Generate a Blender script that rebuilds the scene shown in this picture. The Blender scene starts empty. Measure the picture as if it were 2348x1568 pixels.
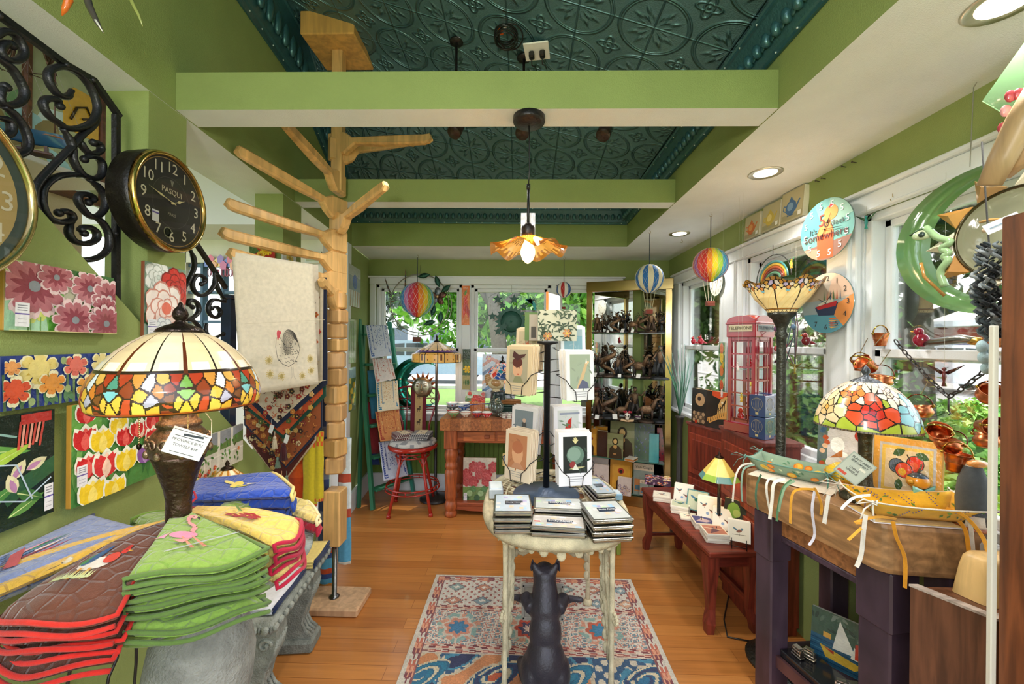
import bpy, bmesh, math, random
import numpy as np
from mathutils import Matrix, Vector
sc=bpy.context.scene
col=sc.collection
PI=math.pi
def R(d): return math.radians(d)
F=913.0; YAW=R(1.44); ROLL=R(0.5); EYE=1.55
R0=Vector((math.cos(YAW),math.sin(YAW),0)); FW=Vector((-math.sin(YAW),math.cos(YAW),0)); U0=Vector((0,0,1))
CR=R0*math.cos(ROLL)+U0*math.sin(ROLL); CU=-R0*math.sin(ROLL)+U0*math.cos(ROLL)
cam=bpy.data.cameras.new('camera'); cam.sensor_width=36; cam.sensor_fit='HORIZONTAL'; cam.lens=36*F/2348; cam.clip_start=.05; cam.clip_end=300
co=bpy.data.objects.new('camera',cam); col.objects.link(co)
mw=Matrix.Identity(4)
for i,a in enumerate((CR,CU,-FW)):
 for j in range(3): mw[j][i]=a[j]
mw[2][3]=EYE; co.matrix_world=mw; sc.camera=co
sc.view_settings.view_transform='Standard'; sc.view_settings.look='None'; sc.view_settings.gamma=1; sc.view_settings.use_curve_mapping=False
sc.view_settings.exposure=0.85
w=bpy.data.worlds.new('sky'); sc.world=w; w.use_nodes=True
nt=w.node_tree; bg=nt.nodes['Background']
sky=nt.nodes.new('ShaderNodeTexSky'); sky.sky_type='NISHITA'; sky.sun_disc=False; sky.sun_elevation=R(52); sky.sun_rotation=R(60); sky.air_density=1.0; sky.dust_density=2.5
mx=nt.nodes.new('ShaderNodeMix'); mx.data_type='RGBA'; mx.inputs[0].default_value=.62; mx.inputs[7].default_value=(2.6,2.55,2.45,1)
nt.links.new(sky.outputs[0],mx.inputs[6]); nt.links.new(mx.outputs[2],bg.inputs[0]); bg.inputs[1].default_value=.60
sl=bpy.data.lights.new('sun','SUN'); sl.energy=4.2; sl.angle=R(.6); sl.color=(1,.95,.86)
so=bpy.data.objects.new('sun',sl); col.objects.link(so)
so.rotation_euler=Vector((-.25,-.42,-1.0)).to_track_quat('-Z','Y').to_euler()
def ray(px,py):
 return CR*((px-1174)/F)+CU*((784-py)/F)+FW
O=Vector((0,0,EYE))
def P(px,py,Y): d=ray(px,py); return O+d*(Y/d.y)
def PX(px,py,X): d=ray(px,py); return O+d*(X/d.x)
def PZ(px,py,Z): d=ray(px,py); return O+d*((Z-EYE)/d.z)
LA,LB=-1.13,-.115
def XL(Y): return LA+LB*Y
def PL(px,py,off=0):
 d=ray(px,py); return O+d*((LA+off)/(d.x-LB*d.y))
LROT=math.atan(.115)
def H(s):
 r=[int(s[i:i+2],16)/255 for i in (0,2,4)]
 return tuple((c/12.92 if c<=.04045 else ((c+.055)/1.055)**2.4) for c in r)
def C(c): return H(c) if isinstance(c,str) else c
def mixc(a,b,t): a=C(a);b=C(b); return tuple(a[i]*(1-t)+b[i]*t for i in range(3))
def smooth(pts,k=4):
 pts=[Vector(p) for p in pts]; o=[]
 for i in range(len(pts)-1):
  a,b,c_,d=pts[max(i-1,0)],pts[i],pts[i+1],pts[min(i+2,len(pts)-1)]
  for q in range(k): u=q/k; o.append(.5*((2*b)+(c_-a)*u+(2*a-5*b+4*c_-d)*u*u+(3*b-a-3*c_+d)*u**3))
 return o+[pts[-1]]
def T(x=0,y=0,z=0): return Matrix.Translation((x,y,z))
def RZ(a): return Matrix.Rotation(a,4,'Z')
def RX(a): return Matrix.Rotation(a,4,'X')
def RY(a): return Matrix.Rotation(a,4,'Y')
_bc={}
class MB:
 def __init__(s,M=None): s.v=[];s.f=[];s.c=[];s.sm=[];s.M=M or Matrix.Identity(4)
 def push(s,vs,fs,c,sm=False):
  b=len(s.v); M=s.M
  s.v.extend([tuple(M@Vector(v)) for v in vs])
  s.f.extend([tuple(b+i for i in f) for f in fs])
  if isinstance(c,list): s.c.extend([C(x) for x in c])
  else: s.c.extend([C(c)]*len(fs))
  s.sm.extend([sm]*len(fs)); return s
 def box(s,c,d,k,bev=0,M=None):
  hx,hy,hz=d[0]/2,d[1]/2,d[2]/2
  if bev<=0:
   vs=[(x*hx,y*hy,z*hz) for x in(-1,1) for y in(-1,1) for z in(-1,1)]
   fs=[(0,1,3,2),(4,6,7,5),(0,4,5,1),(2,3,7,6),(0,2,6,4),(1,5,7,3)]
  else:
   b=min(bev,hx*.9,hy*.9,hz*.9); key=(round(hx,5),round(hy,5),round(hz,5),round(b,5))
   if key not in _bc:
    bm=bmesh.new()
    for x in(-1,1):
     for y in(-1,1):
      for z in(-1,1):
       for q in range(3):
        h=[hx-b,hy-b,hz-b]; h[q]+=b
        bm.verts.new((x*h[0],y*h[1],z*h[2]))
    bmesh.ops.convex_hull(bm,input=bm.verts)
    bmesh.ops.dissolve_limit(bm,angle_limit=.01,verts=bm.verts,edges=bm.edges)
    bm.verts.index_update()
    _bc[key]=([tuple(v.co) for v in bm.verts],[tuple(v.index for v in f.verts) for f in bm.faces]); bm.free()
   vs,fs=_bc[key]
  m=T(*c)@(M or Matrix.Identity(4))
  return s.push([tuple(m@Vector(v)) for v in vs],fs,k)
 def lathe(s,pr,k,n=20,M=None,cf=None,wob=None,cap=True):
  vs=[];fs=[];cs=[]
  for i,(r,z) in enumerate(pr):
   for j in range(n):
    a=2*PI*j/n; rr=r;zz=z
    if wob: rr,zz=wob(a,r,z,i)
    vs.append((rr*math.cos(a),rr*math.sin(a),zz))
  for i in range(len(pr)-1):
   for j in range(n):
    fs.append((i*n+j,i*n+(j+1)%n,(i+1)*n+(j+1)%n,(i+1)*n+j))
    if cf: cs.append(cf((j+.5)/n,(i+.5)/(len(pr)-1)))
  if cap:
   for i in (0,len(pr)-1):
    if pr[i][0]>1e-4:
     fs.append(tuple(i*n+j for j in range(n)));
     if cf: cs.append(C(k))
  if M: vs=[tuple(M@Vector(v)) for v in vs]
  return s.push(vs,fs,cs if cf else k,True)
 def tube(s,pts,r,k,n=6,closed=False,flat=1.0,up=None):
  pts=[Vector(p) for p in pts]; m=len(pts)
  rs=r if isinstance(r,(list,tuple)) else [r]*m
  ts=[]
  for i in range(m):
   a=pts[(i-1)%m] if (closed or i>0) else pts[i]; b=pts[(i+1)%m] if (closed or i<m-1) else pts[i]
   t=(b-a); t=t.normalized() if t.length>1e-9 else Vector((0,0,1)); ts.append(t)
  nrm=Vector(up) if up else Vector((0,0,1)) if abs(ts[0].z)<.9 else Vector((1,0,0))
  vs=[];fs=[]
  for i in range(m):
   t=ts[i]; nn=nrm-t*nrm.dot(t)
   if nn.length<1e-6: nn=t.orthogonal()
   nn.normalize();
   if not up: nrm=nn
   bb=t.cross(nn)
   for j in range(n):
    a=2*PI*(j+.5)/n; vs.append(tuple(pts[i]+nn*(math.cos(a)*rs[i]*flat)+bb*(math.sin(a)*rs[i])))
  for i in range(m if closed else m-1):
   for j in range(n):
    i2=(i+1)%m
    fs.append((i*n+j,i*n+(j+1)%n,i2*n+(j+1)%n,i2*n+j))
  if not closed: fs+= [tuple(range(n)),tuple((m-1)*n+j for j in range(n))]
  return s.push(vs,fs,k,n>4)
 def ball(s,c,r,k,n=12,m=8,M=None,cf=None):
  r=(r,r,r) if not isinstance(r,(tuple,list)) else r
  vs=[(0,0,-r[2])];fs=[];cs=[]
  for i in range(1,m):
   p=PI*i/m
   for j in range(n):
    a=2*PI*j/n; vs.append((r[0]*math.sin(p)*math.cos(a),r[1]*math.sin(p)*math.sin(a),-r[2]*math.cos(p)))
  vs.append((0,0,r[2])); L=len(vs)-1
  for j in range(n): fs.append((0,1+(j+1)%n,1+j)); cs.append((j,0))
  for i in range(m-2):
   for j in range(n): a=1+i*n; fs.append((a+j,a+(j+1)%n,a+n+(j+1)%n,a+n+j)); cs.append((j,i+1))
  for j in range(n): a=1+(m-2)*n; fs.append((a+j,a+(j+1)%n,L)); cs.append((j,m-1))
  mm=T(*c)@(M or Matrix.Identity(4))
  return s.push([tuple(mm@Vector(v)) for v in vs],fs,[cf(j/n,i/m) for j,i in cs] if cf else k,True)
 def prism(s,poly,y0,y1,k,M=None,ek=None):
  n=len(poly); vs=[(x,y0,z) for x,z in poly]+[(x,y1,z) for x,z in poly]
  fs=[tuple(range(n)),tuple(range(2*n-1,n-1,-1))]+[(i,n+i,n+(i+1)%n,(i+1)%n) for i in range(n)]
  if M: vs=[tuple(M@Vector(v)) for v in vs]
  kk=[k,k]+[ek or k]*n
  return s.push(vs,fs,kk)
 def slab(s,poly,z0,z1,k,M=None):
  n=len(poly); vs=[(x,y,z0) for x,y in poly]+[(x,y,z1) for x,y in poly]
  fs=[tuple(range(n-1,-1,-1)),tuple(range(n,2*n))]+[(i,(i+1)%n,n+(i+1)%n,n+i) for i in range(n)]
  if M: vs=[tuple(M@Vector(v)) for v in vs]
  return s.push(vs,fs,k)
 def grid(s,fn,nu,nv,k=None,cf=None,sm=True,wrap=False,th=0):
  vs=[fn(i/nu,j/nv) for j in range(nv+1) for i in range(nu+1)]
  fs=[];cs=[]
  for j in range(nv):
   for i in range(nu):
    a=j*(nu+1)+i; fs.append((a,a+1,a+nu+2,a+nu+1)); cs.append(C(cf((i+.5)/nu,(j+.5)/nv)) if cf else C(k))
  if th:
   V=[Vector(v) for v in vs]; N=[Vector((0,0,0)) for _ in V]
   for f in fs:
    q=(V[f[2]]-V[f[0]]).cross(V[f[3]]-V[f[1]])
    for i in f: N[i]+=q
   L=len(vs); nf=len(fs)
   vs=vs+[tuple(V[i]-N[i].normalized()*th) for i in range(L)]
   fs=fs+[tuple(L+i for i in reversed(f)) for f in fs[:nf]]; cs=cs+cs[:nf]
   W_=nu+1
   for i in range(nu):
    fs.append((i+1,i,L+i,L+i+1)); cs.append(cs[i]); b=nv*W_; fs.append((b+i,b+i+1,L+b+i+1,L+b+i)); cs.append(cs[(nv-1)*nu+i])
   for j in range(nv):
    a=j*W_; fs.append((a,a+W_,L+a+W_,L+a)); cs.append(cs[j*nu]); a+=nu; fs.append((a+W_,a,L+a,L+a+W_)); cs.append(cs[j*nu+nu-1])
  return s.push(vs,fs,cs,sm)
 def text(s,t,size,k,M,th=.0006,align='CENTER',sx=1):
  vs,fs=textmesh(t,align)
  m=M@Matrix.Diagonal((size*sx,th,size,1))
  return s.push([tuple(m@Vector((x,-z,y))) for x,y,z in vs],fs,k)
_tc={}
def textmesh(t,align='CENTER'):
 if (t,align) in _tc: return _tc[(t,align)]
 cu=bpy.data.curves.new('t','FONT'); cu.body=t; cu.size=1; cu.align_x=align; cu.align_y='CENTER'; cu.extrude=.5; cu.resolution_u=2
 o=bpy.data.objects.new('t',cu); col.objects.link(o)
 dg=bpy.context.evaluated_depsgraph_get(); me=bpy.data.meshes.new_from_object(o.evaluated_get(dg))
 r=([tuple(v.co) for v in me.vertices],[tuple(p.vertices) for p in me.polygons])
 bpy.data.objects.remove(o); bpy.data.curves.remove(cu); bpy.data.meshes.remove(me); _tc[(t,align)]=r
 return r
def _obj(name,mb,m,inv=None,fix=True):
 me=bpy.data.meshes.new(name); V=mb.v
 if inv is not None: V=[tuple(inv@Vector(v)) for v in V]
 me.from_pydata(V,[],mb.f); me.polygons.foreach_set('use_smooth',mb.sm)
 ca=me.color_attributes.new('Col','FLOAT_COLOR','CORNER')
 cnt=np.array([len(f) for f in mb.f]); arr=np.ones((cnt.sum(),4),dtype=np.float32); arr[:,:3]=np.repeat(np.array(mb.c,dtype=np.float32).reshape(-1,3),cnt,axis=0)
 ca.data.foreach_set('color',arr.ravel())
 if fix and len(mb.f)<30000:
  bm=bmesh.new(); bm.from_mesh(me); bmesh.ops.recalc_face_normals(bm,faces=bm.faces); bm.to_mesh(me); bm.free()
 me.materials.append(MAT[m] if isinstance(m,str) else m)
 o=bpy.data.objects.new(name,me); col.objects.link(o); return o
def thing(name,label,cat,loc=(0,0,0),rz=0,group=None,M=None):
 o=bpy.data.objects.new(name,None); col.objects.link(o); o.empty_display_size=.05
 o.matrix_world=M if M is not None else T(*loc)@RZ(rz)
 o['label']=label; o['category']=cat
 if group: o['group']=group
 return o
def part(name,mb,m,parent,label=None,world=False,kind=None,fix=True):
 o=_obj(name,mb,m,_wm(parent).inverted() if world else None,fix); o.parent=parent
 if label: o['label']=label
 if kind: o['kind']=kind
 return o
def _wm(o):
 m=o.matrix_basis.copy()
 while o.parent: o=o.parent; m=o.matrix_basis@m
 return m
def solo(name,mb,m,label,cat,loc=(0,0,0),rz=0,group=None,world=False,M=None,kind=None,fix=True):
 mm=M if M is not None else T(*loc)@RZ(rz)
 o=_obj(name,mb,m,mm.inverted() if world else None,fix); o.matrix_world=mm
 o['label']=label; o['category']=cat
 if group: o['group']=group
 if kind: o['kind']=kind
 return o
def struct(name,mb,m,parent=None,fix=True):
 o=_obj(name,mb,m,None,fix); o['kind']='structure'
 if parent: o.parent=parent
 return o
def dup(o,M=None,label=None,group=None,parent=None):
 c=o.copy(); col.objects.link(c)
 if parent: c.parent=parent
 if M is not None: c.matrix_world=M
 if label: c['label']=label
 if group: c['group']=group
 for ch in list(o.children):
  d=ch.copy(); col.objects.link(d); d.parent=c
  for g in ch.children:
   e=g.copy(); col.objects.link(e); e.parent=d
 return c
MAT={}
def mat(name,rough=.6,metal=0,noise=.08,nscale=30,bump=0,bscale=200,spec=.5,coat=0,kind=None,emit=0,sheen=0,trans=0,base=None):
 m=bpy.data.materials.new(name); m.use_nodes=True; nt=m.node_tree; N=nt.nodes; L=nt.links
 b=N['Principled BSDF']; b.inputs['Roughness'].default_value=rough; b.inputs['Metallic'].default_value=metal
 b.inputs['Specular IOR Level'].default_value=spec
 if coat: b.inputs['Coat Weight'].default_value=coat; b.inputs['Coat Roughness'].default_value=.08
 if sheen: b.inputs['Sheen Weight'].default_value=sheen
 if trans: b.inputs['Transmission Weight'].default_value=trans
 if base: a=N.new('ShaderNodeRGB'); a.outputs[0].default_value=(*C(base),1)
 else: a=N.new('ShaderNodeAttribute'); a.attribute_name='Col'
 tc=N.new('ShaderNodeTexCoord'); mp=N.new('ShaderNodeMapping'); L.new(tc.outputs['Object'],mp.inputs[0])
 nz=N.new('ShaderNodeTexNoise'); nz.inputs['Scale'].default_value=nscale; nz.inputs['Detail'].default_value=4; L.new(mp.outputs[0],nz.inputs['Vector'])
 mr=N.new('ShaderNodeMapRange'); mr.inputs[1].default_value=.25; mr.inputs[2].default_value=.75; mr.inputs[3].default_value=1-noise; mr.inputs[4].default_value=1+noise
 L.new(nz.outputs[0],mr.inputs[0])
 mu=N.new('ShaderNodeVectorMath'); mu.operation='SCALE'; L.new(a.outputs[0],mu.inputs[0]); L.new(mr.outputs[0],mu.inputs['Scale'])
 L.new(mu.outputs[0],b.inputs['Base Color'])
 if emit: L.new(mu.outputs[0],b.inputs['Emission Color']); b.inputs['Emission Strength'].default_value=emit
 if bump:
  n2=N.new('ShaderNodeTexNoise'); n2.inputs['Scale'].default_value=bscale; n2.inputs['Detail'].default_value=3; L.new(mp.outputs[0],n2.inputs['Vector'])
  bp=N.new('ShaderNodeBump'); bp.inputs['Strength'].default_value=bump; bp.inputs['Distance'].default_value=.01; L.new(n2.outputs[0],bp.inputs['Height']); L.new(bp.outputs[0],b.inputs['Normal'])
 MAT[name]=m; m['mp']=mp.name; return m
def mth(nt,op,a,b=None,c=None):
 n=nt.nodes.new('ShaderNodeMath'); n.operation=op
 for i,x in enumerate((a,b,c)):
  if x is None: continue
  if isinstance(x,(int,float)): n.inputs[i].default_value=x
  else: nt.links.new(x,n.inputs[i])
 return n.outputs[0]
mat('wall_paint',.75,noise=.05,nscale=6,bump=.25,bscale=260)
mat('white_paint',.55,noise=.03,nscale=4,bump=.1,bscale=180)
mat('paint',.55,noise=.06)
mat('gloss',.16,noise=.1,coat=.5)
mat('glaze',.22,noise=.16,nscale=22,bump=.35,bscale=60,coat=.5)
mat('paper',.8,noise=.03,nscale=15)
mat('fabric',.95,noise=.1,nscale=60,bump=.35,bscale=700,spec=.2,sheen=.2)
mat('metal',.28,1,noise=.15,nscale=25,bump=.15,bscale=60)
mat('copper',.3,1,noise=.06,nscale=12)
mat('brass',.16,1,noise=.08,nscale=12)
mat('bronze',.35,.85,noise=.45,nscale=35,bump=.5,bscale=80)
mat('iron',.38,.2,noise=.15,bump=.2,bscale=120)
mat('stone',.9,noise=.3,nscale=22,bump=.7,bscale=140,spec=.2)
mat('patina',.8,noise=.35,nscale=16,bump=.5,bscale=220,spec=.25)
mat('leaf',.6,noise=.35,nscale=3,trans=0)
mat('plastic',.35,noise=.04)
mat('lit_glass',.25,noise=.15,nscale=18,emit=.07,coat=.3)
mat('art_glass',.2,noise=.18,nscale=18,emit=0,coat=.4)
mat('lens',.4,noise=.02,emit=6)
mat('filament',.4,noise=.0,emit=30)
mat('asphalt',.9,noise=.12,nscale=2)
def wood(name,rough=.45,sx=(3,40,40),dark=.55,scale=1.0,coat=0,rings=0):
 m=mat(name,rough,noise=.1,nscale=8,coat=coat); nt=m.node_tree;N=nt.nodes;L=nt.links
 mp=N[m['mp']]; b=N['Principled BSDF']
 m2=N.new('ShaderNodeMapping'); m2.inputs['Scale'].default_value=tuple(q*scale for q in sx); L.new(N['Texture Coordinate'].outputs['Object'],m2.inputs[0])
 nz=N.new('ShaderNodeTexNoise'); nz.inputs['Scale'].default_value=1.0; nz.inputs['Detail'].default_value=6; nz.inputs['Distortion'].default_value=.6; L.new(m2.outputs[0],nz.inputs[0])
 cr=N.new('ShaderNodeMapRange'); cr.inputs[1].default_value=.35; cr.inputs[2].default_value=.65; cr.inputs[3].default_value=dark; cr.inputs[4].default_value=1.15; L.new(nz.outputs[0],cr.inputs[0])
 src=b.inputs['Base Color'].links[0].from_socket
 mu=N.new('ShaderNodeVectorMath'); mu.operation='SCALE'; L.new(src,mu.inputs[0])
 fac=cr.outputs[0]
 if rings:
  wv=N.new('ShaderNodeTexWave'); wv.wave_type='RINGS'; wv.rings_direction='Y'; wv.inputs['Scale'].default_value=rings; wv.inputs['Distortion'].default_value=1.2; wv.inputs['Detail Scale'].default_value=2.0
  wm=N.new('ShaderNodeMapping'); wm.inputs['Location'].default_value=(.05,0,.06); wm.inputs['Scale'].default_value=(1,.06,1); L.new(N['Texture Coordinate'].outputs['Object'],wm.inputs[0]); L.new(wm.outputs[0],wv.inputs[0])
  w2=N.new('ShaderNodeMapRange'); w2.inputs[3].default_value=.84; w2.inputs[4].default_value=1.05; L.new(wv.outputs['Fac'],w2.inputs[0]); fac=mth(nt,'MULTIPLY',fac,w2.outputs[0])
 L.new(fac,mu.inputs['Scale']); L.new(mu.outputs[0],b.inputs['Base Color']); return m
wood('wood_x',.42,(4,50,50)); wood('wood_z',.42,(50,50,4)); wood('wood_y',.42,(50,4,50))
wood('pale_wood',.4,(30,30,3),dark=.8); wood('block_wood',.42,(30,5,30),dark=.6,rings=9)
wood('stained_wood',.4,(9,9,2.2),dark=.45,coat=.15)
m=mat('terry',.95,noise=.14,nscale=120,spec=.15,sheen=.4); nt=m.node_tree;N=nt.nodes;L=nt.links
vo=N.new('ShaderNodeTexVoronoi'); vo.feature='DISTANCE_TO_EDGE'; vo.inputs['Scale'].default_value=30; vo.inputs['Randomness'].default_value=.45; L.new(N['Mapping'].outputs[0],vo.inputs[0])
r1=N.new('ShaderNodeMapRange'); r1.inputs[2].default_value=.12; L.new(vo.outputs[0],r1.inputs[0])
n3=N.new('ShaderNodeTexNoise'); n3.inputs['Scale'].default_value=500; L.new(N['Mapping'].outputs[0],n3.inputs[0])
hh=mth(nt,'ADD',r1.outputs[0],mth(nt,'MULTIPLY',n3.outputs[0],.35))
bp=N.new('ShaderNodeBump'); bp.inputs['Strength'].default_value=.75; bp.inputs['Distance'].default_value=.004; L.new(hh,bp.inputs['Height']); L.new(bp.outputs[0],N['Principled BSDF'].inputs['Normal'])
def clearglass(name,tint,gl=.07,rough=.02):
 m=bpy.data.materials.new(name); m.use_nodes=True; nt=m.node_tree;N=nt.nodes;L=nt.links
 N.remove(N['Principled BSDF']); tr=N.new('ShaderNodeBsdfTransparent'); tr.inputs[0].default_value=(*tint,1)
 g=N.new('ShaderNodeBsdfGlossy'); g.inputs['Roughness'].default_value=rough; fr=N.new('ShaderNodeFresnel'); fr.inputs[0].default_value=1.45
 f=mth(nt,'MULTIPLY',fr.outputs[0],gl/.04); f=mth(nt,'MINIMUM',f,.8)
 mx=N.new('ShaderNodeMixShader'); L.new(f,mx.inputs[0]); L.new(tr.outputs[0],mx.inputs[1]); L.new(g.outputs[0],mx.inputs[2]); L.new(mx.outputs[0],N['Material Output'].inputs[0])
 MAT[name]=m
clearglass('pane_glass',(.98,.99,.98),.03); clearglass('shelf_glass',(.72,.9,.84),.1); clearglass('tin_lid',(.95,.97,.99),.04,.05)
def tintglass(name,k=.55,rough=.06):
 m=bpy.data.materials.new(name); m.use_nodes=True; nt=m.node_tree;N=nt.nodes;L=nt.links
 N.remove(N['Principled BSDF']); a=N.new('ShaderNodeAttribute'); a.attribute_name='Col'
 tr=N.new('ShaderNodeBsdfTransparent'); d=N.new('ShaderNodeBsdfTranslucent'); g=N.new('ShaderNodeBsdfGlossy'); g.inputs['Roughness'].default_value=rough
 nz=N.new('ShaderNodeTexNoise'); nz.inputs['Scale'].default_value=30
 m1=N.new('ShaderNodeMixShader'); m1.inputs[0].default_value=1-k; m2=N.new('ShaderNodeMixShader'); m2.inputs[0].default_value=.14
 L.new(a.outputs[0],tr.inputs[0]); L.new(a.outputs[0],d.inputs[0]); L.new(tr.outputs[0],m1.inputs[1]); L.new(d.outputs[0],m1.inputs[2]); L.new(m1.outputs[0],m2.inputs[1]); L.new(g.outputs[0],m2.inputs[2])
 bp=N.new('ShaderNodeBump'); bp.inputs['Strength'].default_value=.4; L.new(nz.outputs[0],bp.inputs['Height']); L.new(bp.outputs[0],g.inputs['Normal'])
 L.new(m2.outputs[0],N['Material Output'].inputs[0]); MAT[name]=m
tintglass('tint_glass',.55); tintglass('clear_tint',.85); tintglass('pale_glass',.35)
m=mat('mirror',.03,1,noise=0)
m=mat('plank_floor',.3,noise=.06,nscale=3,coat=.2,base='c08344'); nt=m.node_tree;N=nt.nodes;L=nt.links;b=N['Principled BSDF']
br=N.new('ShaderNodeTexBrick'); br.inputs['Scale'].default_value=1; br.inputs['Brick Width'].default_value=1.7; br.inputs['Row Height'].default_value=.082; br.inputs['Mortar Size'].default_value=.0012
br.inputs['Color1'].default_value=(*H('c68242'),1); br.inputs['Color2'].default_value=(*H('ad6a31'),1); br.inputs['Mortar'].default_value=(*H('8a4f22'),1); br.offset=.37
L.new(N['Texture Coordinate'].outputs['Object'],br.inputs[0])
m2=N.new('ShaderNodeMapping'); m2.inputs['Scale'].default_value=(2.5,60,1); L.new(N['Texture Coordinate'].outputs['Object'],m2.inputs[0])
nz=N.new('ShaderNodeTexNoise'); nz.inputs['Scale'].default_value=1; nz.inputs['Detail'].default_value=6; L.new(m2.outputs[0],nz.inputs[0])
cr=N.new('ShaderNodeMapRange'); cr.inputs[1].default_value=.3; cr.inputs[2].default_value=.7; cr.inputs[3].default_value=.84; cr.inputs[4].default_value=1.1; L.new(nz.outputs[0],cr.inputs[0])
mu=N.new('ShaderNodeVectorMath'); mu.operation='SCALE'; L.new(br.outputs[0],mu.inputs[0]); L.new(cr.outputs[0],mu.inputs['Scale']); L.new(mu.outputs[0],b.inputs['Base Color'])
m=mat('pressed_tin',.33,.45,noise=.06,nscale=8,base='587f87',spec=.8); nt=m.node_tree;N=nt.nodes;L=nt.links;b=N['Principled BSDF']
uv=N.new('ShaderNodeUVMap'); sp=N.new('ShaderNodeSeparateXYZ'); L.new(uv.outputs[0],sp.inputs[0])
def fr(x): return mth(nt,'SUBTRACT',mth(nt,'FRACT',x),.5)
def relief(ox,oy):
 x=fr(mth(nt,'ADD',sp.outputs[0],ox)); y=fr(mth(nt,'ADD',sp.outputs[1],oy))
 r=mth(nt,'SQRT',mth(nt,'ADD',mth(nt,'MULTIPLY',x,x),mth(nt,'MULTIPLY',y,y))); a=mth(nt,'ARCTAN2',y,x); return x,y,r,a
def bumpy(x,c,wd):
 d=mth(nt,'DIVIDE',mth(nt,'SUBTRACT',x,c),wd); return mth(nt,'EXPONENT',mth(nt,'MULTIPLY',mth(nt,'MULTIPLY',d,d),-1.0))
x,y,r,a=relief(0,0)
h=mth(nt,'ADD',bumpy(r,.455,.014),mth(nt,'MULTIPLY',bumpy(r,.425,.01),.6))
c4=mth(nt,'ABSOLUTE',mth(nt,'SINE',mth(nt,'MULTIPLY',a,2.0)))
pet=mth(nt,'MULTIPLY',bumpy(r,mth(nt,'ADD',mth(nt,'MULTIPLY',mth(nt,'COSINE',mth(nt,'MULTIPLY',a,12.0)),.05),.22),.055),mth(nt,'SMOOTH_MIN',mth(nt,'POWER',c4,1.6),1.0,.1))
pet=mth(nt,'MULTIPLY',pet,mth(nt,'ADD',mth(nt,'MULTIPLY',mth(nt,'COSINE',mth(nt,'MULTIPLY',a,24.0)),.35),.75))
h=mth(nt,'ADD',h,mth(nt,'MULTIPLY',pet,1.3))
seam=mth(nt,'MINIMUM',mth(nt,'ABSOLUTE',x),mth(nt,'ABSOLUTE',y)); h=mth(nt,'ADD',h,mth(nt,'MULTIPLY',bumpy(seam,.0,.010),.8))
x2,y2,r2,a2=relief(.5,.5)
fl=mth(nt,'ADD',bumpy(r2,.0,.02),bumpy(r2,mth(nt,'ADD',mth(nt,'MULTIPLY',mth(nt,'COSINE',mth(nt,'MULTIPLY',a2,4.0)),.035),.115),.02)); fl=mth(nt,'ADD',fl,mth(nt,'MULTIPLY',bumpy(r2,.06,.012),.7))
h=mth(nt,'ADD',h,fl)
hz=N.new('ShaderNodeTexNoise'); hz.inputs['Scale'].default_value=60; L.new(uv.outputs[0],hz.inputs[0]); h=mth(nt,'ADD',h,mth(nt,'MULTIPLY',hz.outputs[0],.22))
bp=N.new('ShaderNodeBump'); bp.inputs['Strength'].default_value=1; bp.inputs['Distance'].default_value=.011; L.new(h,bp.inputs['Height']); L.new(bp.outputs[0],b.inputs['Normal'])
m=mat('brick',.85,noise=.1,base='9a4a3a'); nt=m.node_tree;N=nt.nodes;L=nt.links
br=N.new('ShaderNodeTexBrick'); br.inputs['Scale'].default_value=1; br.inputs['Brick Width'].default_value=.5; br.inputs['Row Height'].default_value=.16; br.inputs['Mortar Size'].default_value=.015
br.inputs['Color1'].default_value=(*H('a04c3a'),1); br.inputs['Color2'].default_value=(*H('86392c'),1); br.inputs['Mortar'].default_value=(*H('b8a79c'),1)
mp2=N.new('ShaderNodeMapping'); mp2.inputs['Rotation'].default_value=(PI/2,0,PI/2); L.new(N['Texture Coordinate'].outputs['Object'],mp2.inputs[0]); L.new(mp2.outputs[0],br.inputs[0]); L.new(br.outputs[0],N['Principled BSDF'].inputs['Base Color'])
m=mat('rug_pile',1.0,noise=.25,nscale=140,bump=.6,bscale=400,spec=.1,sheen=.2)
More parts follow.
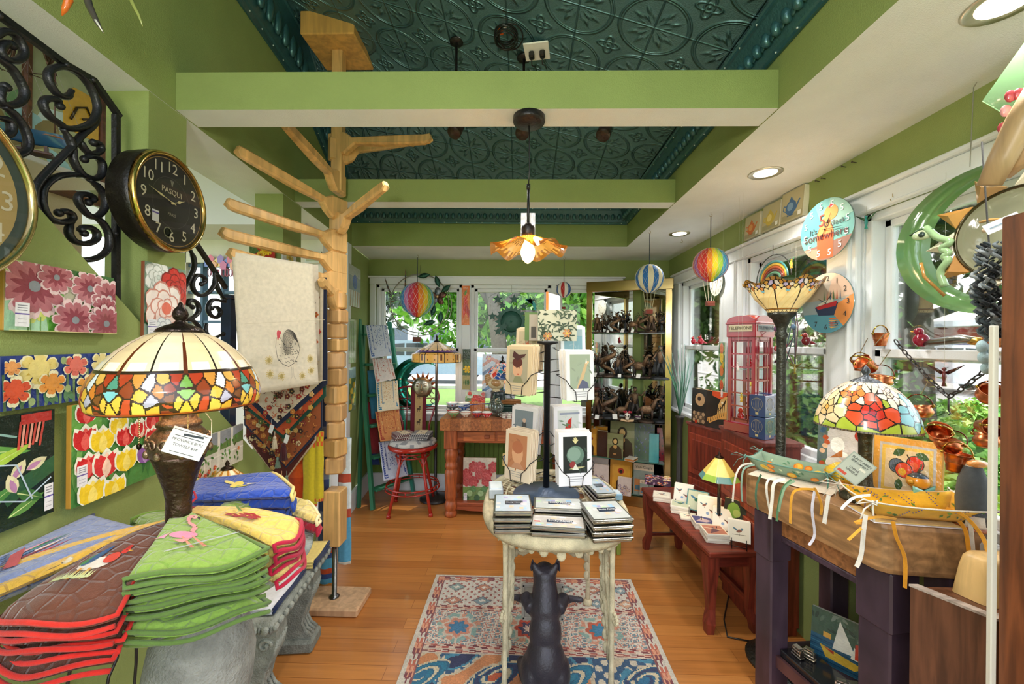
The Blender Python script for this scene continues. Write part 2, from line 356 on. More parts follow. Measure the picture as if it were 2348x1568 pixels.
class Art:
 def __init__(s,mb,x0,z0,w,h,y=0,step=.0004): s.mb=mb;s.x0=x0;s.z0=z0;s.w=w;s.h=h;s.y=y;s.n=0;s.st=step;s.uv=min(w,h)
 def pt(s,u,v): return (s.x0+u*s.w, s.z0+v*s.h)
 def poly(s,pts,k):
  s.n+=1; y=s.y-s.st*(1+s.n*.12)
  q=[s.pt(min(1,max(0,u)),min(1,max(0,v))) for u,v in pts]
  s.mb.push([(x,y,z) for x,z in q],[tuple(range(len(q)))],k)
 def rect(s,u0,v0,u1,v1,k): s.poly([(u0,v0),(u1,v0),(u1,v1),(u0,v1)],k)
 def disc(s,u,v,r,k,sq=1,rot=0,n=12):
  a=s.uv/s.w; b=s.uv/s.h
  s.poly([(u+a*r*(math.cos(t)*math.cos(rot)-sq*math.sin(t)*math.sin(rot)),v+b*r*(math.cos(t)*math.sin(rot)+sq*math.sin(t)*math.cos(rot))) for t in [2*PI*i/n for i in range(n)]],k)
 def leaf(s,u,v,l,w,ang,k,mid=None):
  a=s.uv/s.w; b=s.uv/s.h; c,d=math.cos(ang),math.sin(ang)
  pp=[(0,0),(.25,.8),(.5,1),(.78,.65),(1,0),(.78,-.65),(.5,-1),(.25,-.8)]
  s.poly([(u+a*(x*l*c-y*w/2*d),v+b*(x*l*d+y*w/2*c)) for x,y in pp],k)
  if mid: s.poly([(u+a*(x*l*c-y*w/2*d),v+b*(x*l*d+y*w/2*c)) for x,y in [(.05,.12),(.9,.0),(.05,-.12)]],mid)
 def petal(s,u,v,l,w,ang,k):
  a=s.uv/s.w; b=s.uv/s.h; c,d=math.cos(ang),math.sin(ang)
  s.poly([(u+a*(x*l*c-y*w/2*d),v+b*(x*l*d+y*w/2*c)) for x,y in [(0,.1),(.4,.6),(.7,1),(.9,.85),(1,.35),(.96,0),(1,-.35),(.9,-.85),(.7,-1),(.4,-.6),(0,-.1)]],k)
 def flower(s,u,v,r,n,k,k2,kc='d8c040',sq=1,ph=0,cr=.22,edge=None):
  a=s.uv/s.w; b=s.uv/s.h
  if edge:
   for i in range(n): t=ph+2*PI*i/n; s.petal(u,v,r*1.06,r*.72*7/max(n,7),t,edge)
  for i in range(n): t=ph+2*PI*i/n; q=r*(1 if sq==1 else math.hypot(math.cos(t),sq*math.sin(t))); s.petal(u,v,q,r*.62*7/max(n,7),t,k if i%2 else mixc(k,k2,.25)); s.leaf(u,v,q*.7,r*.22,t,k2)
  s.disc(u,v,r*cr,kc)
 def line(s,pts,w,k):
  a=s.uv/s.w; b=s.uv/s.h
  for (u0,v0),(u1,v1) in zip(pts,pts[1:]):
   dx,dy=(u1-u0)/a,(v1-v0)/b; l=math.hypot(dx,dy) or 1; nx,ny=-dy/l*w/2,dx/l*w/2
   s.poly([(u0+nx*a,v0+ny*b),(u1+nx*a,v1+ny*b),(u1-nx*a,v1-ny*b),(u0-nx*a,v0-ny*b)],k)
 def tulip(s,u,v,r,k,k2,edge=None):
  a=s.uv/s.w; b=s.uv/s.h
  if edge:
   for t,l in ((1.15,1.12),(1.57,1.15),(2.0,1.12)): s.leaf(u,v-b*r*.55,r*1.3*l,r*.95,t,edge)
  for t,c in ((1.1,k),(2.05,k),(1.57,k2),(1.3,k),(1.85,k)): s.leaf(u,v-b*r*.55,r*1.25,r*.72,t,c)
  s.leaf(u,v-b*r*.55,r*1.0,r*.5,1.57,k2)
 def rose(s,u,v,r,k,k2,n=7):
  rr=random.Random(int(u*997+v*131)+n)
  a=s.uv/s.w; b=s.uv/s.h; dk=mixc(k2,'3a2a2a',.25)
  for ring,(d,q,m_) in enumerate(((.55,.46,n),(.34,.36,5),(.17,.24,4))):
   for i in range(m_):
    t=2*PI*i/m_+ring*.5+rr.uniform(-.1,.1); c=(u+a*r*d*math.cos(t),v+b*r*d*math.sin(t)); s.disc(c[0],c[1],r*q,dk,.9,t,10); s.disc(c[0]-a*r*.03*math.cos(t),c[1]-b*r*.03*math.sin(t),r*q*.9,mixc(k,k2,.12*i%1*.5+.1*ring),.88,t,10)
  s.disc(u,v,r*.15,dk); s.disc(u,v,r*.10,mixc(k,k2,.8))
def sticker(a,u,v,w,h):
 a.rect(u,v,u+w,v+h,'e8e8ee'); a.rect(u,v+h*.5,u+w,v+h*.56,'6a5aa8')
 for q in (.66,.76,.86): a.rect(u+w*.15,v+h*q,u+w*.85,v+h*(q+.04),'8a8a96')
 for q in (.14,.3): a.rect(u+w*.2,v+h*q,u+w*.8,v+h*(q+.03),'b8b8c2')
# ================= THE SETTING
GR='8b9958'; WH='e4e8ec'
RW=1.5; BW=4.12; SZ=2.40; TX=.92; TY=3.54
mb=MB(); mb.box((0,1.9,-.03),(3.6,5.2,.06),'c08344'); mb.box((-2.6,1.6,-.031),(1.8,5,.06),'c08344'); struct('floor',mb,'plank_floor')
def lprism(poly,x0,x1,k,ks=None):
 m=MB(); n=len(poly)
 vs=[(XL(y)+x0,y,z) for y,z in poly]+[(XL(y)+x1,y,z) for y,z in poly]
 fs=[tuple(range(n)),tuple(range(2*n-1,n-1,-1))]+[(i,(i+1)%n,n+(i+1)%n,n+i) for i in range(n)]
 m.push(vs,fs,ks or k); return m
def dz(y): return 1.666-.9*(y-1.234)
struct('wall_left',lprism([(-.5,0),(3.085,0),(.42,2.4),(-.5,2.4)],-.12,0,GR),'wall_paint')
for i,(a,b,wd) in enumerate(((1.332,1.509,.152),(2.28,2.517,.17))):
 struct('trim_%d'%(i+1),lprism([(a,dz(a)-.1),(b,dz(b)-.1),(b,2.4),(a,2.4)],-wd,-.002,GR),'wall_paint')
m=lprism([(3.50,0),(4.2,0),(4.2,2.4),(3.50,2.4)],-.12,0,GR); struct('wall_left',m,'wall_paint')
m=lprism([(3.40,0),(3.50,0),(3.50,2.4),(3.40,2.4)],-.13,.012,WH); struct('trim_3',m,'white_paint')
def header(y0,y1,wd,n):
 m=MB(); vs=[(XL(y0),y0),(XL(y1),y1),(XL(y1)-wd,y1),(XL(y0)-wd,y0)]
 m.push([(x,y,2.4) for x,y in vs]+[(x,y,3.75) for x,y in vs],[(0,1,2,3),(4,5,6,7),(0,1,5,4),(1,2,6,5),(2,3,7,6),(3,0,4,7)],[WH,WH,GR,WH,WH,WH])
 struct(n,m,'wall_paint')
header(-.5,1.52,.15,'trim_4'); header(1.52,4.12,.30,'trim_5')
m=MB(); m.push([(TX,-.5,SZ),(RW+.02,-.5,SZ),(RW+.02,BW,SZ),(TX,BW,SZ),(TX,-.5,2.85),(RW+.02,-.5,2.85),(RW+.02,BW,2.85),(TX,BW,2.85)],[(0,1,2,3),(4,5,6,7),(0,3,7,4),(1,2,6,5),(2,3,7,6),(3,0,4,7)][:3]+[(1,2,6,5)],[WH,WH,GR,WH])
m.push([(XL(TY),TY,SZ),(TX,TY,SZ),(TX,BW+.02,SZ),(XL(BW),BW+.02,SZ),(XL(TY),TY,2.95),(TX,TY,2.95)],[(0,1,2,3),(0,1,5,4)],[WH,GR])
struct('ceiling',m,'wall_paint',fix=False)
for n,(y0,y1) in enumerate(((1.45,1.57),(2.42,2.53))):
 m=MB(); vs=[(XL(y0)+.001,y0),(TX-.001,y0+.012),(TX-.001,y1+.012),(XL(y1)+.001,y1)]
 m.push([(x,y,2.403) for x,y in vs]+[(x,y,2.542) for x,y in vs],[(0,1,2,3),(4,5,6,7),(0,1,5,4),(1,2,6,5),(2,3,7,6),(3,0,4,7)],[WH,WH,GR,WH,GR,WH]); struct('trim_%d'%(6+n),m,'wall_paint')
def zl(Y): return 3.42 if Y<2.4 else 3.42-(Y-2.4)/(TY-2.4)*.69
def tin(X,Y):
 a=(X-XL(Y))/(TX-XL(Y)); return zl(Y)*(1-a)+2.71*a
NX,NY=30,34; mb=MB(); vs=[];fs=[];uvs=[]
for j in range(NY+1):
 Y=-.5+(TY+.5)*j/NY
 for i in range(NX+1):
  X=XL(Y)+(TX-XL(Y))*i/NX; vs.append((X,Y,tin(X,Y))); uvs.append(((X-.07)/.305,(Y+.04)/.305))
for j in range(NY):
 for i in range(NX): a=j*(NX+1)+i; fs.append((a,a+NX+1,a+NX+2,a+1))
mb.push(vs,fs,'1f5650'); tc_=struct('ceiling',mb,'pressed_tin',fix=False)
ul=tc_.data.uv_layers.new(name='UV')
for lp in tc_.data.loops: ul.data[lp.index].uv=uvs[lp.vertex_index]
mat('tin_crown',.28,.35,noise=.1,nscale=30,bump=.2,bscale=90,spec=.7)
KT='38656c'
def crown(p0,p1,drop0,drop1,out,n,egg):
 m=MB(); p0=Vector(p0);p1=Vector(p1); d=(p1-p0); L_=d.length; d.normalize(); nrm=Vector(out)
 prof=[(0,-1),(.12,-1),(.14,-.93),(.16,-.9),(.24,-.86),(.42,-.66),(.62,-.44),(.8,-.22),(.86,-.15),(.96,-.13),(.98,-.05),(1.05,0),(0,0)]
 W_=.085
 pts=[]
 for t,dr in ((0,drop0),(1,drop1)):
  q=p0+(p1-p0)*t
  pts.append([q+nrm*(a*W_)+Vector((0,0,z*dr)) for a,z in prof])
 k=len(prof); m.push([tuple(v) for v in pts[0]+pts[1]],[(i,(i+1)%k,k+(i+1)%k,k+i) for i in range(k)]+[tuple(range(k)),tuple(range(2*k-1,k-1,-1))],KT)
 ne=int(L_/egg)
 for i in range(ne):
  t=(i+.5)/ne; q=p0+(p1-p0)*t; dr=drop0*(1-t)+drop1*t; c=q+nrm*(.52*W_)+Vector((0,0,-.54*dr))
  m.ball(tuple(c),(egg*.33,.022,dr*.24),KT,8,6,M=Vector((d.x,d.y,0)).to_track_quat('X','Z').to_matrix().to_4x4())
  c2=q+d*(egg/2)+nrm*(.5*W_)+Vector((0,0,-.54*dr)); m.ball(tuple(c2),(egg*.09,.016,dr*.22),KT,6,4)
 nb=int(L_/.11)
 for i in range(nb):
  t=(i+.5)/nb; q=p0+(p1-p0)*t; dr=drop0*(1-t)+drop1*t
  m.ball(tuple(q+nrm*(.16*W_)+Vector((0,0,-.93*dr))),.004,'cfd8d4',6,4)
  m.ball(tuple(q+nrm*(.96*W_)+Vector((0,0,-.1*dr))),.004,'cfd8d4',6,4)
 struct(n,m,'tin_crown')
crown((TX-.002,-.4,2.712),(TX-.002,TY,2.712),.12,.12,(-1,0,0),'trim_8',.055)
crown((XL(TY),TY-.002,2.735),(TX,TY-.002,2.712),.13,.12,(0,-1,0),'trim_9',.055)
crown((XL(-.4)+.002,-.4,3.43),(XL(2.4)+.002,2.4,3.42),.30,.30,(1,0,0),'trim_10',.085)
crown((XL(2.4)+.002,2.4,3.42),(XL(TY)+.002,TY,2.74),.30,.13,(1,0,0),'trim_11',.085)
WB=[(-1.525,-.625),(-.535,.295),(.352,.93)]; ZB0,ZB1=.81,2.14
m=MB()
m.box((0,BW+.06,(ZB1+2.85)/2),(3.3,.12,2.85-ZB1),GR); m.box((0,BW+.06,ZB0/2),(3.3,.12,ZB0),GR)
xs=[-1.65]+[v for a in WB for v in a]+[1.6]
for i in range(0,len(xs),2): m.box(((xs[i]+xs[i+1])/2,BW+.06,(ZB0+ZB1)/2),(xs[i+1]-xs[i],.12,ZB1-ZB0),GR if i in(0,6) else WH)
struct('wall_back',m,'wall_paint')
m=MB()
for i in range(60):
 x=-1.58+i*.05
 if x<1.45: m.box((x+.024,BW-.006,.44),(.046,.012,.60),'6f8c3c',.004)
struct('wall_back',m,'wall_paint')
m=MB(); m.box((0,BW-.012,.09),(3.15,.024,.18),WH,.006); struct('baseboard_back',m,'white_paint')
struct('baseboard_left',lprism([(3.52,0),(4.1,0),(4.1,.18),(3.52,.18)],0,.02,WH),'white_paint')
struct('baseboard_left',lprism([(-.5,0),(2.9,0),(2.85,.14),(-.5,.14)],0,.015,GR),'white_paint')
def casing(name,boxes,mm='white_paint'):
 m=MB()
 for c,d in boxes: m.box(c,d,WH,.006)
 struct(name,m,mm)
casing('trim_12',[((-.28,BW-.012,ZB1+.035),(2.62,.028,.07)),((-.28,BW-.02,ZB1+.075),(2.66,.045,.018)),((-.28,BW-.02,ZB0-.01),(2.66,.07,.03)),((-.28,BW-.01,ZB0-.055),(2.6,.022,.06)),
  ((-1.555,BW-.012,1.475),(.06,.028,1.33)),((-.58,BW-.012,1.475),(.085,.028,1.33)),((.324,BW-.012,1.475),(.055,.028,1.33)),((.96,BW-.012,1.475),(.06,.028,1.33))])
ZR0,ZR1=.93,2.12
OR=[(.35,1.79),(1.98,2.70),(3.05,3.80)]
m=MB(); m.box((RW+.06,1.8,(ZR1+2.85)/2),(.12,4.9,2.85-ZR1),GR); m.box((RW+.06,1.8,ZR0/2),(.12,4.9,ZR0),GR)
ys=[-.6]+[v for a in OR for v in a]+[BW+.1]
for i in range(0,len(ys),2): m.box((RW+.06,(ys[i]+ys[i+1])/2,(ZR0+ZR1)/2),(.12,ys[i+1]-ys[i],ZR1-ZR0),WH)
struct('wall_right',m,'wall_paint')
casing('trim_13',[((RW-.012,2.2,ZR1+.04),(.028,3.5,.08)),((RW-.02,2.2,ZR1+.088),(.05,3.54,.02)),((RW-.015,2.2,ZR1+.005),(.04,3.5,.012)),((RW-.02,2.2,ZR0-.012),(.07,3.5,.03)),
  ((RW-.012,1.885,1.525),(.026,.17,1.19)),((RW-.02,1.835,1.525),(.034,.02,1.19)),((RW-.012,2.86,1.525),(.026,.30,1.19)),((RW-.02,2.80,1.525),(.034,.02,1.19)),((RW-.012,3.86,1.525),(.026,.12,1.19))])
def window(n,M,w,h,lower=.5,d=.05):
 m=MB(M)
 t=.035
 for x in(t/2,w-t/2): m.box((x,.02,h/2),(t,.09,h),WH,.004)
 m.box((w/2,.02,h-t/2),(w,.09,t),WH,.004); m.box((w/2,.02,t/2),(w,.11,t),WH,.004)
 f=struct('window_%d'%n,m,'white_paint')
 for k,(z0,z1,y) in enumerate(((lower*h-.02,h-t,.045),(t,lower*h+.02,.005))):
  m=MB(M); s=.032
  for x in(t+s/2,w-t-s/2): m.box((x,y,(z0+z1)/2),(s,.034,z1-z0),WH,.004)
  m.box((w/2,y,z1-s/2),(w-2*t,.034,s*(1.15 if k else 1)),WH,.004); m.box((w/2,y,z0+s/2),(w-2*t,.034,s*1.2),WH,.004)
  sa=struct('sash',m,'white_paint',f)
  m=MB(M); m.box((w/2,y,(z0+z1)/2),(w-2*t-2*s+.006,.004,z1-z0-2*s+.01),'ffffff'); g=struct('pane',m,'pane_glass',sa)
for i,(a,b) in enumerate(WB): window(i+1,T(a,BW+.03,ZB0),b-a,ZB1-ZB0,.49)
for i,(a,b) in enumerate(OR): window(i+4,T(RW+.03,b,ZR0)@RZ(-PI/2),b-a,ZR1-ZR0,.49)
m=MB(); m.box((-2.1,.6,1.7),(.1,2.4,3.4),'d9c9ae'); struct('wall_far_left',m,'wall_paint')
m=MB(); BX,BY=-3.3,3.35
m.box((-3.1,BY,1.6),(.5,.1,3.2),'e3dfd6'); m.box((-1.95,BY,1.6),(.55,.1,3.2),'e3dfd6'); m.box((-2.55,BY,2.75),(.7,.1,1.1),'e3dfd6'); m.box((-2.55,BY,.6),(.7,.1,1.2),'e3dfd6')
struct('wall_far_back',m,'wall_paint')
m=MB(); m.box((-2.7,1.5,2.98),(2.2,4.4,.05),'b79c84'); struct('ceiling',m,'wall_paint')
m=MB(); m.box((-2.53,3.10,2.60),(1.9,.5,.42),'dcdce2'); struct('trim_14',m,'white_paint')
m=MB(T(-2.9,BY,1.2))
for x in (.02,.17,.35,.53,.68): m.box((x,0,.5),(.022 if .1<x<.6 else .04,.06,1.0),'4a6a86')
for z in (.02,.25,.5,.75,.98): m.box((.35,0,z),(.7,.05,.022),'4a6a86')
f=struct('window_7',m,'white_paint'); m=MB(T(-2.9,BY,1.2)); m.box((.35,.03,.5),(.68,.004,.98),'ffffff'); struct('pane',m,'pane_glass',f)
for k,(a,b) in enumerate(((1855,378),(1876,370),(1879,416),(1893,410),(1940,383),(1964,373))):
 p=PX(a,b,RW-.002); m=MB(); m.tube([(0,0,0),(-.02,0,.004)],.0018,'4a4038',6); m.tube([(-.02,0,.004),(-.021,0,.0042)],.005,'4a4038',8)
 solo('nail',m,'iron','small dark nail in the green wall above the right windows, %s from the back'%['first','second','third','fourth','fifth','sixth'][k],'nail',tuple(p),group='nails in the green wall')
def hook(p,label,n='cup_hook'):
 m=MB(); m.tube([(0,0,0),(0,0,-.012)]+[(.009*math.sin(t),0,-.021-.009*-math.cos(t)) for t in [PI*q/6 for q in range(0,10)]],.0012,'b8a070',6); return solo(n,m,'brass',label,'hook',tuple(p),group='ceiling hooks')
# ================= OUTSIDE
m=MB(); m.box((13,13,-.14),(60,60,.04),'5c7a34'); struct('ground_lawn',m,'asphalt')
m=MB(); m.box((14.5,10,-.105),(9,60,.03),'b9b6b0'); m.box((-2,18.5,-.105),(32,8,.03),'b9b6b0'); struct('ground_street',m,'asphalt')
m=MB(); m.box((10,10,-.08),(.5,60,.12),'d8d4ca'); m.box((-3,14.3,-.08),(25,.5,.12),'d8d4ca'); struct('ground_kerb',m,'asphalt')
def leaves(c,r,n,cols,size,seed,shell=.55):
 rg=np.random.default_rng(seed); c=np.array(c); r=np.array(r)
 d=rg.normal(size=(n,3)); d/=np.linalg.norm(d,axis=1)[:,None]; rad=shell+(1-shell)*rg.random(n)
 p=c+d*r*rad[:,None]*(1+.18*np.sin(d[:,:1]*7+d[:,1:2]*5+seed))
 a=rg.normal(size=(n,3)); a/=np.linalg.norm(a,axis=1)[:,None]; b=np.cross(a,rg.normal(size=(n,3))); b/=np.linalg.norm(b,axis=1)[:,None]
 s=size*(.6+.8*rg.random(n))[:,None]; v=np.stack([p-a*s,p+b*s*.45,p+a*s,p-b*s*.45],1).reshape(-1,3)
 m=MB(); m.v=[tuple(q) for q in v]; m.f=[(4*i,4*i+1,4*i+2,4*i+3) for i in range(n)]
 cc=[C(k) for k in cols]; ix=rg.integers(0,len(cc),n); m.c=[cc[i] for i in ix]; m.sm=[False]*n; return m
def tree(name,label,base,h,tr,crowns,cols,seed,size=.16,lean=(0,0),bark='6b6258',group='trees outside the windows'):
 t=thing(name,label,'tree',base,0,group=group)
 m=MB(); top=(lean[0],lean[1],h); m.tube([(0,0,-.1),(lean[0]*.3,lean[1]*.3,h*.35),(lean[0]*.7,lean[1]*.7,h*.7),top],[tr*1.25,tr,tr*.85,tr*.5],bark,10)
 for c,r,n in crowns: m.tube([(lean[0]*.6,lean[1]*.6,h*.6),(c[0]*.6,c[1]*.6,(h*.6+c[2])/2),c],[tr*.45,tr*.3,tr*.1],bark,6)
 part('trunk',m,'stone',t)
 mm=None
 for i,(c,r,n) in enumerate(crowns):
  q=leaves(c,r,n,cols,size,seed+i,.25)
  if mm is None: mm=q
  else:
   b=len(mm.v); mm.v+=q.v; mm.f+=[tuple(b+j for j in f) for f in q.f]; mm.c+=q.c; mm.sm+=q.sm
 part('crown',mm,'leaf',t,fix=False); return t
G1=['6fae35','86c043','5a9a2c','a3d35e','4c8628']; G2=['3a5a30','2c4526','4c6f38','22371f','5f7f45']; G3=['6f9550','88ab63','567d3f','b3cc8a']
tree('broadleaf_tree','tall dark tree with a thick trunk seen through the near right window',(5.9,6.1,-.1),3.4,.19,[((.2,.3,3.6),(2.1,2.1,1.3),2600),((-1.6,.8,3.2),(1.5,1.5,1.0),1400),((1.8,-1.0,3.1),(1.6,1.6,1.0),1400),((.8,1.8,2.3),(1.0,1.0,.5),500)],G2,3,.11)
tree('broadleaf_tree','dark leafy tree seen behind the floor lamp through the middle right window',(4.4,7.4,-.1),3.2,.14,[((0,0,3.1),(1.5,1.5,1.3),2200),((-.7,.7,2.1),(.9,.9,.6),700)],G2,13,.1)
tree('broadleaf_tree','bright green tree seen through the left back window',(-1.4,10.5,-.1),3.4,.16,[((0,0,2.9),(2.0,1.2,1.7),3200),((1.6,.6,2.2),(1.4,1.0,1.1),1500)],G1,23,.12)
tree('broadleaf_tree','green tree with a leaning grey forked trunk behind the star mobile',(-.3,8.2,-.1),3.8,.17,[((.8,.6,3.6),(2.0,1.2,1.6),2400),((-1.3,.3,3.8),(1.3,1.0,1.2),1300),((1.6,1.2,2.3),(1.3,.9,.9),1300)],G1,33,.11,(-.45,0))
tree('broadleaf_tree','pale dark leafed tree at the left edge of the left back window',(-4.6,12.8,-.1),4.2,.2,[((0,0,3.8),(1.8,1.5,1.8),2200)],['4b5a52','39473f','8c9a8a','6c7b66'],43,.14)
tree('broadleaf_tree','grey green tree seen through the far right window beside the glass cabinet',(3.6,8.6,-.1),3.4,.14,[((0,0,2.9),(1.4,1.4,1.8),2600)],G3,53,.12)
tree('broadleaf_tree','light green tree seen beside the glass cabinet through the narrow back window',(1.6,9.8,-.1),3.0,.12,[((0,0,2.8),(1.2,1.2,1.6),1800)],G1,63,.12)
def bush(label,base,r,n,cols,seed,size=.05,name='bush'):
 t=thing(name,label,'bush',base,0,group='shrubs outside the windows')
 m=MB(); rr=random.Random(seed)
 for i in range(7):
  a=rr.uniform(0,6.3); m.tube([(0,0,-.1),(math.cos(a)*r[0]*.35,math.sin(a)*r[1]*.35,r[2]*.9),(math.cos(a)*r[0]*.6,math.sin(a)*r[1]*.6,r[2]*1.5)],[.02,.014,.006],'5a4a3a',5)
 part('stem',m,'leaf',t); part('foliage',leaves((0,0,r[2]),r,n,cols,size,seed,.2),'leaf',t,fix=False)
bush('tall green bush right outside the middle right window',(3.2,4.3,-.1),(.85,.75,1.05),5200,['6f9a44','87b552','4a7030','a8cc78','385a28'],7,.045)
bush('low green bush at the far end of the middle right window',(2.6,4.9,-.1),(.5,.6,.5),1600,G3,8,.05)
bush('round bush outside the far right window behind the bird figures',(3.3,6.6,-.1),(.8,.8,.55),1500,G3,9,.06)
rr=random.Random(5)
k=0; GCV=[]
for (x,y) in [(2.6,3.0),(3.3,3.3),(3.1,2.5),(4.2,3.5),(4.3,4.2),(5.2,4.6),(5.6,5.6),(6.8,5.9),(6.6,7.0),(8.0,7.4),(8.3,8.8),(9.2,8.2),(4.8,5.8),(7.2,8.0),(3.8,2.6),(5.4,3.6),(6.6,4.8),(8.4,6.4)]:
 k+=1; d=math.hypot(x,y); q=leaves((0,0,.22),(.95,.8,.33),2300,['79b53f','94cc55','5c9a30','b7e07a','3f7426'],.055 if d<5 else .08,100+k,.1)
 GCV.append(q); GCV[-1].v=[(a+x,b+y,c-.1) for a,b,c in q.v]
q=MB()
for g in GCV: b=len(q.v); q.v+=g.v; q.f+=[tuple(b+j for j in f) for f in g.f]; q.c+=g.c; q.sm+=g.sm
solo('ground_cover',q,'leaf','bushy bright green ground cover on the bank outside the near right window','plants',kind='stuff',fix=False)
def car(label,M,body,g):
 t=thing('parked_car',label,'car',M=M)
 L_=4.7; pr=[(-2.35,.35),(-2.38,.75),(-2.25,1.0),(-1.9,1.5),(-1.5,1.66),(.3,1.66),(.75,1.5),(1.25,1.08),(2.1,.92),(2.35,.7),(2.37,.35)]
 m=MB(); m.prism(pr,-.88,.88,body);
 part('body',m,'gloss',t)
 for y in (-.885,.885):
  for i,q in enumerate(([(-1.95,1.08),(-1.7,1.5),(-.95,1.55),(-.95,1.08)],[(-.88,1.08),(-.88,1.55),(-.05,1.56),(-.05,1.08)],[(.02,1.08),(.02,1.56),(.35,1.54),(1.05,1.1)])):
   m=MB(); m.prism(q,y-.006,y+.006,'28333c'); part('side_window',m,'gloss',t)
 m=MB(); m.push([(.80,-.75,1.5),(.80,.75,1.5),(1.28,.8,1.1),(1.28,-.8,1.1)],[(0,1,2,3)],'28333c'); part('windscreen',m,'gloss',t)
 for x in(-1.45,1.45):
  for y in(-.86,.86):
   m=MB(); m.lathe([(.34,-.1),(.36,-.05),(.36,.05),(.34,.1)],'1c1c1e',24,M=T(x,y,.36)@RX(PI/2)); w_=part('wheel',m,'plastic',t)
   m=MB();
   for a in range(8): m.box((x+.12*math.cos(a*PI/4),y+(.11 if y>0 else -.11),.36+.12*math.sin(a*PI/4)),(.2,.02,.05),'c9ccd0',M=RY(-a*PI/4))
   m.lathe([(.25,-.01),(.27,0),(.25,.01),(.22,0)],'c9ccd0',20,M=T(x,y+(.105 if y>0 else -.105),.36)@RX(PI/2)); part('rim',m,'metal',w_)
car('white estate car parked across the street from the near right window',T(15.6,13.6,-.08)@RZ(-PI/2),'e8ebee',1)
car('blue grey car parked behind the trees beyond the left back window',T(-3.6,16.2,-.08),'9fb4cc',1)
m=MB(); m.box((24,19,1.2),(1,26,2.7),'9a4a3a');
t=thing('brick_building','low red brick building beyond the parked white car','building',(24,19,0)); part('wall',m,'brick',t,world=True)
m=MB(); m.box((23.4,19,2.7),(2.6,26.6,.3),'c9cdd2'); part('roof',m,'paint',t,world=True)
for y in (15,18.5,22,25.5):
 m=MB(); m.box((23.48,y,1.2),(.05,1.2,1.2),'3a5a86'); part('window',m,'gloss',t,world=True)
m=MB(); m.box((5.5,8.6,.35),(.06,4.2,.75),'7a5648');
for i in range(14): m.box((5.46,6.6+i*.3,.4),(.04,.27,.9),'84604f')
solo('board_fence',m,'wood_z','brown board fence outside the far right window','fence',(5.5,8.6,0),world=True)
t=thing('house','white house seen far off between the trees behind the back windows','house',(-4,26,0)); m=MB(); m.box((0,0,1.6),(11,4,3.4),'e6e6e2'); part('wall',m,'paint',t)
m=MB(); m.prism([(-6,3.3),(6,3.3),(4.6,5),(-4.6,5)],-2.4,2.4,'8a8f96'); part('roof',m,'paint',t)
for x in(-3.5,-1,1.5,4):
 m=MB(); m.box((x,-2.02,1.7),(1.1,.05,1.3),'52606e'); part('window',m,'gloss',t)
# ================= LAMPS OF THE ROOM, PLUS AN UNSEEN FILL LAMP
def spot(name,parent,loc,energy,size,dirv=(0,0,-1),colr=(1,.96,.9),rad=.05,blend=.6):
 l=bpy.data.lights.new(name,'SPOT'); l.energy=energy; l.spot_size=R(size); l.spot_blend=blend; l.color=colr; l.shadow_soft_size=rad
 o=bpy.data.objects.new(name,l); col.objects.link(o); o.rotation_euler=Vector(dirv).to_track_quat('-Z','Y').to_euler()
 o.location=loc; o.parent=parent; return o
def bulb(name,parent,loc,energy,colr=(1,.8,.55),rad=.03):
 l=bpy.data.lights.new(name,'POINT'); l.energy=energy; l.color=colr; l.shadow_soft_size=rad
 o=bpy.data.objects.new(name,l); col.objects.link(o); o.location=loc; o.parent=parent; return o
def downlight(p,label,e=15):
 t=thing('recessed_downlight',label,'ceiling light',tuple(p),group='recessed downlights')
 m=MB(); m.lathe([(.052,.0),(.072,-.004),(.078,.0)],'e6e0cf',28); m.lathe([(.052,0),(.05,.03)],'d8cdb0',28); part('trim_ring',m,'metal',t)
 m=MB(); m.lathe([(.0,-.0025),(.03,-.002),(.052,-.001)],'ffe9c8',24); part('lens',m,'lens',t)
 spot('downlight_bulb',t,(0,0,-.03),e,130); return t
downlight(PZ(1755,397,2.399),'recessed downlight in the white soffit above the teapot tiles')
downlight(PZ(1558,536,2.399),'small recessed downlight in the white soffit near the glass cabinet')
downlight(PZ(2305,6,2.399),'recessed downlight cut by the top right corner of the picture')
downlight(Vector((1.2,.2,2.399)),'recessed downlight in the soffit behind the viewer')
c=P(1213,283,1.51);
t=thing('pendant_lamp','black corded pendant lamp with a ruffled amber glass shade and bare glowing bulb','lamp',(c.x,1.51,2.403))
m=MB(); m.lathe([(.012,-.034),(.045,-.032),(.05,-.028),(.058,-.024),(.06,-.02),(.06,0),(0,0)],'231c1c',28); part('ceiling_canopy',m,'iron',t)
m=MB(); m.tube([(0,0,-.03),(.002,0,-.1),(.003,0,-.2),(0,0,-.26)],.0028,'151313',6); m.tube([(0,0,-.26),(0,0,-.43)],.0055,'1a1616',8); m.tube([(0,0,-.255),(0,0,-.275)],.008,'1a1616',8); part('cord',m,'plastic',t)
m=MB(); m.lathe([(.004,-.40),(.012,-.402),(.022,-.412),(.025,-.42),(.025,-.45),(.018,-.456)],'231a18',16); part('socket',m,'iron',t)
m=MB(); m.box((0,.03,-.40),(.055,.002,.09),'f4f0e8',M=RX(.1)); part('price_card',m,'clear_tint',t)
def wob(a,r,z,i): f=(r/.145)**2.2; return r*(1+.03*f*math.cos(7*a)),z+.016*f*math.cos(7*a+.4)
m=MB(); pr=[(.02,-.452),(.04,-.458),(.07,-.472),(.1,-.488),(.125,-.498),(.145,-.505)]
m.lathe(pr,'c98a34',84,wob=wob,cap=False,cf=lambda u,v: '6d3c12' if (v>.93) else ('d89b45' if (math.sin(u*2*PI*42+v*9)+math.sin(v*40))>-.2 else '9a6420'))
part('shade',m,'tint_glass',t)
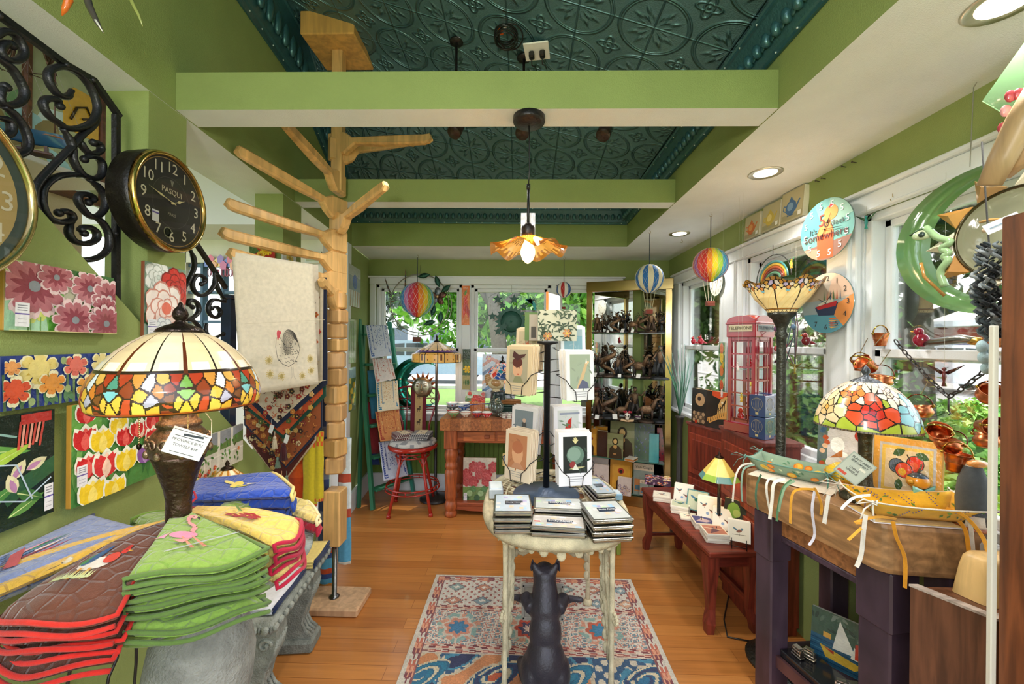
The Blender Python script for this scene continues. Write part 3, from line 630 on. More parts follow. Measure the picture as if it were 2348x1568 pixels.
m=MB(); m.lathe([(.012,-.455),(.013,-.47),(.02,-.485),(.027,-.505),(.027,-.52),(.02,-.54),(.008,-.552),(0,-.556)],'fff0d0',18); part('bulb',m,'clear_tint',t)
m=MB();
for q in range(6): a=q*PI/3; m.tube([(.004*math.cos(a),.004*math.sin(a),-.475),(.013*math.cos(a),.013*math.sin(a),-.53)],.0016,'ffd9a0',5)
part('filament',m,'filament',t); bulb('pendant_bulb',t,(0,0,-.51),5,rad=.02)
for (a,b,Y,l) in ((1045,298,2.05,'left'),(1200,300,2.02,'middle'),(1385,303,2.0,'right')):
 p=P(a,b,Y); t=thing('track_spotlight','small black track spotlight above the first beam, the %s of three'%l,'ceiling light',tuple(p),group='track spotlights')
 m=MB(RX(-.5)@RY(.3)); m.lathe([(.034,-.03),(.036,-.02),(.03,.05),(.012,.06)],'3c2a22',14); part('lamp_head',m,'iron',t)
 m=MB(); zt=tin(p.x,p.y)-p.z; m.tube([(0,0,.04),(0,0,zt-.002)],.007,'1f1b1b',8); m.lathe([(.0,zt-.014),(.035,zt-.012),(.035,zt-.002)],'1f1b1b',16); part('stem',m,'iron',t)
 spot('spot_bulb',t,(0,-.02,-.04),22,120,(-.2 if l=='left' else .2,-.1,-1))
t=thing('uplight_lamp','plain floor lamp with an open bowl standing behind the viewer','lamp',(-.35,-.38,0)); m=MB(); m.lathe([(0,0),(.14,0),(.13,.02),(.015,.04),(.012,1.72),(.03,1.74),(.0,1.75)],'3a3a38',20); part('pole',m,'iron',t)  # fill lamp added out of view to lift the ceiling and the shadows
m=MB(); m.lathe([(.03,1.745),(.10,1.77),(.15,1.82)],'f0e4cc',28,cap=False); part('bowl_shade',m,'lit_glass',t); bulb('lamp_bulb',t,(0,0,1.93),30,(1,.95,.88),.14)
p=P(1231,113,1.93); zt=tin(p.x,p.y); S=T(p.x,p.y,zt-.02)@RZ(-.15)@RX(.0)
t=thing('ceiling_outlet','white square outlet plate with two plugs on the pressed tin ceiling','outlet',M=S)
m=MB(); m.box((0,0,0),(.12,.12,.008),'f2f0ec',.003); part('cover_plate',m,'plastic',t)
for x in(-.025,.027):
 m=MB(); m.box((x,0,-.018),(.026,.034,.03),'1a1818',.006); m.tube([(x,-.005,-.03),(x,.01,-.06),(x+.01,.05,-.04),(x+.01,.12,-.01)],.003,'151414',6); part('plug',m,'plastic',t)
p=P(1165,140,1.86); m=MB(); rr=random.Random(4); zt=tin(p.x,p.y)-.02
for i in range(7):
 r=.045+.012*rr.random(); cx=rr.uniform(-.02,.02)
 m.tube([(cx+r*math.cos(a),.0+r*1.3*math.sin(a),-.012*i*.5-.01+.006*math.sin(a+i)) for a in [2*PI*q/18 for q in range(18)]],.0036,'141414',6,closed=True)
solo('coiled_cord',m,'plastic','coil of black cord hanging under the tin ceiling by the outlet','cord',(p.x,p.y,zt))
m=MB(); m.lathe([(.004,0),(.009,.003),(.009,.02),(.006,.026)],'e5671c',8,M=RY(1.3)); m.lathe([(.004,0),(.009,.003),(.009,.02),(.006,.026)],'e5671c',8,M=T(.004,0,-.02)@RY(1.5)); m.tube([(.02,0,0),(.06,.01,.02)],.002,'e8e8e8',5)
p=P(1140,128,1.86); solo('wire_connector',m,'plastic','pair of orange wire connectors beside the coiled ceiling cord','connector',(p.x,p.y,tin(p.x,p.y)-.024))
# ================= STAINED GLASS SHADES
def leadcells(nu,nv,seeds,circ,hgt,lw,lead='1c1712'):
 S=np.array([(u*circ,v*hgt) for u,v,_ in seeds]);
 S2=np.concatenate([S,S+[circ,0],S-[circ,0]]); idx=np.tile(np.arange(len(S)),3)
 out={}
 cc=[C(k) for _,_,k in seeds]; ld=C(lead)
 def f(u,v):
  d=np.hypot(S2[:,0]-u*circ,S2[:,1]-v*hgt); o=np.argpartition(d,2)[:3]; o=o[np.argsort(d[o])]
  a=idx[o[0]];
  if d[o[1]]-d[o[0]]<lw and idx[o[1]]!=a: return ld
  return cc[a]
 return f
def shade(prof,n,rows,cf,name,parent,m='lit_glass',wob=None):
 seg=[0]
 for a,b in zip(prof,prof[1:]): seg.append(seg[-1]+math.hypot(b[0]-a[0],b[1]-a[1]))
 pr=[]
 for i in range(rows+1):
  s=seg[-1]*i/rows; j=max(q for q in range(len(seg)) if seg[q]<=s+1e-9); j=min(j,len(prof)-2); t=(s-seg[j])/(seg[j+1]-seg[j]); pr.append((prof[j][0]*(1-t)+prof[j+1][0]*t,prof[j][1]*(1-t)+prof[j+1][1]*t))
 mb=MB(); mb.lathe(pr,'ffffff',n,cf=cf,cap=False,wob=wob); return part(name,mb,m,parent)
LX,LY,TZ=-.846,.965,.985
t=thing('table_lamp','large table lamp with cream dome stained glass shade and carved bronze urn base','lamp',(LX,LY,TZ+.002)); big=t
z0=TZ
def zz(py): return EYE+(784-py+6)/F*LY-z0
pr=[(.0,0),(.075,.0),(.078,.012),(.06,.02),(.035,.035),(.026,.07),(.026,zz(1165)),(.03,zz(1140)),(.042,zz(1100)),(.052,zz(1072)),(.057,zz(1058))]
m=MB(); m.lathe(pr,'4e3d34',32); part('urn_body',m,'bronze',t)
m=MB(); m.lathe([(.057,zz(1060)),(.062,zz(1040)),(.060,zz(1022)),(.05,zz(1006)),(.04,zz(996)),(.046,zz(992)),(.044,zz(984)),(.036,zz(980)),(.032,zz(966)),(.034,zz(958)),(.02,zz(950)),(.012,zz(930))],'7a6656',32)
for q in range(8):
 a=q*PI/4;
 for s in(-1,1):
  pts=[]
  for k in range(14):
   ph=k*.52; rr_=.0165*(1-k/15); pts.append(((.062)*math.cos(a+s*(.22+rr_*math.cos(ph)/.062)),.062*math.sin(a+s*(.22+rr_*math.cos(ph)/.062)),zz(1030)+rr_*math.sin(ph)))
  m.tube(pts,.003,'8a7462',5)
 m.ball((.06*math.cos(a),.06*math.sin(a),zz(1052)),(.008,.008,.011),'8a7462',8,6)
part('carved_collar',m,'bronze',t)
m=MB(); m.tube([(0,0,zz(935)),(0,0,zz(752))],.005,'5a4a3c',8); part('stem',m,'brass',t)
zt_,zb=zz(772),zz(948); hh_=zt_-zb
prof=[(r*.80,zt_-q*hh_) for r,q in ((.045,0),(.085,.07),(.117,.16),(.146,.27),(.17,.39),(.187,.5),(.2,.61),(.209,.72),(.213,.84),(.209,.95),(.2,1))]
ns=16; seeds=[]; rr=random.Random(8)
cream=['efd9b0','f2e0bc','ead0a2']
for i in range(ns):
 for v in (.1,.3,.5): seeds.append(((i+.5)/ns,v,cream[i%3]))
def bigcf(u,v):
 k=u*ns; fr_=k-math.floor(k)
 if v<.62:
  e=min(fr_,1-fr_)
  if int(round(k))%2==0 and e<.045+.02*v: return '5e2a12'
  if e<.018: return '1f140d'
  if v>.585: return '2a1c12'
  return cream[int(k)%3] if v<.5 or abs(fr_-.5)>.3 else 'f8efe0'
 if v>.965: return '3a1a0c' if v>.985 else 'b35a1c'
 return band(u,v)
bs=[]
bc=['e8b53c','d8741f','c13a22','8a8f96','7d4a22','f0cf55','b9292c','5c6f74','e9c24e','9c6b30']
for i in range(8):
 u0=i/8
 bs+= [(u0,.72,'74a04a' if i%2 else '4f8f7a'),(u0,.79,'8fb863' if i%2 else '7fc3c9'),(u0+.018,.66,'a8381c'),(u0-.018,.66,'a8381c'),(u0+.03,.74,'8a3a1c'),(u0-.03,.74,'8a3a1c'),(u0,.93,'f0c440'),(u0+.014,.88,'eabf48'),(u0-.014,.88,'eabf48'),(u0+.028,.91,'c9502a'),(u0-.028,.91,'c9502a'),
      (u0+.045,.68,'c98a3c'),(u0+.055,.80,'e8b53c'),(u0+.062,.72,'dfe6ee'),(u0+.07,.86,'b9b4c9'),(u0+.048,.93,'f0cf55'),(u0+.075,.94,'e8b53c'),(u0+.082,.77,'d07a2a'),(u0+.09,.68,'d8a850'),(u0+.1,.86,'7d4a22'),(u0+.095,.95,'8a3a1c')]
band=leadcells(0,0,bs,1.3,.225,.0036,'3a2214')
shade(prof,480,128,bigcf,'glass_shade',t)
m=MB(); m.lathe([(.05,zt_-.004),(.045,zt_+.004),(.03,zt_+.012),(.014,zt_+.018),(.009,zt_+.024),(.014,zt_+.03),(.017,zt_+.04),(.013,zt_+.052),(.006,zt_+.06),(.004,zt_+.068),(0,zt_+.072)],'3a2f2c',24); part('finial',m,'bronze',t)
for x,zb_ in((-.058,zz(1025)),(.06,zz(990))):
 m=MB();
 for i in range(16): m.ball((x,-.045,zz(948)+(zb_-zz(948))*i/15),.0022,'c9b48a',6,4)
 m.lathe([(.001,0),(.005,-.006),(.004,-.014),(0,-.018)],'3a2f2c',8,M=T(x,-.045,zb_)); part('pull_chain',m,'brass',t)
bulb('lamp_bulb',t,(0,0,zz(900)),1.2)
m=MB(T(.062,-.05,zz(1022))@RZ(R(25))@RY(R(24))); m.box((0,0,0),(.078,.0012,.062),'f1f1f1'); m.box((0,-.0009,.026),(.072,.0006,.001),'222222'); m.box((0,-.0009,.013),(.06,.0006,.0012),'2c3440'); m.box((.006,-.0009,.020),(.04,.0006,.005),'3a424c',M=RY(-.1)); m.box((0,-.0009,-.024),(.05,.0006,.001),'222222')
m.text('PROVENCE BOU',.0085,'6a6a70',m.M.inverted()@m.M@T(0,-.001,.004)); m.text('TOWELS $18',.009,'6a6a70',T(0,-.001,-.008)); m.tube([(.038,0,.03),(.02,.02,.06),(-.02,.03,.085)],.0008,'d8d4c8',4)
solo('price_tag',m,'paper','white price tag with a pen drawing tied to the large lamp','tag',M=T(LX,LY,TZ))
t=thing('stone_table','round grey stone pedestal table covered in towels','table',(-.845,1.04,0))
m=MB(); m.lathe([(0,TZ-.07),(.1,TZ-.068),(.2,TZ-.06),(.245,TZ-.045),(.263,TZ-.025),(.265,TZ-.01),(.258,TZ-.002),(.235,TZ),(0,TZ)],'9aa3a2',64); part('table_top',m,'stone',t)
m=MB(); m.lathe([(0,0),(.17,0),(.17,.08),(.14,.1),(.12,.16),(.07,.3),(.06,.4),(.08,.5),(.115,.62),(.122,.70),(.11,.77),(.075,.84),(.056,.885),(.06,.9),(.08,.912),(.085,.92)],'8f8f8a',40); part('pedestal',m,'stone',t)
def towel(label,A,B,Cc,D,z,n,kc,kt,seed,art=None,th=.019,sag=.0,layers=None,grp='hand towels fanned round the large lamp'):
 A,B,Cc,D=[Vector(q) for q in (A,B,Cc,D)]; cen=(A+B+Cc+D)/4
 t=thing('hand_towel',label,'towel',(cen.x,cen.y,z),group=grp)
 rg=random.Random(seed); ph=rg.uniform(0,6)
 def pos(u,v,sh=0):
  p=(A*(1-u)+B*u)*(1-v)+(D*(1-u)+Cc*u)*v
  bul=math.sin(PI*u)*.03*v; dr=(Cc+D-A-B); dr.normalize(); p=p+dr*(bul-sh*v); return p
 for k in range(n):
  last=k==n-1; zk=z+k*th; sh=(n-1-k)*.006*(1 if k%2 else -.4)
  m=MB()
  def h(u,v): return .006*math.sin(2.5*PI*u+ph+k)*v+.004*math.sin(5*v+ph)-sag*v**3
  def edge(u,v,top):
   e=min(u,1-u,v,1-v)/.07; e=min(1,e); f=math.sqrt(max(0,1-(1-e)**2)); return th*.5*f
  def fn(u,v): p=pos(u,v,sh); return (p.x,p.y,zk+th*.5+h(u,v)+edge(u,v,1))
  def fb(u,v): p=pos(u,v,sh); return (p.x,p.y,zk+th*.5+h(u,v)-edge(u,v,1))
  kk=kc if isinstance(kc,str) else kc[min(k,len(kc)-1)]
  m.grid(fn,16,16,kk); m.grid(fb,16,16,kk)
  f=part('fold',m,'terry',t,world=True)
  m=MB(); r=.0048
  pts=[(*pos(u/14,1,sh)[:2],zk+th*.5+h(u/14,1)+.3*th) for u in range(15)]+[(*pos(u/14,1,sh-.004)[:2],zk+th*.5+h(u/14,1)-.35*th) for u in range(14,-1,-1)]
  kt2=kt if isinstance(kt,str) else kt[min(k,len(kt)-1)]
  q=[pos(1,v,sh) for v in (0,.3,.6,.85)];
  m.tube([(*pos(1,v/8,sh)[:2],zk+th*.5+h(1,v/8)+.1*th) for v in range(8)]+[(p_[0],p_[1],p_[2]) for p_ in reversed(pts[:15])]+[(p_[0],p_[1],p_[2]) for p_ in reversed(pts[15:])],r,kt2,7)
  part('trim_edge',m,'fabric',f,world=True)
 if art:
  m=MB(); cnt=[0]
  def put(pts,k):
   cnt[0]+=1; zt=z+(n-1)*th+th*.5
   vs=[]
   for u,v in pts:
    p=pos(u,v,0); vs.append((p.x,p.y,zt+.006*math.sin(2.5*PI*u+ph+n-1)*v+.004*math.sin(5*v+ph)-sag*v**3+th*.5*math.sqrt(max(0,1-(1-min(1,min(u,1-u,v,1-v)/.07))**2))+.0012+.0004*cnt[0]))
   m.push(vs,[tuple(range(len(vs)))],k)
  def disc(u,v,a,b,k,rot=0,nn=14): put([(u+a*math.cos(t_)*math.cos(rot)-b*math.sin(t_)*math.sin(rot),v+a*math.cos(t_)*math.sin(rot)+b*math.sin(t_)*math.cos(rot)) for t_ in [2*PI*i/nn for i in range(nn)]],k)
  art(put,disc); part('embroidery',m,'fabric',t,world=True,fix=False)
 return t
def G(px,py,z): p=PZ(px,py,z); return (p.x,p.y)
def flam(put,disc):
 disc(.42,.50,.19,.065,'e995b8',.1); put([(.18,.53),(.05,.50),(.24,.44)],'efa3c4')
 for a,b in (((.55,.47),(.66,.40)),((.66,.40),(.60,.29)),((.60,.29),(.70,.22)),((.70,.22),(.82,.24))):
  dx,dy=b[0]-a[0],b[1]-a[1]; l=math.hypot(dx,dy); nx,ny=-dy/l*.035,dx/l*.028; put([(a[0]+nx,a[1]+ny),(b[0]+nx,b[1]+ny),(b[0]-nx,b[1]-ny),(a[0]-nx,a[1]-ny)],'f09a9c')
 disc(.80,.26,.06,.03,'f2a6a0'); put([(.82,.28),(.87,.30),(.80,.34)],'2a2226'); disc(.79,.25,.01,.006,'1a1a1a')
 for a in ((.38,.56),(.5,.56)): put([(a[0],a[1]),(a[0]+.025,a[1]),(a[0]+.10,a[1]+.20),(a[0]+.06,a[1]+.20)],'e8967c')
 put([(.28,.62),(.5,.60),(.38,.68)],'f0a0a0')
 put([(.22,.80),(.95,.73),(.95,.745),(.22,.815)],'b8bfc4')
def roost(put,disc):
 disc(.46,.60,.17,.065,'ece4dc',-.1); disc(.36,.53,.07,.10,'3c6fa0',.5); disc(.33,.55,.05,.08,'3f8a4a',.7); disc(.38,.50,.05,.09,'2c5a98',.3)
 disc(.60,.55,.075,.055,'d84a3a'); disc(.68,.48,.045,.035,'d8362c'); disc(.68,.44,.03,.02,'c02a24'); put([(.72,.48),(.78,.49),(.72,.50)],'e8b040'); disc(.69,.48,.006,.006,'111111')
 put([(.40,.66),(.43,.66),(.42,.76),(.38,.76)],'d89a30'); put([(.50,.66),(.53,.66),(.54,.75),(.50,.75)],'d89a30')
 rg=random.Random(2)
 for i in range(26): x=.22+.42*i/26; put([(x,.77+.02*rg.random()),(x+.02,.77),(x+.01+rg.uniform(-.02,.02),.71)],'c9d29a')
 disc(.10,.62,.10,.035,'d9c9a8',.2); disc(.10,.62,.09,.026,'efe4d0',.2); put([(.02,.70),(.12,.66),(.12,.68),(.02,.72)],'3c2a1e')
def boats(put,disc):
 for i,(u,v,k) in enumerate(((.40,.42,'c63a44'),(.50,.40,'e8e0d8'),(.46,.46,'8a2a3a'),(.56,.42,'3f8a5a'),(.60,.46,'d8a0b0'),(.52,.50,'5a7fb0'))): put([(u,v+.08),(u+.05,v-.14),(u+.055,v+.08)],k)
 put([(.30,.56),(.72,.53),(.66,.60),(.36,.62)],'b8454a'); put([(.26,.66),(.76,.62),(.70,.66),(.3,.70)],'6a86c0')
 for i in range(8): put([(.3+i*.05,.62),(.32+i*.05,.60),(.325+i*.05,.66)],'2f3a5a')
def flw(put,disc):
 for cu,cv in ((.42,.45),(.52,.60),(.42,.58)):
  for q in range(5): a=q*1.257; disc(cu+.05*math.cos(a),cv+.04*math.sin(a),.045,.035,'a8201e',a)
  disc(cu,cv,.015,.012,'e0c040')
 put([(.55,.48),(.78,.42),(.80,.44),(.56,.51)],'6a8a3a'); put([(.60,.42),(.72,.50),(.70,.52)],'5a7a30')
def lem(put,disc):
 disc(.5,.45,.16,.06,'f0dc6a',.3); disc(.62,.38,.10,.04,'efe08a',-.4); disc(.38,.50,.08,.03,'d8c850',.9); put([(.2,.4),(.45,.46),(.44,.49)],'9fbf6a'); put([(.45,.55),(.5,.66),(.52,.55)],'efe6c8')
def gin(put,disc):
 rg=random.Random(6); disc(.6,.42,.2,.2,'e8b488')
 for i in range(40): disc(.6+rg.uniform(-.17,.17),.42+rg.uniform(-.17,.17),.02,.02,'f0c8a8' if i%2 else 'c98a5a')
tz=TZ
towel('dusty blue hand towel with embroidered sailboats at the left of the round table',G(345,1205,1.04),G(215,1172,1.04),(-1.225,.84),(-1.15,.68),tz,2,'7f8fbd',['2c3f7a','5a6aa0'],1,boats,.026)
towel('olive green hand towel with an embroidered pineapple behind the large lamp',(-.87,1.0),(-.82,1.06),(-.96,1.24),(-1.12,1.12),tz,2,'7a9a3e','6b8a36',2,gin,.026)
towel('yellow hand towel with a bee tucked under the brown rooster towel',G(400,1180,1.05),G(320,1200,1.05),G(-60,1300,1.03),G(-60,1375,1.03),tz+.035,1,'dcb24a','d8a838',3,None,.022,.02)
tb=towel('chocolate brown hand towel with an embroidered rooster and bright red trim',G(345,1205,1.10),G(408,1182,1.10),G(268,1398,1.04),G(-20,1400,1.04),tz+.004,4,['4e2a1c','54301f','4e2a1c','6e4030'],['d02a22','dc2c24','d02a22','e0362c'],4,roost,.027,.06)
towel('royal blue hand towel with embroidered yellow lemons right of the large lamp',G(430,1150,1.08),G(450,1105,1.08),G(625,1100,1.08),G(668,1150,1.08),tz+.012,4,['2c50b8','2446a0','2446a0','2c50b8'],['2446a0','2446a0','2446a0','efd884'],5,lem,.026)
towel('crimson trimmed cream towel lying under the yellow flower towel',G(600,1160,1.03),G(620,1130,1.03),G(705,1150,1.03),G(725,1215,1.0),tz+.002,2,['b8243a','e8cf7c'],['b01c38','f0e2b0'],15,None,.024)
towel('pale yellow hand towel with embroidered red flowers and crimson trim',G(418,1162,1.10),G(440,1148,1.10),G(690,1165,1.10),G(628,1262,1.06),tz+.012,4,['e8cf7c','e8cf7c','e6c868','eccb66'],['b81c3c','c01f40','a81838','c01f40'],6,flw,.024,.02)
towel('lime green hand towel with an embroidered pink flamingo at the front of the table',G(392,1200,1.10),G(418,1180,1.10),G(615,1265,1.08),G(285,1362,1.05),tz-.005,5,['7fa044','8aac4c','7c9c40','86a648','8fb04e'],['5f7a3c','66823f','5f7a3c','66823f','6b8844'],7,flam,.027,.03)
towel('folded light green towel at the bottom of the flamingo towel pile',G(400,1260,1.0),G(480,1250,1.0),G(560,1350,.98),G(275,1455,.96),tz-.03,2,'93b352','76924a',9,None,.024,.02)
towel('small green towel between the large lamp and the blue lemon towel',(-.86,1.03),(-.80,1.06),(-.78,1.2),(-.88,1.2),tz+.03,2,'8aa84c','7f9c44',10,None,.03)
m=MB(); m.tube([G(405,1180,1.1)+(1.08,),G(420,1150,1.1)+(1.115,),G(445,1142,1.1)+(1.118,),G(450,1150,1.1)+(1.11,),G(425,1165,1.1)+(1.10,)],.0032,'c01f3c',6,closed=True); solo('hanging_loop',m,'fabric','small red hanging loop standing up against the lamp neck','loop',G(425,1160,1.09)+(1.07,),world=True)
# ================= LEFT WALL: PAINTED TILES
WROT=PI/2+LROT
def ltile(label,x0,x1,yt,yb,fn,off=.02,th=.012,edge='b98b3c',name='painted_tile',cat='tile art',st=None,grp=None,tilt=0,m='glaze'):
 a=PL(x0,yb,off); b=PL(x1,yb,off); c=PL(x0,yt,off); w_=(Vector((a.x,a.y))-Vector((b.x,b.y))).length; h=c.z-a.z
 M=T(*a)@RZ(WROT)@RY(tilt); t=thing(name,label,cat,M=M,group=grp)
 mb=MB(); mb.box((w_/2,th/2+.0005,h/2),(w_,th,h),edge,.002); part('board',mb,'paint',t)
 mb=MB(); A=Art(mb,0,0,w_,h,0); fn(A)
 if st: sticker(A,*st)
 part('picture',mb,m,t,fix=False); return t
def bggrad(A,rows,seed=0):
 n=len(rows)
 for i,k in enumerate(rows): A.rect(0,1-(i+1)/n,1,1-i/n,k)
def a_cosmos(A):
 A.rect(0,0,1,1,'7db35c'); A.poly([(0,0),(.35,0),(.3,.5),(0,.6)],'a8d0b0'); A.poly([(0,.75),(.5,.85),(1,.8),(1,1),(0,1)],'b8d878'); A.poly([(.65,.8),(1,.72),(1,1),(.5,1)],'3f6a3c'); A.rect(.35,.02,.95,.18,'5a9a3c'); A.rect(.48,.45,.7,.72,'b9b49e')
 for u,v in ((.2,.6),(.55,.12),(.8,.4)): A.line([(u,v),(u-.02,0)],.02,'4f7a45')
 for u,v in ((.2,.18),(.28,.22)): A.disc(u,v,.07,'c9d272'); A.line([(u,v),(u,0)],.015,'6f9a58')
 K=('b8707a','8e3f4e'); ed='e6c9cc'
 for u,v,r,n,ph in ((.22,.66,.46,11,.1),(.40,.84,.26,9,.4),(.72,.74,.3,10,.2),(.93,.62,.32,9,.5),(.88,.42,.24,12,.7),(.56,.2,.34,11,.3),(.88,.17,.32,12,.15)): A.flower(u,v,r,n,K[0] if n!=12 else 'a85a68',K[1],'8a8f98',.85,ph,.18,ed)
 A.line([(0,.003),(1,.003)],.012,'d8d890')
ltile('wide painted tile of pink cosmos flowers hung on the green half wall',8,258,590,757,a_cosmos,.02,.012,'b98b3c',st=(.04,.06,.11,.34),tilt=.012)
def a_poppy(A):
 A.rect(0,0,1,1,'2a3f86')
 rg=random.Random(3)
 for i in range(16): u=.03+i*.062; A.line([(u,0),(u+rg.uniform(-.02,.02),.5+rg.random()*.3)],.05,'7f9a6a' if i%2 else '63805a')
 for i in range(10): A.leaf(rg.random(),.02,.35,.12,1.57+rg.uniform(-.6,.6),'5f8a62')
 for u,v,r,k,k2 in ((.28,.72,.36,'f0dc8a','d8b850'),(.60,.75,.26,'e8786a','c94a44'),(.86,.8,.24,'f2e09a','d0b858'),(.38,.42,.26,'f0a04a','d87828'),(.70,.30,.24,'f0a844','e08a30'),(.08,.35,.28,'e05a3a','c03a28'),(.93,.5,.16,'ecd888','d0a850'),(.05,.78,.16,'e8a060','c97a40')):
  A.flower(u,v,r,6,k,k2,k2,.8,.4,.2,'f4ecc4'); A.disc(u,v+.02,r*.55,k)
 for u,v in ((.46,.88),(.5,.3),(.2,.12),(.78,.62)): A.disc(u,v,.06,'9fb37a',1.3)
ltile('long painted tile of yellow and orange poppies on deep blue',0,258,817,945,a_poppy,.02,.012,'2c3a70',st=(.93,.75,.06,.22))
def a_orchid(A):
 A.rect(0,0,1,1,'16261c'); A.poly([(.4,.2),(1,.4),(1,.55),(.3,.35)],'2f5a3a')
 for (u,v,l,a_,k) in ((-.1,.75,.8,-.2,'5f9a4a'),(.0,.55,.75,.35,'a6c84a'),(.0,.2,.6,.5,'4f8a40'),(.4,.1,.5,.4,'5f9048'),(.5,.3,.4,-.5,'3f7038')): A.leaf(u,v,l,.16,a_,k,'d8e8a0')
 for u,v,a_ in ((.45,.42,1.0),(.62,.48,.4),(.5,.3,1.9),(.3,.12,2.2)): A.leaf(u,v,.3,.16,a_,'ddd8b0'); A.leaf(u,v,.22,.08,a_,'b884b0')
 for i in range(7): A.line([(.55+i*.05,.93),(.52+i*.045,.68+.02*(i%3))],.03,'e8a08c' if i%2 else 'c94a40')
 A.rect(.55,.9,.95,.99,'c03a34'); A.line([(.1,.9),(.5,.8)],.03,'8fb8b0'); A.line([(0,.35),(.6,.2),(.95,.35)],.02,'b8cce0'); A.line([(.2,.6),(.5,.55),(.7,.2)],.02,'b8cce0')
ltile('dark painted tile of green leaves and hanging lobster claw blooms at the left edge',-70,122,968,1250,a_orchid,.02,.012,'222a22',st=(.86,.04,.12,.25))
def a_tulip(A):
 A.rect(0,0,1,1,'4f8a44'); A.poly([(0,.55),(.3,.6),(.3,1),(0,1)],'6aa84e')
 rg=random.Random(4)
 for i in range(26): u=rg.random(); A.leaf(u,rg.uniform(-.05,.6),.4,.06,1.57+rg.uniform(-.4,.4),['2f6a38','74a85a','3f7a3c'][i%3])
 rd=('c8282c','e8605a'); ye=('f0cc2c','f8e070'); pu=('8a5aa0','b890c8'); wr=('d8383a','f4d0b8')
 for u,v,r,k in ((.14,.93,.12,rd),(.45,.9,.13,rd),(.72,.88,.12,wr),(.62,.96,.08,pu),(.9,.96,.1,ye),(.12,.68,.14,rd),(.30,.62,.15,ye),(.48,.74,.12,ye),(.56,.60,.13,rd),(.76,.64,.12,wr),(.92,.7,.12,rd),(.92,.52,.12,rd),(.14,.40,.14,rd),(.33,.36,.16,wr),(.56,.34,.15,ye),(.8,.34,.13,pu),(.18,.12,.16,ye),(.42,.08,.14,ye),(.68,.66,.1,rd)):
  A.tulip(u,v-.05,r*1.32,k[0],k[1],'f0f0e0')
ltile('large painted tile crowded with red, yellow and purple tulips',162,358,930,1168,a_tulip,.03,.014,'b8862e',st=(.02,.2,.1,.2))
def a_roses(A):
 A.rect(0,0,1,1,'7f9a84'); A.rect(0,0,1,.2,'9fb4a4')
 for u,v,a_ in ((.2,.5,.5),(.75,.5,-.6),(.5,.1,1.2),(.3,.75,2.2),(.85,.35,.9),(.2,.2,2.6)): A.leaf(u,v,.35,.2,a_,'3f6a48','8fb08a')
 A.rose(.3,.82,.34,'eef0ee','c9d4cc'); A.rose(.72,.72,.4,'d83a34','9a1f1c'); A.rose(.45,.42,.52,'f4eeea','e8a090'); A.disc(.47,.42,.12,'e0705c'); A.rose(.4,.12,.26,'eef2f4','c8d0dc')
ltile('tall painted tile of white and red roses on the first green pillar',330,424,597,778,a_roses,.012,.012,'8a4a2c',st=(.03,.06,.2,.2))
def a_garden(A):
 A.rect(0,0,1,1,'d6d2c4'); A.rect(0,.62,1,1,'8f98a0'); A.poly([(0,.6),(.25,.8),(.5,.65),(1,.85),(1,.55),(0,.5)],'5f8048')
 for u in (.45,.72): A.rect(u,.1,u+.05,1,'e4e0d4')
 for u in (.1,.2,.3,.55,.65): A.rect(u,.18,u+.02,.4,'f0ece0')
 A.rect(0,.38,1,.42,'f0ece0'); rg=random.Random(7)
 for i in range(40): A.leaf(rg.random(),rg.random()*.7,.12,.05,rg.uniform(.3,2.8),['3f7a34','5a9a44','2f5f2c'][i%3])
 for i in range(12): A.flower(rg.random(),rg.random()*.4,.06,6,['d8382c','e8c030','e07a30'][i%3],'b02a20','f0d050')
ltile('painted tile of a white garden porch with green plants behind the small lamp',440,556,1012,1112,a_garden,.02,.012,'c9c4b4')
ltile('gold edged floral panel half hidden behind the large lamp',352,456,960,1040,lambda A:(A.rect(0,0,1,1,'c99a3c'),A.rect(.15,.1,.9,.95,'e4dccc'),A.flower(.3,.5,.3,7,'c8242c','8a1418','402020'),A.flower(.8,.6,.2,6,'d8505a','a02a38')),.01,.02,'b8862e',name='floral_picture',cat='picture',m='gloss')
def ftile(label,x0,x1,yt,yb,Y,fn,edge='8a5a2c',name='painted_tile',cat='tile art',th=.01,m='glaze',tilt=0,rz=0):
 a=P(x0,yb,Y); b=P(x1,yb,Y); c=P(x0,yt,Y); w_=(b-a).length/ (math.cos(rz) if rz else 1); h=c.z-a.z
 t=thing(name,label,cat,M=T(*a)@RZ(rz)@RX(tilt)); mb=MB(); mb.box((w_/2,th/2+.0005,h/2),(w_,th,h),edge,.001); part('board',mb,'paint',t)
 mb=MB(); fn(Art(mb,0,0,w_,h,0)); part('picture',mb,m,t,fix=False); return t
ftile('small tile of yellow sunflowers on red, on the front of the second pillar',572,630,557,592,2.265,lambda A:(A.rect(0,0,1,1,'b8281c'),A.poly([(0,0),(.4,.5),(0,1)],'4f6a2c'),A.flower(.7,.62,.45,14,'f0c820','c98a10','6a4a1c'),A.flower(.45,.2,.3,12,'f0d040','c98a10','6a4a1c')))
ltile('small tile of a yellow lily on white, on the side of the second pillar',649,679,567,603,lambda A:(A.rect(0,0,1,1,'e8ecf4'),A.flower(.5,.5,.5,6,'f0dc7a','d8b840','b08a20'),A.leaf(.5,.1,.4,.1,1.4,'6a9a50')),.012,.01,'e0e0e0')
ftile('pale green letter sign on the far wall of the next room',699,736,576,602,3.27,lambda A:(A.rect(0,0,1,1,'c9cdbb'),A.rect(.08,.1,.92,.9,'9fa678'),A.mb.text('TEN',.045,'eceadb',T(.065,-.004,.05))),name='letter_sign',cat='sign')
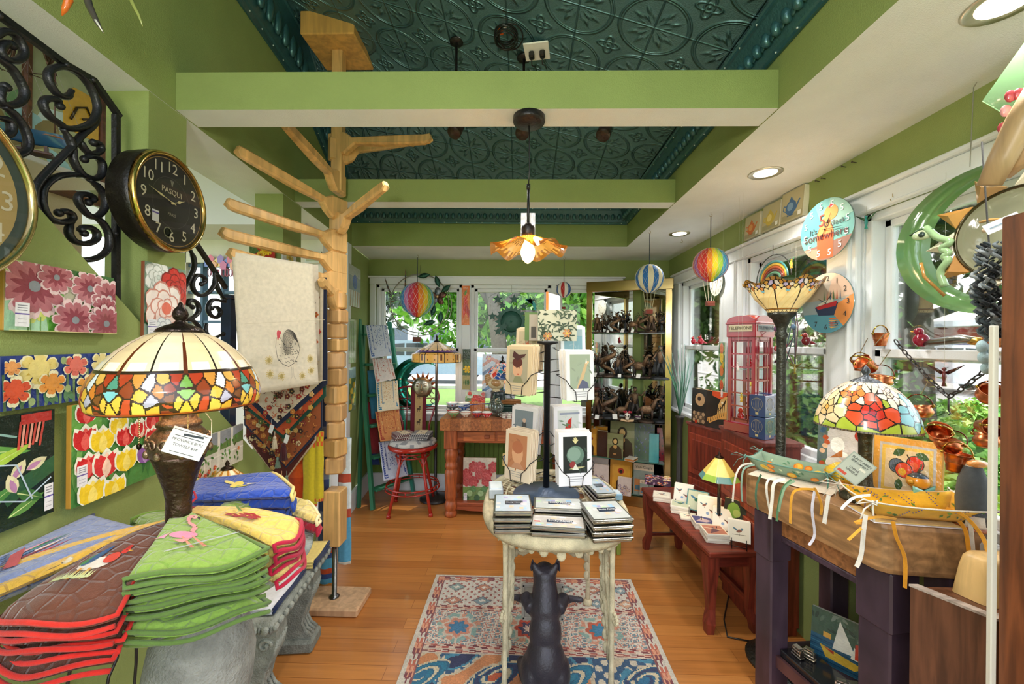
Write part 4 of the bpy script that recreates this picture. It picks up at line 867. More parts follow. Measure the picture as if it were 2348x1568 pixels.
# ================= CLOCKS
def clock(label,M,r,face,rim,case,nums,k,depth,extra=None,name='wall_clock',skip=()):
 t=thing(name,label,'clock',M=M)
 m=MB(RX(PI/2)); m.lathe([(0,-depth),(r*.93,-depth),(r*.97,-depth*.9),(r*1.0,-depth*.3),(r*.99,-.006),(r*.95,0),(0,-.001)],case,56); part('case',m,'iron',t)
 m=MB(RX(PI/2)); m.lathe([(r*.90,.0),(r*.91,.010),(r*.945,.014),(r*.975,.010),(r*1.0,-.002),(r*.96,-.004),(r*.90,-.002)],rim,64,cap=False); part('bezel',m,'brass',t)
 m=MB(); m.lathe([(0,.002),(r*.91,.002)],face,56,M=RX(PI/2),cap=False)
 for i,tx in enumerate(nums):
  if i in skip: continue
  a=PI/2-2*PI*(i+1)/12; m.text(tx,r*.3,k,T(r*.70*math.cos(a),-.0035,r*.70*math.sin(a)))
 if extra: extra(m,r)
 part('dial',m,'paper',t,fix=False)
 return t
def hand(t,ang,l,w_,k,y,r):
 m=MB(RY(ang)); m.prism([(-w_*.4,-l*.12),(w_*.4,-l*.12),(w_*.3,l*.35),(w_*1.2,l*.5),(w_*.3,l*.72),(0,l),(-w_*.3,l*.72),(-w_*1.2,l*.5),(-w_*.3,l*.35)],y-.001,y,k); m.ball((0,y,0),w_*1.2,k,8,6); part('hand',m,'plastic',t)
N12=[str(i) for i in range(1,13)]
p=PL(392,466,.085); rC=.166
def pasq(m,r):
 m.lathe([(r*.5,.0028),(r*.505,.0028)],'6a6660',40,M=RX(PI/2),cap=False); m.lathe([(r*.86,.0028),(r*.875,.0028)],'a8854a',48,M=RX(PI/2),cap=False)
 m.text('PASQUI',r*.16,'cfc4a8',T(-.0*r,-.0035,r*.22)); m.text('PARIS',r*.09,'9a9484',T(0,-.0035,-r*.24)); m.lathe([(0,.003),(r*.09,.003)],'2c3430',16,M=T(-r*.1,0,-r*.62)@RX(PI/2)); m.lathe([(r*.09,.0032),(r*.11,.0032)],'8a8a70',16,M=T(-r*.1,0,-r*.62)@RX(PI/2),cap=False)
 m.box((-r*.42,-.004,-r*.38),(r*.16,.001,r*.22),'ececf2'); m.box((-r*.42,-.0048,-r*.32),(r*.16,.0006,r*.03),'6a5aa8')
 for a in (-.3,0,.3): m.tube([(0,-.0035,r*.34),(r*.12*math.sin(a),-.0035,r*.46)],.0012,'9a9484',4)
t=clock('black cased round wall clock with cream numerals on the first green pillar',T(*p)@RZ(WROT),rC,'332f2d','c9a45c','18140f',N12,'e4dcc4',.075,pasq)
hand(t,R(66),.062,.004,'e8d8a0',-.006,rC); hand(t,R(-77),.105,.003,'e8d8a0',-.0075,rC)
m=MB(RX(PI/2)); m.lathe([(0,.018),(rC*.5,.0165),(rC*.9,.012)],'ffffff',40,cap=False); part('glass',m,'pane_glass',t)
p=Vector((-1.135,.715,EYE+.30))
def shipf(m,r):
 for q,k in ((.8,'c9b07a'),(.62,'b8935a'),(.5,'d8b878')): m.lathe([(0,.0025+.0005*(1-q)),(r*q,.0025+.0005*(1-q))],k,40,M=RX(PI/2),cap=False)
t=clock('large pale gold rimmed clock cut by the left edge of the picture',T(*p)@RZ(WROT),.205,'4a5a5c','d0bd8a','cbb98c',N12,'ece6d4',.05,shipf)
m=MB(RX(PI/2)); m.lathe([(0,.022),(.1,.02),(.185,.012)],'ffffff',40,cap=False); part('glass',m,'pane_glass',t)
# ================= WROUGHT IRON BRACKETS
def iron(label,bars,scr,ox,oy,s,off,w1=.011,w2=.0065):
 P0=PL(ox+scr[0][0][0]/s,oy+scr[0][0][1]/s,off); t=thing('iron_bracket',label,'ironwork',tuple(P0))
 for b in bars:
  m=MB(); m.tube([PL(ox+x/s,oy+y/s,off) for x,y in b],w1,'1b1b1d',4,up=(1,.115,0)); part('bar',m,'iron',t,world=True)
 for q in scr:
  m=MB(); o=smooth([PL(ox+x/s,oy+y/s,off) for x,y in q]); n=len(o); m.tube(o,[w2*(1.25 if 2<i<n-3 else .9) for i in range(n)],'1d1d20',8,flat=1.5,up=(1,.115,0)); m.ball(tuple(o[-1]),w2*1.7,'1d1d20',8,6); part('scroll',m,'iron',t,world=True)
 m=MB()
 for b in bars:
  for x,y in b[1:-1]: m.ball(tuple(PL(ox+x/s,oy+y/s,off+.008)),.006,'2a2a2c',8,6)
 if len(m.v): part('rivets',m,'iron',t,world=True)
iron('black wrought iron scroll bracket filling the opening left of the first pillar',[[(-300,-140),(0,95),(400,390),(560,480),(715,700)],[(695,690),(695,1000),(695,1400),(695,1830)]],
 [[(430,540),(400,580),(340,560),(290,480),(300,420),(380,400),(470,440),(540,520),(580,620),(575,690),(540,740),(470,768),(400,768),(350,735),(300,700),(265,650),(260,610),(290,590),(340,600),(360,635)],
 [(585,640),(565,740),(490,810),(430,880),(330,980),(240,1080),(205,1150),(215,1250),(280,1370)],
 [(375,770),(420,840),(435,900),(440,960),(490,1040),(560,1070),(605,1050),(615,990),(590,950),(540,935),(505,955)],
 [(470,820),(490,870),(530,915),(575,920),(605,895),(590,860),(560,855)],
 [(525,1060),(430,1045),(330,1065),(260,1130),(255,1230),(300,1310),(370,1330),(430,1315),(425,1280),(390,1265),(352,1275)],
 [(530,1075),(590,1120),(630,1190),(620,1260),(570,1300),(520,1280),(470,1210),(480,1165),(540,1170),(560,1195),(530,1213)],
 [(440,1310),(410,1380),(440,1440),(510,1460),(570,1440),(580,1400),(555,1370),(510,1360),(485,1375),(505,1398)],
 [(550,1290),(610,1330),(650,1400),(650,1480),(610,1530),(540,1555),(460,1550),(400,1500)],
 [(-60,250),(0,195),(50,190),(100,220),(140,290),(135,340),(90,365),(30,350),(0,300),(30,260),(70,270)],
 [(-30,340),(60,400),(110,470),(145,540),(140,590),(100,625),(40,630),(0,600),(5,540),(35,520)],
 [(20,640),(80,680),(140,760),(170,840),(160,900),(110,930),(60,935)],[(-30,700),(50,720),(70,760),(60,800),(0,830)]],0,0,2.613,-.03)
iron('black iron scroll bracket behind the wall clock, in front of the next room window',[[(120,660),(180,760),(330,985),(400,1090)]],
 [[(120,790),(150,860),(150,940),(110,1030),(70,1110)],[(310,960),(312,1060),(260,1130),(200,1150),(150,1110),(140,1040),(180,990),(230,1010),(235,1045),(210,1060)],
 [(70,1250),(60,1290),(100,1335),(160,1310),(190,1260),(170,1200),(120,1185),(105,1215),(140,1240)],[(320,1000),(340,1100),(390,1180)],[(395,1200),(300,1183),(262,1240),(280,1300),(330,1320),(358,1280),(330,1240),(290,1250)],
 [(90,1340),(150,1350),(200,1420),(190,1500),(150,1540)],[(250,1370),(245,1440),(300,1480),(380,1450)]],400,340,3.406,-.03,.011,.006)
m=MB(); p=PL(524,800,-.1); m.box((0,0,0),(.05,.05,1.75),'22344f',.004); m.box((0,0,.885),(.055,.055,.02),'22344f',.004); solo('dark_post',m,'gloss','dark navy square post left of the rooster tea towel','post',(p.x,p.y,.875))
# ================= NEXT ROOM GLIMPSES
def bx(name,label,cat,fn,M,m='paint'):
 mb=MB(); fn(mb); return solo(name,mb,m,label,cat,M=M)
t=thing('framed_mirror','brown framed picture of blue and green glass high on the next room wall','picture',M=T(-2.04,1.38,2.5)@RZ(PI/2)); m=MB()
for c,d in (((0,0,.3),(1.0,.03,.04)),((0,0,-.3),(1.0,.03,.04)),((.5,0,0),(.04,.03,.6)),((-.5,0,0),(.04,.03,.6)),((.2,0,0),(.03,.03,.6))): m.box(c,d,'6a4028',.006)
part('frame',m,'wood_x',t); m=MB(); A=Art(m,-.5,-.3,1,.6,0,.0005); A.rect(0,0,1,1,'a8b08a'); rg=random.Random(9)
for i in range(40): A.leaf(rg.random(),rg.random(),.3,.14,rg.uniform(0,6),['9fd0dc','c8c890','6f9a6a','cfe4e8','8a7a4a','4f7a7a'][i%6])
part('picture',m,'gloss',t,fix=False)
t=thing('model_ship','model sailing ship with a dark blue hull and rigging','model ship',M=T(*P(62,330,1.3))@RZ(.7)@Matrix.Diagonal((.62,.8,.85,1))); m=MB()
m.grid(lambda u,v:((u-.5)*.34*(1-.15*v),(v-.5)*.06*math.sin(PI*min(1,max(.02,u)))**.6,abs(v-.5)**1.6*.16+.02*abs(u-.5)),16,10,'1f4a6a'); part('hull',m,'gloss',t)
m=MB(); m.slab([(-.15,-.02),(.1,-.024),(.17,0),(.1,.024),(-.15,.02)],.045,.05,'8a5a34'); part('deck',m,'wood_x',t)
for x in(-.1,.0,.1):
 m=MB(); m.tube([(x,0,.045),(x,0,.34)],.0035,'5a3a24',6); m.tube([(x,-.05,.2),(x,.05,.2)],.0025,'5a3a24',5); m.tube([(x,-.04,.28),(x,.04,.28)],.002,'5a3a24',5); part('mast',m,'wood_z',t)
m=MB();
for x in(-.1,.0,.1):
 for s in(-.12,.12): m.tube([(x,0,.33),(x+s,0,.05)],.0008,'8a8478',3)
part('rigging',m,'fabric',t); m=MB(); m.box((0,0,-.03),(.2,.06,.012),'4a2c1c',.003);
for x in(-.07,.07): m.box((x,0,-.012),(.012,.03,.03),'4a2c1c')
part('stand',m,'wood_x',t)
m=MB(); m.box((0,0,0),(.5,.42,.02),'e4e0d8',.003); q=P(62,330,1.3); solo('wall_shelf',m,'white_paint','white shelf under the model ship in the next room','shelf',M=T(q.x-.18,q.y,q.z-.052)@RZ(PI/2))
t=thing('yellow_sign','yellow carved sign seen behind the iron scrolls','sign',M=T(*PX(188,262,-2.035))@RZ(PI/2)@Matrix.Diagonal((.8,1,.8,1))); m=MB(); m.prism([(-.09,-.12),(.09,-.12),(.09,.06),(.04,.13),(-.04,.13),(-.09,.06)],0,.015,'dba82a'); part('board',m,'gloss',t); m=MB(); m.tube([(-.06,-.003,-.06),(-.03,-.004,.02),(.02,-.004,.05),(.05,-.003,.0),(.0,-.004,-.03)],.006,'3a2c14',6); part('ornament',m,'iron',t)
m=MB(); rg=random.Random(1)
for i in range(14):
 a=i*.9; m.tube([(0,0,.1),(.08*math.cos(a),.08*math.sin(a),.02+.03*math.sin(i)),(.15*math.cos(a+.5),.15*math.sin(a+.5),-.06+.05*math.cos(i*2)),(.11*math.cos(a+.9),.11*math.sin(a+.9),-.1)],[.007,.006,.005,.002],'5a4436',5)
m.tube([(0,0,.1),(0,0,.35)],.006,'4a382c',6); solo('metal_chandelier',m,'bronze','tangled brown metal chandelier in the next room, top left','chandelier',(-1.72,1.25,2.58))
m=MB();
for i in range(12):
 for j in range(3): m.tube([(.05*i,.03*j,0),(.05*i+.02,.03*j+.03,.03),(.05*i+.05,.03*j,.05)],.006,'3a2f2a',5)
solo('dark_hanging_garland',m,'iron','dark ridged garland hanging under the next room ceiling by the clock','garland',(-2.05,2.3,2.84))
t=thing('stained_tulip_panel','colourful stained glass tulip panel hung over the next room window','sun catcher',M=T(-2.50,3.27,2.14)); m=MB(); rg=random.Random(5)
for i in range(11):
 k=['3a5fc0','d8302c','e89a30','f0c83c','7a4aa0','c83a6a'][i%6]; x=-.14+i*.028; z=.05+.03*math.sin(i*2.1); m.prism([(x-.022,z-.03),(x+.022,z-.03),(x+.03,z+.02),(x,z+.045),(x-.03,z+.02)],-.004*(i%3),-.004*(i%3)+.003,k)
part('blooms',m,'gloss',t); m=MB()
for i in range(9): m.tube([(-.12+i*.03+.012*math.cos(a),-.003,-.03+.035*math.sin(a)) for a in [2*PI*q/10 for q in range(10)]],.004,['8a2a4a','c04a6a'][i%2],5,closed=True)
part('border',m,'gloss',t)
for i,(pts,k,l) in enumerate(([[(150,-30),(158,0),(148,22),(142,36)],'d2691e','orange'],[[(190,-40),(205,15),(222,50),(237,75)],'4a4440','black and white'],[[(285,-40),(305,10),(318,35),(327,60)],'9aa05a','olive green'])):
 m=MB(); q=[P(x,y,.95+.05*i) for x,y in pts]; m.tube(q,[.009,.0085,.006,.0012] if i!=2 else [.006,.005,.004,.001],k,8);
 if i==1: m.tube([q[2]+Vector((.003,-.006,0)),q[3]],[.003,.001],'e8e4dc',6)
 q0=q[0]; solo('carved_tail',m,'gloss','%s carved tail tip hanging from the ceiling at the top left corner'%l,'ornament',tuple(q0),world=True)
 m=MB(); m.tube([q0,q0+Vector((0,0,2.39-q0.z if q0.z<2.39 else .25))],.001,'d8d4c8',4); solo('hanging_thread',m,'fabric','thin thread holding the %s carved tail at the top left'%l,'thread',tuple(q0),world=True)
# ================= BENCH
t=thing('stone_bench','grey concrete garden bench with a carved egg edge and scrolled legs','bench',M=T(-1.145,1.80,0)@RZ(LROT)); bench=t
m=MB(); m.box((0,0,.425),(.31,.60,.045),'8f938c',.012); m.box((0,0,.396),(.28,.57,.03),'858982',.008); part('seat_slab',m,'stone',t)
m=MB()
for i in range(14): y=-.28+i*.043; m.ball((.158,y,.424),(.011,.017,.016),'9a9e96',8,6); m.ball((.158,y+.0215,.424),(.008,.004,.017),'7c807a',6,4)
for i in range(7): x=-.13+i*.043; m.ball((x,-.302,.424),(.017,.011,.016),'9a9e96',8,6); m.ball((x+.0215,-.302,.424),(.004,.008,.017),'7c807a',6,4)
part('carved_edge',m,'stone',t)
for y in(-.18,.19):
 m=MB(); S=[(-.13,.38),(.13,.38),(.135,.33),(.12,.27),(.085,.2),(.07,.14),(.085,.1),(.12,.075),(.125,.06),(-.125,.06),(-.12,.075),(-.085,.1),(-.07,.14),(-.085,.2),(-.12,.27),(-.135,.33)]
 m.prism(S,y-.045,y+.045,'8a8e86'); m.box((0,y,.03),(.27,.13,.06),'868a82',.01)
 for s in(-1,1):
  for yy in(-.046,.046): m.tube([(s*(.09+.028*math.cos(a)*(1-a/9)),y+yy,.31+.028*math.sin(a)*(1-a/9)) for a in [q*.5 for q in range(16)]],.007,'9a9e96',6)
  for yy in (-.035,-.012,.012,.035): m.tube([(s*.134,y+yy,.33),(s*.121,y+yy,.27),(s*.087,y+yy,.2),(s*.073,y+yy,.14),(s*.09,y+yy,.1),(s*.122,y+yy,.072)],.0085,'92968e',6)
 part('leg',m,'stone',t)
m=MB()
def fw(dx,dy,k,z0,n,w_,l):
 for i in range(n): m.grid(lambda u,v:(dx+(u-.5)*w_,dy+(v-.5)*l,z0+.012*i+.004*math.sin(6*v+i)),8,8,k,th=.009); m.tube([(dx+w_/2,dy-l/2+l*q/8,z0+.012*i+.004*math.sin(6*q/8+i)-.004) for q in range(9)],.006,'1f2c50',6)
fw(0,0,'e4e4ec',.013,2,.26,.30); solo('folded_towel',m,'fabric','white quilted towel with navy trim folded on the stone bench','towel',M=T(-1.13,1.70,.449)@RZ(LROT))
m=MB(); fw(0,0,'e8cf7c',.013,3,.18,.2); solo('folded_towel',m,'fabric','yellow folded towel with navy trim at the far end of the stone bench','towel',M=T(-1.09,1.975,.449)@RZ(LROT))
def panel_lamp(label,loc,r,h,z0,base_k,cols,foot,nside=8,rz=0):
 t=thing('small_table_lamp',label,'lamp',loc,rz)
 m=MB(); m.lathe([(0,0),(foot,0),(foot*.95,.01),(foot*.3,.025),(.01,.05),(.008,z0)],base_k,20); m.tube([(0,0,z0-.01),(0,0,z0+h+.01)],.004,base_k,8); part('lamp_base',m,'bronze',t)
 def cf(u,v):
  k=u*nside; f=k-math.floor(k); e=min(f,1-f)
  if e<.035: return '2a1c12'
  return cols(f,v,int(k))
 mb=MB(); n=nside*10; pr=[(.018+(r-.018)*i/20,z0+h-h*i/20) for i in range(21)]
 def wob(a,rr,z,i): k=(a/(2*PI)*nside)%1; return rr*math.cos(PI/nside)/math.cos((k-.5)*2*PI/nside),z
 mb.lathe(pr,'ffffff',n,cf=cf,wob=wob,cap=False); part('glass_shade',mb,'lit_glass',t)
 m=MB(); m.lathe([(.024,z0+h-.004),(.02,z0+h+.004),(.006,z0+h+.01),(.009,z0+h+.018),(.004,z0+h+.028),(0,z0+h+.034)],'3a2a22',12); part('finial',m,'bronze',t)
 bulb('lamp_bulb',t,(0,0,z0+h*.35),.5); return t
panel_lamp('small lamp with a cream and amber panel shade glowing behind the towels',(-1.19,1.585,.4485),.075,.05,.53,'3a2a22',lambda f,v,k:'f6dca8' if .18<f<.82 and not .45<v<.48 else 'c9832c',.04)
for i,(pts) in enumerate(([(135,1478),(150,1510),(160,1540),(155,1568),(150,1640)],[(275,1470),(268,1510),(250,1550),(240,1600)],[(313,1470),(312,1520),(308,1568),(300,1640)],[(350,1500),(352,1510),(358,1525),(400,1560)])):
 m=MB(); q=[PL(x,y,.06+.02*i) for x,y in pts]; q=[PL(pts[0][0],pts[0][1]-60,.06+.02*i)]+q; m.tube(q,.004,'2a2624',6); solo('lamp_cord',m,'plastic','black lamp cord hanging below the round table, %s from the left'%['first','second','third','fourth'][i],'cord',tuple(q[0]),world=True)
# ================= WOODEN DISPLAY TREE
PXc,PYc=-1.088,2.31
t=thing('display_rack','tall pale wooden display tree with radiating arms from floor block to ceiling block','display rack',(PXc,PYc,0)); W1='dcae70'
m=MB(); m.box((.0,.0,.0225),(.36,.22,.045),'c9a27c',.008); part('base_block',m,'pale_wood',t,'reddish oak base block')
m=MB(); m.lathe([(.028,.045),(.03,.05),(.02,.058),(.014,.06),(.014,.40)],'77797c',16); part('steel_rod',m,'metal',t,'grey steel rod')
m=MB(); m.box((0,0,.52),(.10,.10,.32),W1,.006); part('lower_post',m,'pale_wood',t)
zp=lambda py: EYE+(784-py)/F*PYc
m=MB(); m.box((0,0,(zp(440)+3.24)/2),(.062,.062,3.24-zp(440)),W1,.006); part('upper_post',m,'pale_wood',t)
m=MB(); m.box((0,0,3.30),(.30,.30,.13),'d4a058',.006); part('ceiling_block',m,'pale_wood',t)
ys=[1090,1052,1010,970,930,888,848,810,780,745,712,672]
for i in range(len(ys)-1):
 za,zb_=zp(ys[i]),zp(ys[i+1]); rz=[.2,-.3,.5,.1,-.4,.0,.3,-.2,.15,-.1,.25][i]
 m=MB(T(0,0,(za+zb_)/2)@RZ(rz)); m.box((0,0,0),(.098,.10,zb_-za-.002),['cfa06a','d8a868','c99a62'][i%3],.010); part('arm_block',m,'pale_wood',t)
def arm(zroot,tip,w_=.05,h_=.085):
 tip=Vector(tip)-Vector((PXc,PYc,0)); d=Vector((tip.x,tip.y,0)); L_=d.length; a=math.atan2(d.y,d.x); dz_=tip.z-zroot
 prof=[(-.05,-h_*.75),(.05,-h_*.75),(.085,-h_*.45),(.12,-h_*.12+dz_*.18),(L_*.5,dz_*.5-.024),(L_-.03,dz_-.028),(L_,dz_-.022),(L_+.014,dz_+.004),(L_+.004,dz_+.026),(L_-.03,dz_+.024),(L_*.5,dz_*.5+.028),(.10,h_*.35+dz_*.12),(.05,h_*.75),(-.05,h_*.75)]
 m=MB(RZ(a)); top=[(x,z+zroot) for x,z in prof]
 for s,ws in ((0,1),):
  n=len(top); vs=[];
  for yy,k in ((-w_/2,0),(-w_/2+.012,1),(w_/2-.012,1),(w_/2,0)):
   for i,(x,z) in enumerate(top):
    cx,cz=L_*.4,zroot+dz_*.4; e=0 if k else .010
    f=1-e/ max(.03,math.hypot(x-cx,z-cz)); tz_=.72 if x>L_*.6 else 1
    vs.append((x,yy*tz_,z+(0 if k else (-.008 if z>zroot+dz_*x/L_ else .008))))
  fs=[tuple(range(n)),tuple(range(4*n-1,3*n-1,-1))]
  for q in range(3): fs+=[(q*n+i,(q+1)*n+i,(q+1)*n+(i+1)%n,q*n+(i+1)%n) for i in range(n)]
  m.push(vs,fs,W1)
 part('arm',m,'pale_wood',t)
for zr,(a,b,Y) in ((zp(420),(655,287,1.80)),(zp(480),(548,348,1.78)),(zp(515),(882,428,2.0)),(zp(555),(525,468,1.76)),(zp(605),(512,535,1.72)),(zp(650),(530,582,1.75)),(zp(322)-.02,(985,318,2.2)),(zp(345),(950,328,2.62))):
 arm(zr,P(a,b,Y))
arm(zp(690),P(738,648,2.09))
rack=t
def sheet(name,label,cat,pts,k,mm='fabric',cf=None,fold=.0,nf=3,nu=20,nv=20,th=.003,group=None,extra=None,parts=None):
 A,B,Cc,D=[Vector(p) for p in pts]
 nrm=(B-A).cross(D-A).normalized()
 t=thing(name,label,cat,tuple((A+B)/2),group=group)
 f=lambda u,v:(A*(1-u)+B*u)*(1-v)+(D*(1-u)+Cc*u)*v+nrm*(fold*math.sin(nf*2*PI*u+v)*(.3+.7*v))
 m=MB(); m.grid(lambda u,v:tuple(f(u,v)),nu,nv,k,cf=cf,th=th); part('cloth',m,mm,t,world=True)
 return t,f,nrm
def onsheet(t,f,nrm,fn,name='embroidery',mm='fabric',s=1,off=.003):
 m=MB(); cnt=[0]
 def put(pts,k):
  cnt[0]+=1; m.push([tuple(f(u,v)+nrm*(s*(off+.00025*cnt[0]))) for u,v in pts],[tuple(range(len(pts)))],k)
 def line(pts,w_,k):
  for (a,b),(c,d) in zip(pts,pts[1:]):
   l=math.hypot(c-a,d-b) or 1; nx,ny=-(d-b)/l*w_/2,(c-a)/l*w_/2; put([(a+nx,b+ny),(c+nx,d+ny),(c-nx,d-ny),(a-nx,b-ny)],k)
 def disc(u,v,a,b,k,rot=0,n=12): put([(u+a*math.cos(q)*math.cos(rot)-b*math.sin(q)*math.sin(rot),v+a*math.cos(q)*math.sin(rot)+b*math.sin(q)*math.cos(rot)) for q in [2*PI*i/n for i in range(n)]],k)
 fn(put,line,disc); return part(name,m,mm,t,world=True,fix=False)
CRM='ded2bd'
Y1,Y2=1.74,1.98
t,f,nm=sheet('tea_towel','cream tea towel embroidered with a rooster and sunflowers on the rack arm','towel',[P(531,577,Y1),P(717,606,Y2+.06),P(729,880,Y2+.05),P(553,908,Y1+.03)],CRM,fold=.004,nf=1.5,th=.003)
def rst(put,line,disc):
 for i in range(11):
  s=i/10; q=smooth([(.56+.02*s,.73,0),(.54+.05*s,.61+.06*s,0),(.60+.03*s,.545+.07*s,0),(.70-.02*s,.575+.07*s,0),(.755-.06*s,.69-.02*s,0)]); line([(p.x,p.y) for p in q],.0045,'4a4642')
 pts=[(.40,.60),(.385,.67),(.40,.75),(.46,.80),(.54,.825),(.62,.80),(.68,.74),(.70,.69)]; line(pts,.005,'5a5652'); line([(.43,.585),(.47,.63),(.52,.68),(.60,.68)],.005,'5a5652')
 rg=random.Random(3)
 for i in range(70):
  u=.40+.26*rg.random(); v=.64+.15*rg.random()
  if v>.60+.5*abs(u-.42)*.3: line([(u,v),(u+.014,v+.006)],.004,'3c3a38')
 disc(.405,.575,.022,.030,'c8545c'); disc(.395,.60,.010,.020,'c04a52'); disc(.425,.565,.012,.012,'c8545c'); line([(.55,.825),(.55,.90),(.53,.92)],.006,'b9b0a0'); line([(.57,.825),(.575,.90),(.60,.92)],.006,'b9b0a0')
 for u,v in ((.27,.76),(.27,.86),(.40,.885),(.79,.775),(.79,.87),(.66,.90)):
  for i in range(14): a=i*.449; line([(u+.018*math.cos(a),v+.014*math.sin(a)),(u+.045*math.cos(a),v+.034*math.sin(a))],.006,'c9b06a')
  disc(u,v,.02,.017,'a8945a')
 line([(.02,.95),(.98,.96)],.003,'cfc2aa'); line([(.0,.50),(1,.47)],.003,'cdbfa6')
onsheet(t,f,nm,rst,s=-1 if nm.y>0 else 1)
m=MB(); A=P(531,577,Y1)+Vector((0,.03,.004)); B=P(717,606,Y2+.06)+Vector((0,.03,.004)); m.grid(lambda u,v:tuple((A*(1-u)+B*u)+Vector((.002,.025*v+.02,-.52*v*(1-.02*u)))),6,8,'d4c8b4',th=.003); part('back_fold',m,'fabric',t,world=True)
def banner(label,pts,Y,border,bw,inner,art,name='table_runner',dY=.0):
 W=[P(x,y,Y+dY*(x-560)/190) for x,y in pts]; t=thing(name,label,'table runner',tuple(W[0]),group='pointed tapestry runners on the rack')
 cx=sum(p.x for p in W)/len(W); cz=sum(p.z for p in W)/len(W)
 def shr(p,d): v=Vector((p.x-cx,0,p.z-cz)); return p-v*(d/ max(.01,v.length))
 m=MB(); n=len(W); m.push([tuple(p) for p in W]+[tuple(p+Vector((0,.006,0))) for p in W],[tuple(range(n)),tuple(range(2*n-1,n-1,-1))]+[(i,n+i,n+(i+1)%n,(i+1)%n) for i in range(n)],border); part('border',m,'fabric',t,world=True)
 I=[shr(p,bw) for p in W]; m=MB(); m.push([tuple(p-Vector((0,.002,0))) for p in I],[tuple(range(n))],inner)
 rg=random.Random(len(label)); y=min(p.y for p in W)
 def ins(p):
  c=False
  for i in range(n):
   a,b=I[i],I[(i+1)%n]
   if (a.z>p[1])!=(b.z>p[1]) and p[0]<(b.x-a.x)*(p[1]-a.z)/(b.z-a.z)+a.x: c=not c
  return c
 x0,x1=min(p.x for p in I),max(p.x for p in I); z0,z1=min(p.z for p in I),max(p.z for p in I); k=0
 for _ in range(art[0]):
  x=rg.uniform(x0,x1); z=rg.uniform(z0,z1)
  if not ins((x,z)): continue
  for d in ((.012,0),(-.012,0),(0,.012),(0,-.012)):
   if not ins((x+d[0],z+d[1])): break
  else:
   k+=1; c=art[1][k%len(art[1])]; yy=W[0].y+dY*0-.003-.0002*k
   if k%3==0:
    for q in range(5): a=q*1.257; m.ball((x+.009*math.cos(a),yy,z+.009*math.sin(a)),(.007,.0006,.007),c,6,4)
    m.ball((x,yy-.0006,z),(.004,.0006,.004),'d8b060',6,4)
   else:
    a=rg.uniform(0,6); m.tube([(x+.022*math.cos(a+q*.6)*q/4,yy,z+.022*math.sin(a+q*.6)*q/4) for q in range(5)],.0018,c,4)
 part('pattern',m,'fabric',t,world=True,fix=False); return t
def tassel(label,px,py,Y,k,l=.06,w_=.02):
 p=P(px,py,Y); m=MB(); m.tube([(0,0,.03),(0,0,0)],.0015,k,5); m.ball((0,0,-.004),(w_*.4,w_*.4,.01),k,10,6)
 m.lathe([(w_*.22,-.01),(w_*.4,-.018),(w_*.62,-l),(w_*.3,-l)],k,14)
 for i in range(12): a=i*.52; m.tube([(w_*.35*math.cos(a),w_*.35*math.sin(a),-.012),(w_*.66*math.cos(a),w_*.66*math.sin(a),-l-.004)],.0014,k,4)
 solo('tassel',m,'fabric',label,'tassel',tuple(p),group='tassels on the runners')
banner('navy bordered cream floral runner, frontmost of the pointed runners on the rack',[(585,640),(748,636),(750,880),(634,982),(575,925)],2.13,'23283f',.030,'dccbb0',(420,['a83a2c','c9683a','3c3428','6a2c24']))
banner('green bordered runner behind the navy bordered cream one',[(560,660),(744,650),(747,908),(650,1006),(560,935)],2.155,'1f4a3a',.020,'c9562f',(160,['e0b070','3a2a20','8a2c1c']))
banner('dark blue bordered rust fruit runner behind the green bordered one',[(556,700),(739,690),(739,982),(656,1073),(560,975)],2.18,'252a44',.012,'a0562f',(340,['d8a850','5a6a34','c9803a','3a2018','7a2018']))
banner('burgundy runner with a cream piped edge, rearmost and lowest of the pointed runners',[(566,760),(722,760),(724,1010),(646,1112),(563,1003)],2.205,'d0b492',.008,'5a2420',(300,['c9a05c','3a2a24','8a3a2c','d8c090']))
tassel('cream tassel on the runners below the rooster tea towel',630,1002,2.1,'dccbae'); tassel('dark burgundy tassel beside the cream one',650,1018,2.1,'4a1c22',.085,.03); tassel('sage green tassel below the cream one',637,1050,2.1,'7d9484',.05); tassel('peach tassel, lowest on the runners',646,1092,2.17,'d8a488',.06); tassel('grey green tassel beside the peach one',657,1092,2.17,'7d8f80',.06)
for (px,py,l) in ((622,975,'beside the cream tassel'),(657,998,'on the green bordered runner')):
 m=MB(); m.box((0,0,-.02),(.022,.001,.045),'ecebe6',M=RY(.3)); m.tube([(0,.0,.005),(0,.002,.03)],.0006,'e8e8e8',4); solo('price_tag',m,'paper','small white price tag '+l,'tag',tuple(P(px,py,2.1)))
def hang(label,x0,x1,y0,y1,Y,k,cf=None,rd=None,grp='cloths hanging low on the rack'):
 a=P(x0,y0,Y); b=P(x1,y0,Y); c=P((x0+x1)/2,y1,Y); r=(b.x-a.x)/2; cx=(a.x+b.x)/2; h=a.z-c.z
 m=MB(T(cx,Y,c.z)); m.lathe([(.2*r,0),(r*.95,.004),(r,.02)]+[(r*(1+.04*math.sin(i)),.02+(h-.03)*i/14) for i in range(1,15)],k,20,cf=cf,wob=lambda q,rr,z,i:(rr*(1+.12*math.cos(5*q+z*3)),z)); m.v=[(x,Y+(y-Y)*.45,z) for x,y,z in m.v]
 return solo('rolled_cloth',m,'fabric',label,'cloth',(cx,Y,c.z),group=grp,world=True)
yel=lambda u,v:'d8602c' if (v<.14 or v>.82) and math.sin(u*44)*math.sin(v*60)>-.1 else 'e8b83c' if v<.15 else 'cfb82c'
hang('orange red cloth hanging behind the yellow rolls',655,706,950,1176,2.27,'c4481c',cf=lambda u,v:'c4481c' if int(v*9)%4 else 'd85a22')
